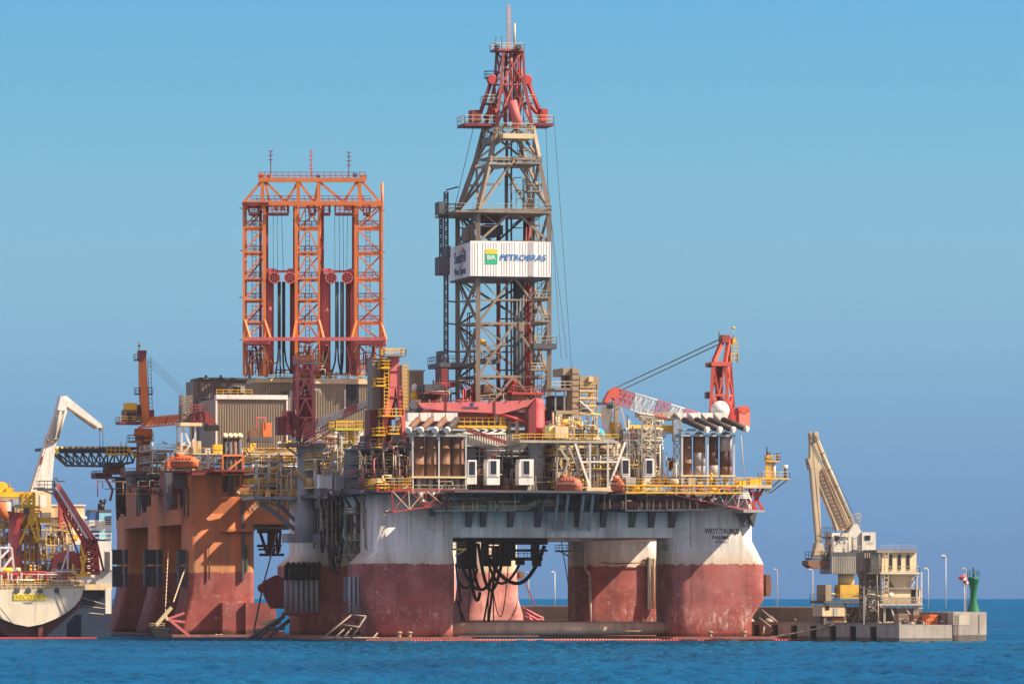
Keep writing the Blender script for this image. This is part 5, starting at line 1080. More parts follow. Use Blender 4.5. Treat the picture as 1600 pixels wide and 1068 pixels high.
# ---- derrick of three towers
ED=Fr(800,1221,0)
od=thing('derrick','wide orange three-tower derrick with open portal, two sheave pairs and short aerials','derrick',ED.p(488,590,45))
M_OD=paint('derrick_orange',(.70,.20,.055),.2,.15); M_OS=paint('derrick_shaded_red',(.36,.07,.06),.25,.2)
dA,dC=40.0,49.0; ys=[586,531,503,468,435,394,355,320]
def tower(x0,x1,pats,heavy,back=True):
    L=[level(ED,x0,x1,y,dA,dC) for y in ys]
    for i in range(4):
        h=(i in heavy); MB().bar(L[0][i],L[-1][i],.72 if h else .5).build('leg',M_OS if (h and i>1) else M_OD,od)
    for k in range(len(ys)-1):
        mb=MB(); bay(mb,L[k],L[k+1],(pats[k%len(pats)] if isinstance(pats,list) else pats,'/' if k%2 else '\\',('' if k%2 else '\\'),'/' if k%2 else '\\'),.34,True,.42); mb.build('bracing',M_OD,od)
        y=ys[k+1]
        if 330<y<520: platform(od,ED,x0+1 if x0<420 else x0+2,x1-1,y-1,dA+.5,dA+4,M_OD,M_OS,1.3,.3,t=.11)
    mid=(x0+x1)/2; MB().ladder(ED.p(mid,580,dA+2),ED.p(mid,325,dA+2),ED.u,.9,.13,.9).build('ladder',M_OS,od)
tower(381,413,['/','/','/','/','/','/','X'],(1,2)); tower(463,498,['A'],(0,3)); tower(556,594,['\\','\\','\\','\\','\\','\\','X'],(0,3))
for x in (407,417,460,504,552): MB().bar(ED.p(x,586,dA+5),ED.p(x,320,dA+5),.62).build('guide_column',M_OS,od)
MB().tube(ED.p(597,330,dA),ED.p(597,285,dA),.3).build('aerial',M_OD,od); MB().bar(ED.p(597.5,560,dA-.5),ED.p(597.5,320,dA-.5),.35).build('guide_column',M_OD,od)
for y0,y1,x in ((545,480,392),(545,480,586),(545,490,602)): pass
for a,b in (((382,500),(391,531)),((413,500),(423,531)),((463,500),(458,531)),((498,500),(506,531)),((594,500),(603,531)),((556,500),(548,531))): MB().bar(ED.p(*a,dA-.2),ED.p(*b,dA-1.5),.5).build('rake',M_OD,od)
# portal truss
for dd in (dA,dC):
    up_=[(414,283),(466,283),(498,283),(558,283)]; lo=[(421,316),(447,316),(491,316),(537,316),(567,316)]
    MB().bar(ED.p(404,281,dd),ED.p(571,281,dd),.95).build('upper_beam',M_OD,od); MB().bar(ED.p(379,318,dd),ED.p(596,318,dd),1.1).build('lower_beam',M_OD,od)
    for a,b in ((up_[0],lo[0]),(up_[0],lo[1]),(up_[1],lo[1]),(up_[1],lo[2]),(up_[2],lo[2]),(up_[2],lo[3]),(up_[3],lo[3]),(up_[3],lo[4]),((408,284),(381,316)),((566,284),(594,316))): MB().bar(ED.p(*a,dd),ED.p(*b,dd),.55).build('diagonal',M_OD,od)
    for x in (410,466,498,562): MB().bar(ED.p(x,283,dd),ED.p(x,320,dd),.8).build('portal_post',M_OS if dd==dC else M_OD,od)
for x in (410,466,498,562): MB().bar(ED.p(x,281,dA),ED.p(x,281,dC),.6).build('cross_beam',M_OD,od)
for y,x0,x1 in ((281,404,571),(318,392,578)):
    q=level(ED,x0,x1,y-1.5,dA-.3,dC+.3); mb=MB(); mb.rail([q[0],q[1]],1.5,1.3,.13); mb.build('railing',M_OS,od); mb=MB(); mb.rail([q[3],q[2]],1.5,1.3,.13); mb.build('railing',M_OS,od)
slab(MB(),ED,378,420,316,dA-1,dC,.4).build('platform',M_DRED,od); MB().bx(ED,404,271,412,281,dA,dA+3).build('corner_box',M_OD,od); MB().bx(ED,563,273,571,281,dA,dA+3).build('corner_box',M_OD,od); MB().bx(ED,417,272,423,281,dA,dA+2).build('corner_box',M_OD,od)
for r in ((494,273,500,279),(551,271,558,276)): MB().bx(ED,*r,dA,dA+1).build('solar_panel',M_BLUE,od)
for x0,x1 in ((418,450),(482,492),(505,515),(523,552),(567,578),(388,404)):
    slab(MB(),ED,x0,x1,332,dA-1,dA+4,.4).build('basket',M_DRED,od); q=level(ED,x0,x1,331,dA-1,dA+4); MB().rail(q,1.5,1.0,.14,closed=True).build('railing',M_OS,od)
    for x in (x0+1,x1-1): MB().bar(ED.p(x,332,dA),ED.p(x,318,dA),.25).build('hanger',M_OS,od)
for x in (428,439,538,546): MB().bx(ED,x,321,x+6,328,dA,dA+2).build('sheave_box',M_OD,od)
for x,y,k in ((423,236,3),(486,236,5),(545,238,4)):
    mb=MB(); a,b=ED.p(x,280,dA+2),ED.p(x,y,dA+2); mb.bar(a,b,.26 if k==5 else .2)
    for i in range(k): mb.bar(b.lerp(a,i*.16)-ED.u*.5,b.lerp(a,i*.16)+ED.u*.5,.18)
    mb.build('aerial',M_DRED if k!=5 else M_PINK,od)
for y,s in ((326,-1),(392,-1),(465,-1),(531,-1),(329,1),(394,1),(468,1)): MB().bar(ED.p(380 if s<0 else 597,y,dA),ED.p(374 if s<0 else 602,y-1,dA),.2).build('spur',M_OS,od)
# cross beam and risers
MB().bx(ED,388,526.5,603,532,dA-3,dA-1.6).build('cross_beam',M_PINK,od); MB().bx(ED,379,532,420,537,dA-2.5,dA+6).build('cross_beam',M_PINK,od); MB().bx(ED,555,532,603,537,dA-2.5,dA+6).build('cross_beam',M_PINK,od)
for x,r,c in ((422,.85,M_PINK),(459.5,.95,M_DRED),(506,.8,M_PINK),(511,.8,M_PINK),(546,.85,M_DRED),(551,.95,M_PINK)): MB().tube(ED.p(x,584,dA+3),ED.p(x,428,dA+3),r,n=10).build('riser_cylinder',c,od)
for x in (429,453,517.5,542.5):
    c=ED.p(x,434,dA); s=MB().lathe(c-ED.w*.4,[(.35,-.1),(.35,0),(1.15,0),(1.15,.8),(.35,.8)],22,ED.w).build('sheave',M_DRED,od)
    rim=MB(); b=len(rim.v)
    for k in range(20):
        a0,a1=2*math.pi*k/20,2*math.pi*(k+1)/20; P=lambda a,r,dd: c+ED.u*(r*math.cos(a))+V((0,0,r*math.sin(a)))+ED.w*dd
        rim.hexa([P(a0,1.05,-.55),P(a1,1.05,-.55),P(a1,1.32,-.55),P(a0,1.32,-.55)],[P(a0,1.05,.5),P(a1,1.05,.5),P(a1,1.32,.5),P(a0,1.32,.5)])
    for k in range(8): a=2*math.pi*k/8; rim.bar(c-ED.w*.5+(ED.u*math.cos(a)+V((0,0,math.sin(a))))*.3,c-ED.w*.5+(ED.u*math.cos(a)+V((0,0,math.sin(a))))*1.1,.14)
    rim.build('rim',M_PINK,s)
for p in ([(416,419),(428,419),(434,422),(447,422),(452,419),(465,420),(465,426),(455,430),(446,425.5),(434,425.5),(426,431),(417,426)],[(502,420),(515,419),(522,422),(541,422),(548,419),(558,420),(558,426),(548,431),(540,425.5),(522,425.5),(512,431)]): MB().prism(ED,p,dA+.8,dA+1.8).build('yoke',M_PINK,od)
for x0,x1 in ((435,433),(437.5,438),(442,443),(444.5,449),(525,522),(528,530),(533,533),(536,535)):
    MB().path([ED.p(x0,440,dA+.5),ED.p(x0,545,dA+.5),ED.p((x0+x1)/2,565,dA+.5),ED.p(x1+(x1-x0)*1.3,584,dA+.5)],.2,6).build('hose',M_BLACK,od)
for x,a in ((427,330),(433,330),(440,330),(523,330),(530,330),(536,330),(543,330)): MB().tube(ED.p(x,a,dA+.5),ED.p(x+RND.uniform(-2,3),425,dA+.5),.05,n=4).build('wire',M_DGREY,od)
# foot clutter of the derrick
rng=random.Random(33)
for x0,x1 in ((383,425),(457,508),(548,600)):
    outfit(ED,ED.U(x0,dA),ED.U(x1,dA),dA-1,dA+5,ED.Z(x0,586,dA),ED.Z(x0,545,dA),od,rng,[M_DRED,M_OS,M_DGREY,M_OD,M_BLACK,M_STEEL],.95,'ccskskr')
    for k in range(5): a=rng.uniform(x0,x1); MB().bar(ED.p(a,585,dA-1),ED.p(a+rng.uniform(-14,14),540,dA-1),.45).build('brace',rng.choice([M_OS,M_OD,M_DRED]),od)
# ---- tan clad deck house
M_CLAD=paint('corrugated_tan',(.33,.27,.19),.2,.2); M_CLADD=paint('corrugated_brown',(.22,.17,.13),.2,.2); M_RIB=paint('cladding_rib',(.19,.155,.10),.2,.2)
eh=thing('deck_house','large tan corrugated deck house with white eaves under the orange derrick','deck house',E.p(440,705,30))
def clad(r,d0,d1,mat,rib,step=4.0,name='wall'):
    w=MB().bx(E,*r,d0,d1).build(name,mat,eh); mb=MB(); n=int((r[2]-r[0])/step)
    for i in range(n): mb.bx(E,r[0]+i*step+1,r[1]+.3,r[0]+i*step+2.3,r[3]-.3,d0-.12,d0)
    mb.build('cladding',rib,w); return w
clad((338,623,450,704),34,56,M_CLAD,M_RIB); clad((314,592,401,622),60,72,M_CLADD,M_DGREY,5); clad((401,598,462,640),44,56,M_CLAD,M_RIB); clad((492,600,578,706),38,56,M_CLAD,M_RIB); clad((462,598,492,706),48,56,M_CLADD,M_DGREY)
MB().bx(E,338,617,450,623,33.4,36).build('eave',M_WHITE,eh); MB().bx(E,401,591.5,462,597,43.4,56).build('eave',M_CREAM,eh); MB().bx(E,490,592,578,599,37.5,56).build('eave',M_CREAM,eh); MB().bx(E,337,623,339.5,704,33.6,34).build('corner_strip',M_WHITE,eh); MB().bx(E,447.5,623,450,704,33.6,34).build('corner_strip',M_WHITE,eh); MB().bx(E,538,608,540.5,640,37.6,38).build('corner_strip',M_WHITE,eh)
MB().bx(E,541,600,560,640,37.7,38).build('opening',M_BLACK,eh); MB().bx(E,356,603,382,613,59.5,60).build('window_frame',M_GREY,eh); MB().bx(E,365,604,376,612,59.2,59.5).build('window',M_GLASS,eh)
MB().bx(E,452,610,462,700,36,48).build('recess',M_DGREY,eh)
for x0,x1,y,d in ((338,394,617,33.5),(403,460,591,43.5),(492,576,591,37.5)): MB().rail([E.p(x0,y,d),E.p(x1,y,d)],1.2,1.6,.13).build('railing',M_YEL,eh)
MB().bx(E,312,590,402,592.5,59.5,72).build('roof',M_DGREY,eh)
for x in (322,345,390): MB().tube(E.p(x,590,50),E.p(x,586,50),.3).build('vent',M_DGREY,eh)
MB().bx(E,302,595,315,640,62,72).build('stair_shaft',M_DSTEEL,eh); MB().bx(E,314,622,337,705,56,70).build('wall',M_DGREY,eh); MB().bx(E,470,578,500,598,44,50).build('hatch',M_DSTEEL,eh)
# ---- weather deck of the orange rig
slabroot=module('deck_module','white and yellow-railed deck strip along the front of the tan deck house','deck module',E,300,470,(708,722,738),-1,12,91,PALW,M_CREAM,M_YEL,M_WHITE,8,'w',.95,'cctvprsxk',2,True)
module('deck_module','pale equipment deck left of the tan deck house under the orange crane boom','deck module',E,236,302,(702,720,738),24,40,92,[M_WHITE,M_CREAM,M_STEEL,M_RUST,M_DSTEEL,M_GREY],M_STEEL,M_STEEL,M_RUST,4,'w',.9,'cctvprsxk',2,True)
module('deck_module','distant mixed equipment behind the near rig left crane boom','deck module',E,500,620,(690,712,738),4,16,93,PALW,M_CREAM,M_YEL,M_WHITE,6,'w',.9,'cctvprsxk',2,True)
fr2=thing('lattice_trestle','white lattice trestle carrying the outer end of the orange crane boom','trestle',E.p(294,712,22)); 
A=level(E,284,305,712,20,26); B=level(E,284,305,664,20,26)
for i in range(4): MB().bar(A[i],B[i],.45).build('leg',M_WHITE,fr2)
MB().bar(A[1],B[0],.4).build('brace',M_WHITE,fr2); MB().bar(A[0],B[1].lerp(A[1],.4),.35).build('brace',M_WHITE,fr2); MB().bx(E,282,660,316,665,19,26).build('head_beam',M_CREAM,fr2)
A=level(E,285,300,660,30,34); B=level(E,285,300,618,30,34); o=MB().lattice(A,B,5,.28,.18,'x').build('lattice_post',M_DSTEEL,fr2)
lbE=lifeboat('bright orange lifeboat on the deck of the orange rig below the white trestle',288,722,-2,5.6,2.6,2.7,(E.u*.9-E.w*.4).normalized(),paint('vivid_orange',(.75,.13,.03),.1,.05))
mb=MB(); mb.prism(E,[(262,728),(262,722),(270,712),(280,712),(280,720),(268,732)],-2,0); mb.build('davit',paint('vivid_orange',(.7,.15,.03)),lbE)
fe=thing('exhaust_stack','four tall black exhaust pipes in an orange frame on the front of the orange rig','exhaust stack',E.p(365,775,-4))
for i,x in enumerate((351.5,359.5,367,374.5)):
    o=MB().tube(E.p(x,(768,778,778,758)[i],-3.5),E.p(x,681,-3.5),.5,n=10).build('exhaust_pipe',(M_BLACK,M_DGREY,M_RUST,M_DGREY)[i],fe); MB().tube(E.p(x,682,-3.7),E.p(x+1.5,679,-4.2),.55,n=10).build('rain_cap',M_CREAM,o)
for a,b in (((348,711),(380,711)),((348,741),(380,741)),((348,711),(348,741)),((380,711),(380,741)),((349,740),(379,716)),((346,777),(370,777)),((376,742),(376,758))): MB().bar(E.p(*a,-4.2),E.p(*b,-4.2),.4).build('frame_bar',M_OD,fe)
MB().path([E.p(367,760,-3.5),E.p(368,768,-3.5),E.p(374,772,-3.5),E.p(400,772,-3)],.5,8).build('exhaust_pipe',M_DSTEEL,fe)
wk2=thing('deck_winch','orange winch on a dark cradle in front of the tan deck house','winch',E.p(415,690,16)); MB().bx(E,411,660,424,682,16,18).build('housing',M_ORANGE,wk2); MB().bx(E,390,684,428,690,15,19).build('cradle',M_DGREY,wk2); mb=MB(); 
for a,b in (((401,670),(401,652)),((415,652),(415,670)),((401,652),(415,652))): MB().bar(E.p(*a,16),E.p(*b,16),.3).build('frame_bar',M_PINK,wk2)
MB().lathe(E.p(397,678,16),[(1.2,0),(1.2,1.4)],12,E.w).build('drum',M_RUST,wk2)
# ---- orange pedestal crane
oc=thing('lattice_boom_crane','orange mast crane on the far left corner, boom lying right towards the deck house','crane',E.p(224,740,58))
MB().lathe(E.p(224,742,58),[(1.7,0),(1.55,7.4),(1.9,7.6),(1.9,8.6)],16).build('pedestal',paint('brown_pedestal',(.24,.10,.065),.25,.4),oc); MB().lathe(E.p(224,682,58),[(2.0,0),(2.2,.6),(2.0,1.8)],16).build('slew_ring',M_ORANGE,oc)
platform(oc,E,203,222,688,56,60,M_DSTEEL,M_DGREY,1.3,.4); platform(oc,E,226,240,686,56,60,M_ORANGE,M_YEL,1.2,.4)
MB().prism(E,[(219,550),(228,550),(232,620),(234,660),(222,660),(219,600)],56,58.5).build('mast',M_OD,oc); MB().prism(E,[(218,547),(229,547),(229,556),(221,566),(218,560)],55.5,59).build('mast_head',M_DRED,oc)
platform(oc,E,211,219,561,56,58,M_DGREY,M_CREAM,1.2,.3); platform(oc,E,212,219,614,56,58,M_DGREY,M_DGREY,1.2,.3); platform(oc,E,231,239,614,56,58,M_DGREY,M_RUST,1.2,.3)
MB().tube(E.p(217,548,57),E.p(217,533,57),.12).build('aerial',M_CREAM,oc); MB().ball(E.p(217.5,540,57),.35,8).build('lamp',M_ORANGE,oc); MB().ladder(E.p(236,648,57),E.p(233,560,57),E.u,.7,.12,.9).build('ladder',M_DGREY,oc)
cab=MB().bx(E,194,640,215,657,55,59).build('cab',M_RUST,oc); MB().bx(E,199,644,212,656,54.8,55).build('window',M_GLASS,cab); MB().bx(E,197,629,214,640,55,59).build('machinery',M_YEL,oc); platform(oc,E,187,222,658,54,60,M_DRED,M_YEL,1.1,.6); MB().bx(E,213,632,222,656,57,60).build('machinery',M_DGREY,oc); MB().bx(E,233,640,241,660,56,59).build('counterweight',M_DRED,oc)
A=[E.p(216,668,54),E.p(236,652,54),E.p(236,652,57),E.p(216,668,57)]; B=[E.p(322,658,22),E.p(322,644,22),E.p(322,644,25),E.p(322,658,25)]
for k in range(3): a=[A[i].lerp(B[i],k/3) for i in range(4)]; b=[A[i].lerp(B[i],(k+1)/3) for i in range(4)]; MB().lattice(a,b,6,.34,.2,'w').build('boom_section',(M_OD,M_ORANGE,M_OS)[k],oc)
mb=MB(); mb.prism(E,[(318,640),(330,648),(342,668),(334,672),(322,660)],22,24); mb.build('boom_head',M_DRED,oc); MB().bx(E,323,664,343,672,21.5,25).build('hook_platform',M_BLACK,oc); platform(oc,E,302,322,641,22,26,M_DRED,M_OS,1.3,.2)
for i in range(4): MB().tube(E.p(232,556+i*4.5,56),E.p(291-i*2.5,612+i*2.2,30),.05,n=4).build('luffing_wire',M_DGREY,oc)
# ---- helideck
hd=thing('helideck','dark helideck seen edge-on over a lattice truss at the far left','helideck',E.p(150,728,72))
slab(MB(),E,76,214,697,62,84,.6).build('deck',M_DGREY,hd)
for dd in (64,80):
    MB().truss(E.p(104,727,dd),E.p(168,728,dd),E.p(88,706,dd),E.p(168,706,dd),6,.5,.35,'x').build('truss',paint('slate_truss',(.06,.075,.095),.2,.2),hd); MB().truss(E.p(168,728,dd),E.p(208,722,dd),E.p(168,706,dd),E.p(212,706,dd),4,.5,.35,'w').build('truss',paint('slate_truss',(.06,.075,.095)),hd)
MB().bar(E.p(80,705,62),E.p(104,727,64),.5).build('strut',M_DGREY,hd); MB().bx(E,78,699,92,708,61,62).build('net_frame',M_YG,hd)
for i in range(8): MB().bar(E.p(86+i*9,699,60.5),E.p(92+i*9,697.5,61.5),.35).build('net_arm',M_CREAM,hd)
o=slab(MB(),E,167,200,708,60,63,.4).build('access_landing',M_YEL,hd); MB().rail([E.p(167,708,60),E.p(200,708,60)],1.6,1.0,.15).build('railing',M_YEL,o); MB().bar(E.p(200,700,60),E.p(213,714,60),.4,.7).build('stair',M_YEL,hd); 
for x in (189,197): MB().tube(E.p(x,697,61),E.p(x,690,61),.12).build('lamp',M_YEL,hd)
# ---- anchor hung on its chains at the waterline
an=thing('anchor','large pale anchor hanging from two chains at the water, orange rig side','anchor',E.p(262,985,-8))
for a,b,w_ in (((244,976),(268,948),.75),((263,966),(288,957),.5),((263,968),(289,971),.5),((265,968),(296,993),.55),((258,960),(262,968),.6)): MB().bar(E.p(*a,-9),E.p(*b,-9),w_).build('fluke' if a[0]>260 else 'shank',M_CREAM if a[0]<260 else M_PINK,an)
MB().prism(E,[(235,979),(266,979),(262,990),(252,995),(240,993)],-9,-6).build('crown',M_BLACK,an); platform(an,E,236,258,979,-9,-6,M_CREAM,M_CREAM,.8,.3)
chain(E,(271,940),(289,888),-9,2,'anchor_chain','pale anchor chain running up right from the hanging anchor',M_CREAM,.13); chain(E,(258,962),(263,860),-9,4,'anchor_chain','pale anchor chain hanging straight above the anchor',M_CREAM,.1)
pr=thing('bolster_frame','sunlit pink tubular anchor rack beside the pale far column','anchor rack',E.p(835,968,-2))
for a,b in (((816,949),(849,966)),((818,955),(840,968)),((818,968),(848,967)),((818,962),(832,968)),((846,963),(849,970)),((830,957),(826,967))): MB().tube(E.p(*a,-3),E.p(*b,-4),.3,n=7).build('tube',M_PINK,pr)
rw=thing('fairlead_wheel','rusty round fairlead on the edge of the pale far column','fairlead',E.p(814,898,4)); MB().lathe(E.p(813,898,4),[(.95,0),(.95,.8)],14,E.w).build('wheel',M_RUST,rw); MB().bx(E,806,894,812,902,4,6).build('bracket',M_RUST,rw)
chain(E,(818,905),(838,948),3,-6,'anchor_chain','short chain from the rusty fairlead down to the pink anchor rack',M_DRED,.14)
# ---------------------------------------------------------------- ships at the far left
S=Fr(0,1150,13)
M_SHULL=paint('ivory_hull',(.72,.62,.45),.15,.35); M_NAVYH=paint('navy_hull',(.02,.035,.07),.2,.2); M_MAROON=paint('maroon_bottom',(.16,.05,.05),.3,.3)
ds=thing('drillship','drillship stern with ivory transom, yellow name board and crowded deck at the left edge','ship',S.p(45,990,20))
tr=[(45+s*x,y) for s,x,y in [(1,85,919),(1,84,926),(1,80,936),(1,72,946),(1,60,956),(1,42,966),(1,22,974),(1,0,978.5),(-1,22,974),(-1,42,966),(-1,60,956),(-1,72,946),(-1,80,936),(-1,84,926),(-1,85,921)]]
hull=MB().prism(S,tr,0,150).build('hull',M_SHULL,ds); MB().prism(S,[(-40,925),(130,925),(128,945),(68,997),(20,997),(-40,960)],3,150).build('bottom',M_MAROON,ds); MB().bx(S,60,975,67,994,0.5,3).build('rudder',M_MAROON,ds)
M_NB=paint('name_board_yellow',(.80,.60,.05),.05,.05); nb=MB().bx(S,20.5,927.5,71.5,937,-.12,0).build('name_board',M_NB,ds)
text('ENSCO DS-7','name_lettering',S,46,932.3,-.14,.95,paint('ochre_lettering',(.46,.28,.02),.1,0),nb,6.6,bold=.004)
text('MAJURO','port_lettering',S,43.5,941.5,-.05,.5,M_DGREY,ds,2.0)
for x in (27,45,63,89): 
    o=MB(); o.lathe(S.p(x,922,-.3),[(.5,0),(.6,.3),(.5,.6)],10,S.w); o.build('fairlead',M_DGREY,ds)
for a,b in (((91,924),(104,957)),((0,949),(20,974))): MB().tube(S.p(*a,-.4),S.p(*b,-.4),.09,n=5).build('fender_line',M_DGREY,ds)
MB().bx(S,-12,914,129,921,.5,30).build('poop_deck',M_CREAM,ds)
q=[S.p(-12,914,.5),S.p(130,914,.5)]; MB().rail(q,1.2,1.1,.14).build('railing',M_YEL,ds); MB().rail([S.p(-12,920,.3),S.p(130,919,.3)],1.0,1.0,.16).build('railing',M_CREAM,ds)
for k in range(5): 
    y=897+k*3.6; MB().tube(S.p(-12,y,2+k),S.p(102+k*3,y+1,2+k),.42,n=7).build('pipe',M_RED if k%2==0 else M_PINK,ds)
for i in range(22): x=-8+i*5.2; MB().bar(S.p(x,915,1.6),S.p(x+(4 if i%3==0 else 0),893+(i%4)*2,1.6),.35).build('pipe_support',M_WHITE if i%3 else M_RED,ds)
rng=random.Random(4); outfit(S,S.U(0,1),S.U(126,1),1,5,S.Z(50,914,1),S.Z(50,903,1),ds,rng,[M_YEL,M_CREAM,M_DGREY,M_RED,M_WHITE],.95)
outfit(S,S.U(0,6),S.U(120,6),6,10,S.Z(50,897,6),S.Z(50,878,6),ds,rng,[M_YEL,M_CREAM,M_WHITE,M_STEEL],.95,'cctvrsxk')
PALS=[M_CREAM,M_WHITE,M_YEL,M_STEEL,M_GREY,M_TAN,M_CREAM,M_RUST,M_YEL]
module('deck_module','three-floor yellow and cream process module behind the red drum post','deck module',S,-10,62,(800,822,846,872,896),16,30,61,PALS,M_YEL,M_YEL,M_CREAM,6,'x',.97,'cctvprsxk',3,True)
module('deck_module','cream equipment stack between the yellow gantry and red lattice boom','deck module',S,58,112,(826,850,874,898),20,34,62,PALS,M_CREAM,M_YEL,M_STEEL,5,'x',.97,'cctvrsxk',3,True)
gy=thing('yellow_gantry','yellow gantry tower with a square cabin top at the foot of the white crane','gantry',S.p(45,850,12)); MB().bx(S,-10,768,35,776,12,20).build('beam',M_YEL,gy); MB().bx(S,35,768,54,776,12,18).build('head',M_YEL,gy); MB().bx(S,-10,777,33,782,12,20).build('beam',M_TAN,gy)
for r in ((36,776,53,779),(36,781,53,784),(36,787,53,790),(30,790,62,793),(43,793,54,820),(61,808,80,816)): MB().bx(S,*r,12,16).build('beam',M_YEL,gy)
for x in (36,44,53): MB().bar(S.p(x,792,12),S.p(x,770,12),.6).build('post',M_YEL,gy)
for a,b in (((56,800),(61,845)),((43,820),(30,850)),((40,800),(33,818)),((48,820),(58,846))): MB().bar(S.p(*a,12),S.p(*b,12),.5).build('brace',M_YEL,gy)
MB().lathe(S.p(4,761,14),[(1.2,0),(1.2,2.2)],14,S.w).build('drum',M_YEL,gy); MB().bx(S,10,762,22,768,13,16).build('motor',M_YEL,gy); MB().bx(S,14,755,17,768,14,15).build('motor',M_TAN,gy); MB().bx(S,37,793,46,803,11.5,12).build('window_cabin',M_DGREY,gy)
rp=thing('drum_post','faded dark red crane post beside an orange drum at the left edge','crane post',S.p(24,880,12)); MB().lathe(S.p(23,885,13),[(1.5,0),(1.4,6),(1.1,11)],14).build('post',M_PINK,rp); MB().lathe(S.p(4,810,11),[(1.3,0),(1.3,3.4)],14).build('drum',M_ORANGE,rp); MB().bx(S,27,857,31,868,11,12).build('door',M_DGREY,rp); MB().bx(S,10,783,18,798,10,12).build('cabinet',M_WHITE,rp); MB().bx(S,20,779,31,792,10,12).build('cabinet',M_GREY,rp); MB().bar(S.p(34,800,11),S.p(24,835,11),.9).build('strut',M_RED,rp)
fb=thing('frame_bench','white braced frame on the poop deck at the left edge','frame',S.p(10,900,6))
for a,b in (((0,855),(18,855)),((18,855),(22,892)),((0,855),(0,892)),((0,872),(14,858)),((2,892),(18,870)),((14,848),(14,855))): MB().bar(S.p(*a,6),S.p(*b,6),.4).build('bar',M_WHITE,fb)
# white knuckle crane
wc=thing('knuckle_crane','tall white knuckle-boom crane leaning right with its jib folded down over the helideck','crane',S.p(62,800,30))
MB().prism(S,[(48,768),(80,768),(86,700),(103,640),(92,636),(72,690)],30,34).build('main_boom',M_WHITE,wc)
MB().prism(S,[(90,640),(95,618),(100,620),(106,628),(103,642)],29.5,34.5).build('knuckle',M_WHITE,wc)
MB().prism(S,[(96,619),(104,618),(157,661),(160,668),(152,668),(103,636)],30.5,33.5).build('jib',M_WHITE,wc)
MB().prism(S,[(101,633),(104,634),(152,666),(151,669)],30,34).build('jib_edge',M_DSTEEL,wc)
for a,b,r in (((84,684),(95,642),.3),((90,684),(103,640),.3)): MB().tube(S.p(*a,29.3),S.p(*b,29.3),r,n=8).build('hydraulic_cylinder',M_STEEL,wc)
MB().prism(S,[(71,681),(80,688),(92,684),(92,687),(80,692),(71,685)],29.4,30).build('collar',M_DSTEEL,wc); MB().prism(S,[(64,712),(68,712),(66,724),(62,724)],29.8,30).build('red_mark',M_RED,wc)
MB().ladder(S.p(50,765,29.6),S.p(88,640,29.6),S.u,.5,.1,1.0).build('ladder',M_DSTEEL,wc); MB().prism(S,[(154,660),(160,661),(161,673),(156,670)],31,33).build('jib_head',M_DSTEEL,wc)
for x in (156,161): MB().tube(S.p(x,668,32),S.p(x,700,32),.07,n=4).build('hoist_wire',M_DGREY,wc)
MB().bx(S,63,773,73,792,26,29).build('cab',M_WHITE,wc); MB().bx(S,48,768,80,800,30,36).build('slew_column',M_CREAM,wc)
cb=block('deck_house','cream deck house with yellow ribbed upper wall behind the red lattice boom','deck house',S,(80,790,132,808),36,50,M_CREAM,M_WHITE,0,None,1.2); MB().bx(S,104,806,136,810,35,50).build('bridge_wing',M_WHITE,cb); MB().bx(S,84,810,130,850,38,50).build('wall',M_WHITE,cb); MB().bx(S,96,834,122,842,37,38).build('wall_band',M_YEL,cb)
lb2=thing('lattice_boom_crane','dark red lattice boom crane slanting down right with a landing at its tip','crane',S.p(150,880,10))
A=[S.p(137,858,9),S.p(148,842,9),S.p(148,842,12),S.p(137,858,12)]; B=[S.p(84,770,9),S.p(88,756,9),S.p(88,756,12),S.p(84,770,12)]; MB().lattice(A,B,11,.55,.3,'w').build('boom',M_RED,lb2); MB().bar(S.p(90,757,8.6),S.p(142,838,8.6),.9).build('boom_chord',M_PINK,lb2); MB().bar(S.p(87,760,8.4),S.p(136,840,8.4),.4).build('boom_chord',M_WHITE,lb2)
platform(lb2,S,62,86,762,8,12,M_DGREY,M_DGREY,1.5,.5); MB().bar(S.p(52,763,8),S.p(70,762,8),.4).build('tip_spar',M_DGREY,lb2); MB().bar(S.p(66,765,8),S.p(85,772,8),.35).build('tip_spar',M_DGREY,lb2); MB().path([S.p(85,760,9),S.p(85,748,9),S.p(89,746,9),S.p(90,752,9),S.p(101,751,9)],.13).build('tip_hook',M_DGREY,lb2)
A=level(S,128,155,896,8,13); B=level(S,134,150,842,8,13); o=MB(); o.lattice(A,B,5,.45,.3,'x'); o.build('tower',M_RED,lb2); MB().bar(S.p(150,842,8),S.p(162,892,8),.45).build('tower_leg',M_DRED,lb2); MB().bx(S,134,842,167,844,7,13).build('landing',M_DRED,lb2); MB().bar(S.p(98,800,9),S.p(134,896,9),.35).build('tower_leg',M_DRED,lb2)
A=level(S,95,104,842,24,27); B=level(S,95,104,786,24,27); rt2=thing('lattice_post','red lattice post standing behind the red boom','lattice post',S.p(100,842,25)); MB().lattice(A,B,7,.4,.25,'x').build('lattice',M_PINK,rt2)
ypd=thing('yellow_pedestal','slim yellow braced pedestal on a round yellow base','pedestal',S.p(130,905,6))
for a,b in (((126,868),(132,896)),((134,868),(127,896)),((126,850),(131,870)),((114,880),(114,900))): MB().bar(S.p(*a,6),S.p(*b,6),.5).build('leg',M_YEL,ypd)
MB().bx(S,113,896,142,901,5,9).build('base',M_YEL,ypd); MB().bx(S,120,901,146,905,4.5,9).build('base_plate',M_WHITE,ypd)
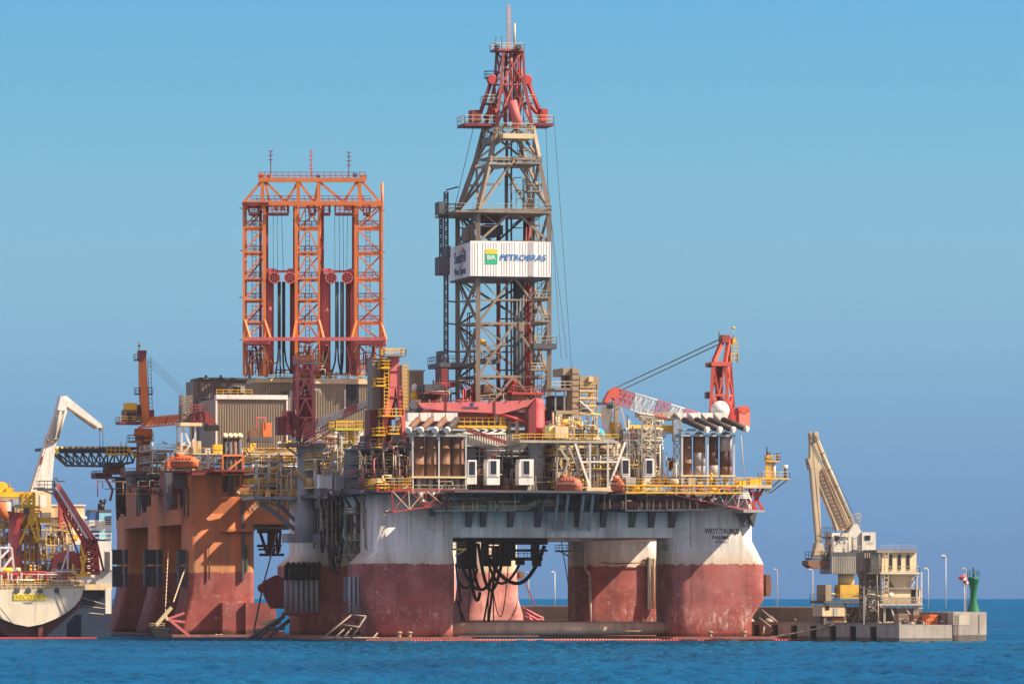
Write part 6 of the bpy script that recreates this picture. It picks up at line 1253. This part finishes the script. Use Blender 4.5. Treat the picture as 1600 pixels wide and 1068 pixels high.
sh=thing('shelter','dusty rose deck shelter with a white post frame in front of the red lattice boom','shelter',S.p(100,895,12)); MB().prism(S,[(80,895),(86,872),(96,862),(116,860),(128,872),(128,895)],13,18).build('roof',M_PINK,sh); MB().bx(S,90,878,112,895,12.6,13).build('shade_wall',M_DGREY,sh); MB().bar(S.p(106,898,12),S.p(106,850,12),.5).build('post',M_WHITE,sh); MB().bar(S.p(94,898,12),S.p(104,866,12),.35).build('post',M_WHITE,sh)
fs=thing('funnel_ship','dark navy ship beyond with white superstructure and a blue and white banded funnel','ship',S.p(150,993,60))
MB().bx(S,40,921,173,996,58,140).build('hull',M_NAVYH,fs); MB().bx(S,165,918,174,958,54,55).build('bulwark',M_WHITE,fs); MB().bx(S,164,860,175,890,56,57).build('superstructure',M_WHITE,fs); MB().bx(S,163.5,861.5,172,889,55.7,56).build('window_band',M_DGREY,fs); MB().bx(S,150,890,175,921,57,59).build('superstructure',M_GREY,fs); MB().bx(S,133,912,175,921,56,60).build('deck',M_CREAM,fs)
for y0,y1,c,i in ((796,801,M_DGREY,0),(801,812,M_BLUE,1),(812,828,M_WHITE,2),(828,844,M_BLUE,3)):
    f=MB(); f.prism(S,[(141-(y-796)*.09,y) for y in (y0,y1)][::1]+[(155,y1),(155,y0)],64,70); f.build('funnel_band',c,fs); f=MB(); f.bx(S,155,y0,174,y1,63.6,70); f.build('funnel_band',c if c not in (M_BLUE,) else M_LTEAL,fs)  # blue turns pale on the right face to paint its sunlit side
for i in range(5): MB().bx(S,165,805.5+i*3,174,806.8+i*3,63.4,63.6).build('louvre',M_DGREY,fs)
MB().prism(S,[(141,821),(151,821),(145,824.5)],63.8,64).build('emblem',M_NAVY,fs)
MB().path([S.p(158,797,66),S.p(158,786,66),S.p(161,783,66),S.p(164.5,785,66)],.75,10).build('uptake',M_BLACK,fs); MB().rail([S.p(138,846,60),S.p(174,846,60)],1.8,1.2,.2).build('railing',M_WHITE,fs)
for i,(a,b) in enumerate((((128,933),(165,944)),((122,945),(165,950)),((112,954),(162,959)))): solo(MB().tube(S.p(*a,1),S.p(*b,40),.07,n=5),'mooring_rope',M_CREAM,('upper','middle','lowest')[i]+' pale mooring rope from the ivory stern to the navy ship','rope',S.p(*a,1))
ob=MB(); q0=S.p(-14,993.5,-3); q1=S.p(152,990.8,-3)
for i in range(60): a=q0.lerp(q1,i/60); b=q0.lerp(q1,(i+.85)/60); a.z=b.z=.12; ob.tube(a,b,.3,n=6)
solo(ob,'containment_boom',MATS['boom_red'],'red floating boom across the ivory stern at the far left','floating boom',q0)
MB().bx(S,136,845,174,915,61.5,70.5).build('funnel_casing',M_WHITE,fs)
for x in (84,104,128): MB().bar(S.p(x,915,40),S.p(x,808,40),.8).build('support_leg',M_CREAM,cb)
MB().bx(S,-10,896,128,921,30,56).build('poop_deck',M_CREAM,ds)
# ---------------------------------------------------------------- quay at the right
Q=Fr(1405,1050,17)
M_QL=paint('light_concrete',(.42,.36,.29),.3,.5,rcol=(.14,.11,.09),scale=.6); M_QD=paint('tidal_concrete',(.15,.125,.105),.3,.4,rcol=(.07,.06,.05))
zq=3.35; zh=5.75; uA,uB=Q.U(1488.5),Q.U(1541)
qy=thing('quay','grey concrete quay end with a higher head block, running back behind the rigs','quay',Q.l(8,20,0))
MB().lb(Q,0,uA-.02,0,330,.9,zq).build('apron_block',M_QL,qy); MB().lb(Q,-.02,uA-.02,-.02,330,-4,.9).build('tidal_footing',M_QD,qy)
MB().lb(Q,uA+.12,uB,-.15,16,1.4,zh).build('head_block',M_QL,qy); MB().lb(Q,uA+.12,uB-.35,-.1,16,-4,1.4).build('tidal_footing',M_QD,qy); MB().lb(Q,uA-.02,uA+.12,0,16,-4,zq).build('joint',M_BLACK,qy)
MB().lb(Q,uA+.1,uB,0,330,-4,zq).build('apron_block',M_DCONC,qy)
MB().lb(Q,uA-5,uA+.1,16,330,zq,6.35).build('parapet',M_DCONC,qy); MB().lb(Q,uA-5.1,uA+.3,16,330,6.35,6.6).build('coping',M_QL,qy); MB().lb(Q,uA-.2,uA+.1,3,16,zq,5.6).build('parapet',M_DCONC,qy)
MB().lb(Q,0,uA-5,-.02,.02,zq,zq+.12).build('kerb',M_CONC,qy); MB().lb(Q,-.1,.5,0,330,zq,zq+.3).build('kerb',M_CONC,qy)
for i in range(10): MB().lb(Q,-.8,0,12+i*11,13.2+i*11,.3,3.0).build('fender',M_BLACK,qy)
for i,(u,d) in enumerate(((.9,22),(.9,40),(.9,60))): MB().lathe(Q.l(u,d,zq),[(.35,0),(.3,.6),(.5,.65),(.45,.95)],10).build('bollard',M_DGREY,qy)
for k in range(3): MB().lathe(Q.l(1,75+k*12,zq),[(1.2,0),(1.0,.6),(.5,1.0)],8).build('rubble_heap',M_CONC,qy)
# light beacon
bc=thing('light_beacon','green flared harbour light beacon on the quay head','beacon',Q.l(Q.U(1520.5,5),5,zh)); c=Q.l(Q.U(1521,5),5,zh); M_GRN=paint('beacon_green',(.005,.115,.05),.2,.2)
MB().lathe(c,[(1.28,0),(1.22,.1),(.68,2.1),(.6,3.0),(.64,4.2),(1.02,5.9),(1.08,6.0),(1.08,6.5),(.9,6.55)],24).build('tower',M_GRN,bc)
MB().rail([c+V((0,0,6.55))+Q.u*a+Q.w*b for a,b in ((-.95,-.5),(.95,-.5),(.95,.6),(-.95,.6))],1.15,.9,.1,True,True).build('railing',M_GRN,bc); MB().tube(c+V((0,0,6.5)),c+V((0,0,8.0)),.1,n=6).build('lantern_post',M_DGREY,bc); MB().lathe(c+V((0,0,7.9)),[(.16,0),(.2,.3),(.05,.5)],8).build('lantern',M_GRN,bc)
ws=thing('windsock','red and white striped windsock drooping from a white pole by the green beacon','windsock',Q.l(Q.U(1508,2),2,zh)); a=Q.p(1507.5,955,2); b=Q.p(1506.5,896,2); MB().tube(a,b,.12,.09,n=7).build('pole',M_WHITE,ws)
M_SR=paint('sock_red',(.55,.07,.07),.1,0); pts=[Q.p(1502.5,899,2),Q.p(1504,903,2),Q.p(1506.5,906,2),Q.p(1509,909,2),Q.p(1511,912,2)]
mb=MB()
for i in range(4): mb.mi=i%2; mb.tube(pts[i],pts[i+1],.75-.1*i,.65-.1*i,n=10)
mb.build('sock',[M_SR,M_WHITE],ws)
lamp_post('lamp_post','lamp post behind the windsock beside the green beacon','lamp post',Q,1510,955,889,8,M_STEEL,r=.07)
lamp_post('lamp_post','short lamp post with a low floodlight right of the hopper','lamp post',Q,1450.5,950,889,30,M_CREAM,r=.07)
lp=lamp_post('lamp_post','tallest lamp post on the parapet, between hopper and beacon','lamp post',Q,1478,950,869,25,M_WHITE,r=.07); MB().bx(Q,1474,869.5,1482,871,25,25.5).build('lamp_head',M_DGREY,lp)
lamp_post('lamp_post','lamp post on the parapet just left of the brown grab bucket','lamp post',Q,1270,949,890,75,M_CREAM,r=.07)
lamp_post('lamp_post','lamp post on the parapet nearest the right rig column','lamp post',Q,1215,949,890,98,M_STEEL,r=.07)
lamp_post('lamp_post','lamp post seen between the rig columns, right one of two','lamp post',Q,867,947,894,300,M_WHITE,r=.11); lamp_post('lamp_post','lamp post seen between the rig columns, left one of two','lamp post',Q,826,947,894,318,M_STEEL,r=.11)
# freight containers on the apron
for x0,x1,y0,y1,d,lb,c in ((1446,1466,959.5,976,6,'orange container lying at the quay end below the head block',M_ORANGE),(1427,1446,959.5,976,8,'brown container in shade left of the orange one',M_RUST),(1404,1424,958,974,14,'grey-brown store box at the foot of the hopper legs',M_DSTEEL)):
    rt=thing('freight_container',lb,'container',Q.p((x0+x1)/2,y1,d),None); o=MB().bx(Q,x0,y0,x1,y1,d,d+2.4).build('wall',c,rt); mb=MB()
    for i in range(7): mb.bx(Q,x0+1+i*(x1-x0)/7.2,y0+1,x0+2+i*(x1-x0)/7.2,y1-1,d-.07,d)
    mb.build('cladding',c,o); MB().bx(Q,x0,(y0+y1)/2-.4,x1,(y0+y1)/2+.4,d-.1,d-.07).build('lashing_bar',M_CREAM,o)
M_HOUSE=paint('dirty_white',(.60,.55,.46),.25,.55)
# harbour grab crane
M_SAND=paint('sand_paint',(.50,.385,.24),.25,.5)
hc=thing('harbour_crane','sand coloured level-luffing harbour crane with a brown grab over the quay','crane',Q.p(1325,975,40)); dk_=40
MB().tube(Q.p(1272,679,dk_),Q.p(1333,822,dk_),.55,n=12).build('upper_boom',M_SAND,hc); MB().prism(Q,[(1266,676),(1271,674),(1273,690),(1267,690)],dk_-.7,dk_+.7).build('boom_tip',M_SAND,hc); MB().prism(Q,[(1272,674),(1279,674),(1280,686),(1273,690)],dk_-.9,dk_-.5).build('boom_tip',M_SAND,hc)
MB().prism(Q,[(1264,717),(1274,720),(1286,724),(1334,828),(1308,828),(1304,815)],dk_-.6,dk_+1).build('lower_boom',M_SAND,hc); MB().prism(Q,[(1266,690),(1275,690),(1285,720),(1266,722)],dk_-.5,dk_+.5).build('gusset',M_SAND,hc); MB().ladder(Q.p(1281,730,dk_-.8),Q.p(1322,826,dk_-.8),Q.u,1.2,.16,.8).build('ladder',M_RUST,hc)
MB().prism(Q,[(1267,733),(1279,730),(1284,845),(1277,848)],dk_-1,dk_+.2).build('pendant_arm',M_SAND,hc); MB().prism(Q,[(1266.5,733),(1268.5,733),(1278,848),(1276,848)],dk_-1.1,dk_-1).build('arm_edge',M_DSTEEL,hc); MB().prism(Q,[(1263,716),(1270,716),(1274,730),(1267,733)],dk_-1,dk_+1).build('knuckle',M_SAND,hc); MB().path([Q.p(1263,718,dk_-1),Q.p(1261,726,dk_-1),Q.p(1263,732,dk_-1)],.14).build('cable_loop',M_DGREY,hc)
gb=thing('grab_bucket','rust brown grab hanging under a small railed head at the end of the crane arm','grab bucket',Q.p(1280,888,39)); MB().prism(Q,[(1263,875),(1298,875),(1297,882),(1286,888),(1270,887),(1263,882)],37.5,41).build('bucket',M_RUST,gb); MB().prism(Q,[(1276,848),(1286,848),(1290,870),(1272,870)],38,40).build('head',M_SAND,gb); platform(gb,Q,1268,1299,871,37.5,41,M_DGREY,M_DGREY,1.2,.4); MB().bx(Q,1280,860,1292,869,38,40).build('winch',M_CREAM,gb); MB().bar(Q.p(1297,852,39),Q.p(1297,875,39),.4).build('strut',M_DGREY,gb); MB().bar(Q.p(1286,868,38),Q.p(1299,850,38),.3).build('strut',M_DGREY,gb)
MB().prism(Q,[(1326,866),(1326,832),(1334,818),(1340,818),(1347,832),(1347,866)],38,42).build('slew_tower',M_HOUSE,hc)
for r,i in (((1300,832,1325,862),0),((1347,831,1368.5,861),1)):
    o=MB().bx(Q,*r,37.5,41.5).build('machinery_house',M_HOUSE,hc)
    for k in range(4): x=r[0]+(11 if i==0 else 7)+k*3; MB().prism(Q,[(x,849),(x+1.6,847),(x+2.2,847),(x+.6,849)],37.3,37.5).build('louvre',M_DGREY,o)
MB().bx(Q,1333,858,1346,866,37.6,38).build('opening',M_DGREY,hc); platform(hc,Q,1292,1305,838,38,41,M_DGREY,M_DGREY,1.8,.3); MB().ladder(Q.p(1340,826,43),Q.p(1343,803,43),Q.u,.8,.15,.7).build('ladder',M_STEEL,hc); MB().rail([Q.p(1331,815,43),Q.p(1344,812,43)],1.4,.7,.12).build('railing',M_STEEL,hc)
o=MB().bx(Q,1299,868,1350,896,36.5,43).build('ring_skirt',M_GREY,hc); mb=MB()
for i in range(18): mb.bx(Q,1300+i*2.75,868.5,1301.2+i*2.75,895.5,36.35,36.5)
mb.build('cladding',M_STEEL,o); MB().bx(Q,1298,862,1352,868,36.4,43).build('deck',M_DGREY,hc); MB().lathe(Q.p(1322,914,40),[(1.6,0),(1.6,2.2)],18).build('pedestal',M_CREAM,hc)
MB().bx(Q,1313,913,1345,935,37,40).build('switch_container',paint('signal_yellow',(.60,.36,.05),.25,.4),hc); MB().bx(Q,1345,913,1359,935,37.5,40).build('switch_container',M_CREAM,hc); platform(hc,Q,1288,1360,938,36,44,M_DGREY,M_DSTEEL,1.2,.5); MB().bx(Q,1290,913,1299,938,37,42).build('stair_tower',M_TAN,hc)
MB().bx(Q,1285,944,1320,962,36.5,42).build('gantry_house',M_CREAM,hc); MB().bx(Q,1300,962,1318,972,37,41).build('bogie',M_RUST,hc); MB().bx(Q,1292,962,1304,974,37,41).build('bogie',M_DGREY,hc)
for x in (1289,1320,1352,1368,1376): MB().bar(Q.p(x,975,37),Q.p(x,938,37),.55).build('leg',M_STEEL if x>1330 else M_DSTEEL,hc)
for a,b in (((1345,975),(1368,940)),((1368,975),(1345,940)),((1352,938),(1366,896)),((1366,938),(1352,896)),((1352,910),(1366,910))): MB().bar(Q.p(*a,37),Q.p(*b,37),.3).build('brace',M_STEEL,hc)
MB().bx(Q,1355,938,1372,962,40,41).build('cable_cabinet',M_GREY,hc)
hp=thing('cement_hopper','grey two-bin loading hopper with dark slots on an open steel tower beside the crane','hopper',Q.p(1400,975,16)); dh=16
o=MB().prism(Q,[(1350,862),(1376,862),(1376,895),(1370,915),(1358,915),(1350,895)],dh+8,dh+12).build('bin',M_DSTEEL,hp); mb=MB()
for i in range(7): mb.bx(Q,1351+i*3.5,863,1352.4+i*3.5,895,dh+7.85,dh+8)
mb.build('cladding',M_STEEL,o)
MB().bx(Q,1378,862,1432,893,dh,dh+6).build('bin',M_CREAM,hp); MB().bx(Q,1370,858.5,1432.5,863,dh-.6,dh+7).build('roof',M_DSTEEL,hp)
for x in (1390,1403.5,1417): MB().bx(Q,x,866,x+4.5,890,dh-.15,dh).build('slot',M_BLACK,hp)
MB().prism(Q,[(1386,897),(1430,897),(1420,918),(1398,918)],dh+.5,dh+4).build('cone',M_CREAM,hp); platform(hp,Q,1376,1437,893.5,dh-1.2,dh+6,M_CREAM,M_STEEL,1.1,.3)
o=MB().bx(Q,1377,919,1438,942,dh,dh+5).build('cabin',M_CREAM,hp); MB().bx(Q,1424,921,1436,931,dh-.1,dh).build('window',M_GLASS,o); MB().bx(Q,1376,917,1439,920,dh-.5,dh+5.4).build('roof',M_DSTEEL,hp); MB().lathe(Q.p(1393,927,dh-.15),[(.45,0),(.45,.2)],12,Q.w).build('fan',M_WHITE,o); MB().bx(Q,1378,932,1434,941,dh-.06,dh).build('panel',M_TAN,o)
platform(hp,Q,1374,1442,942,dh-1,dh+6,M_STEEL,M_STEEL,1.1,.4)
for x in (1379,1433,1440): MB().bar(Q.p(x,942,dh-.5),Q.p(x,893,dh-.5),.28).build('post',M_WHITE,hp)
for x in (1382,1432,1434): MB().bar(Q.p(x,976,dh),Q.p(x-2 if x>1400 else x,942,dh),.45).build('leg',M_STEEL,hp)
for a,b in (((1428,960),(1434,893)),((1424,917),(1434,896)),((1384,917),(1392,897)),((1390,942),(1400,972)),((1410,942),(1426,966)),((1374,862),(1378,942)),((1350,915),(1350,975))): MB().bar(Q.p(*a,dh-.3),Q.p(*b,dh-.3),.28).build('brace',M_STEEL,hp)
A=level(Q,1352,1374,972,dh+6,dh+9); B=level(Q,1352,1374,892,dh+6,dh+9); MB().lattice(A,B,5,.32,.22,'x').build('tower',M_DSTEEL,hp); MB().ladder(Q.p(1385,942,dh-1),Q.p(1385,862,dh-1),Q.u,.8,.14,.8).build('ladder',M_CREAM,hp)
for i,(a,da,b,db) in enumerate((((1196,996),0,(1322,979),1),((1225,1000),0,(1395,982),1),((1290,999),0,(1388,980),1))):
    p=T.p(*a,-2); p.z=max(p.z,.2); q=Q.p(*b,(30,8,12)[i]); q.z=zq+.5; pts=[p.lerp(q,k/8)-V((0,0,math.sin(math.pi*k/8)*.25)) for k in range(9)]; solo(MB().path(pts,.13,5),'mooring_rope',M_CREAM,('long pale mooring rope from the right pontoon to the crane foot','lower slack mooring rope reaching the quay corner','short sagging mooring rope nearest the quay corner')[i],'rope',p)

# wear and small gear of the quay and its crane
MB().ladder(Q.p(1496,1001,-.3),Q.p(1496,958,-.3),Q.u,.6,.08,.5).build('ladder',M_RUST,qy); MB().bx(Q,1490,960,1514,975.5,-.19,-.15).build('patch',paint('pale_patch',(.52,.44,.33),.25,.3),qy); MB().bx(Q,1529,960,1530.5,990,-.2,-.15).build('drain_stain',M_DCONC,qy)
for x in (1412,1440,1470): q=Q.p(x,976,.6); q.z=zq; MB().lathe(q,[(.3,0),(.25,.45),(.42,.5),(.38,.75)],9).build('bollard',M_DGREY,qy)
for k in range(9): q=Q.l(RND.uniform(1,9),RND.uniform(1,14),zq); MB().lathe(q,[(RND.uniform(.3,.7),0),(RND.uniform(.2,.5),.35),(.1,.6)],6).build('rubble_heap',M_CONC if k%2 else M_DSTEEL,qy)
thicket(hc,Q,1290,915,1375,974,36.5,40,40,51,[M_DGREY,M_DSTEEL,M_STEEL,M_RUST,M_CREAM],r=(.05,.12),diag=.3); thicket(hc,Q,1300,825,1350,866,37,37.4,10,52,[M_DGREY,M_STEEL,M_DSTEEL],r=(.04,.08))
MB().rail([Q.p(1299,862,36.6),Q.p(1352,862,36.6)],1.1,1.2,.08).build('railing',M_STEEL,hc)
for a,b in (((1268,678),(1283,846)),((1271,678),(1335,818)),((1274,679),(1341,818))): MB().tube(Q.p(*a,39),Q.p(*b,39),.05,n=4).build('hoist_wire',M_DGREY,hc)
for t_ in (.2,.38,.56,.74,.9):
    c=Q.p(1272+61*t_,679+143*t_,dk_); MB().lathe(c,[(.62,-.12),(.62,.12)],12,(Q.p(1333,822,dk_)-Q.p(1272,679,dk_))).build('boom_joint',M_DSTEEL,hc)
MB().bx(Q,1304,836,1311,844,37.35,37.5).build('window',M_GLASS,hc); MB().bx(Q,1352,836,1360,843,37.35,37.5).build('window',M_GLASS,hc); MB().bx(Q,1290,946,1296,952,36.4,36.5).build('window',M_GLASS,hc); MB().bx(Q,1303,949,1309,962,36.4,36.5).build('door',M_GREY,hc)
MB().rail([Q.p(1376,859,15.5),Q.p(1432,859,15.5)],1.0,1.3,.08).build('railing',M_STEEL,hp)
# ---------------------------------------------------------------- small-bore pipework and struts through the crowded decks
def find(text_):
    for o in bpy.data.objects:
        if o.parent is None and text_ in o.get('label',''): return o
PM=[M_CREAM,M_CREAM,M_WHITE,M_STEEL,M_STEEL,M_YEL,M_RUST,M_DSTEEL,M_BLACK,M_GREY]
PD=[M_DSTEEL,M_DRED,M_DGREY,M_BLACK,M_STEEL,M_PINK,M_RUST,M_CREAM]
for key,fr,x0,y0,x1,y1,d0,d1,n,seed,mats in (
 ('three-floor open deck',T,868,690,968,764,-.9,1.2,64,1,PM),('white stair tower module',T,978,655,1036,760,-.2,2,50,2,PM),('open white process deck',T,868,645,938,686,1.0,3,34,3,PM),
 ('pipe_manifold' and 'shaded manifold',T,728,700,866,766,.5,6,46,4,[M_DGREY,M_GREY,M_BLACK,M_STEEL,M_DSTEEL,M_DRED]),('dark crowded machinery deck',T,560,690,642,765,8.5,11,60,5,PD),
 ('cluttered white and yellow deck',T,398,716,462,790,64.5,67,44,6,PM),('yellow-railed deck with a cream',T,490,705,534,765,48,51,30,7,PM),('access tower with a yellow',T,526,672,566,752,31.5,34,24,8,PM),
 ('white and yellow-railed deck strip',E,300,700,470,740,-2.0,1,62,9,PM),('pale equipment deck',E,236,690,302,740,22.5,26,40,10,PM),('distant mixed equipment',E,500,680,620,738,2.5,6,30,11,PM),
 ('three-floor yellow and cream process',S,-10,790,64,898,14,17,70,12,[M_YEL,M_YEL,M_CREAM,M_WHITE,M_STEEL,M_RED,M_RUST,M_DSTEEL]),('cream equipment stack',S,58,815,114,898,18,21,46,13,[M_CREAM,M_WHITE,M_STEEL,M_YEL,M_DSTEEL]),
 ('drillship stern',S,-8,892,118,915,.2,2,34,14,[M_RED,M_PINK,M_WHITE,M_YEL,M_CREAM,M_RED]),
 ('folding crane with yellow',T,588,560,606,745,15,20,24,15,PD),('slung along the hull front between',T,690,766,870,798,-7.2,-5,28,16,[M_DGREY,M_STEEL,M_DSTEEL,M_BLACK,M_RUST]),('rusty flanged pipe',T,930,766,1120,798,-7,-4.5,30,17,[M_RUST,M_STEEL,M_DSTEEL,M_CREAM,M_DRED]),
 ('winch gallery',E,150,735,300,775,3,28,30,18,[M_DGREY,M_DRED,M_BLACK,M_DSTEEL,M_RUST]),('loading hopper',Q,1352,897,1378,972,14.5,17,14,19,[M_STEEL,M_DSTEEL,M_CREAM]),('left of the patched silencers',T,1040,700,1066,766,-1,1,10,20,PM),
 ('four brown exhaust silencers',T,646,746,728,768,-1.5,1.5,26,21,[M_STEEL,M_DSTEEL,M_RUST,M_CREAM]),('four patched silver',T,1062,745,1150,768,-1.5,1.5,26,22,[M_STEEL,M_DSTEEL,M_RUST,M_CREAM]),
 ('tall steel',T,1,1,1,1,1,1,0,1,PM)):
    o=find(key)
    if o and n: thicket(o,fr,x0,y0,x1,y1,d0,d1,n,seed,mats)
    elif n: print('NO',key)
o=find('red crown and white banner'); thicket(o,T,666,590,745,655,dF-3,dF+4,46,31,[M_DGREY,M_DRED,M_DSTEEL,M_BLACK,M_STEEL,M_RED]); thicket(o,T,742,600,862,656,dF-2,dF+6,34,32,[M_DGREY,M_DRED,M_DSTEEL,M_RUST,M_STEEL]); thicket(o,T,714,440,745,600,dB-6,dB,14,33,[M_DGREY,M_DSTEEL],r=(.06,.12)); thicket(o,T,784,205,832,330,38,46,18,34,[M_DGREY,M_DSTEEL,M_STEEL],r=(.06,.12)); thicket(o,T,778,84,818,190,38,44,20,35,[M_DRED2,M_RED,M_DGREY],r=(.07,.14))
o=find('three-tower derrick'); thicket(o,ED,380,535,424,586,38,46,34,41,[M_OS,M_OD,M_DRED,M_DGREY,M_STEEL]); thicket(o,ED,456,535,512,586,38,46,34,42,[M_OS,M_OD,M_DRED,M_DGREY,M_STEEL]); thicket(o,ED,546,535,602,586,38,46,34,43,[M_OS,M_OD,M_DRED,M_DGREY,M_STEEL])
thicket(find('large tan corrugated'),E,403,577,580,592,43,45,40,44,[M_STEEL,M_DGREY,M_CREAM,M_YEL,M_DRED]); thicket(find('large tan corrugated'),E,452,600,500,704,35,37,20,45,[M_DGREY,M_DSTEEL,M_STEEL])
# pipes, ladders and trunking running down the shaded left side of the near hull
sg=thing('side_pipework','rusty pipes, trunks and ladders fixed to the shaded left side of the near hull','pipework',T.l(TU[0]-.6,35,16)); rng=random.Random(66)
for i in range(34):
    d=rng.uniform(3,72); on=(d<16 or d>LT); u=TU[0]+(-.15 if 5<d<12 else (1.3 if d<=16 else 1.7)); z1=rng.uniform(24,28.4); z0=rng.uniform(16.5,23)
    MB().path([T.l(u,d,z1),T.l(u,d,z0)]+([T.l(u,d+rng.uniform(-3,3),z0)] if rng.random()<.5 else []),rng.uniform(.09,.24),6).build('pipe',rng.choice([M_DSTEEL,M_RUST,M_BGREY,M_DGREY,M_TAN]),sg)
for d,z0,z1,w_ in ((20,21,27,1.6),(31,20.8,25,2.4),(44,21.5,28,1.4),(57,20.5,26,2.0)): MB().lb(T,TU[0]+.6,TU[0]+2.0,d,d+w_,z0,z1).build('trunk',rng.choice([M_BGREY,M_DGREY,M_RUST]),sg)
for d in (26,40,63): MB().ladder(T.l(TU[0]+1.6,d,20.4),T.l(TU[0]+1.6,d,28.4),T.w,.8,.12,.6).build('ladder',M_TAN,sg)
for z in (22.4,25.1): MB().tube(T.l(TU[0]+1.6,17,z),T.l(TU[0]+1.6,74,z),.16,n=6).build('pipe',M_RUST,sg)
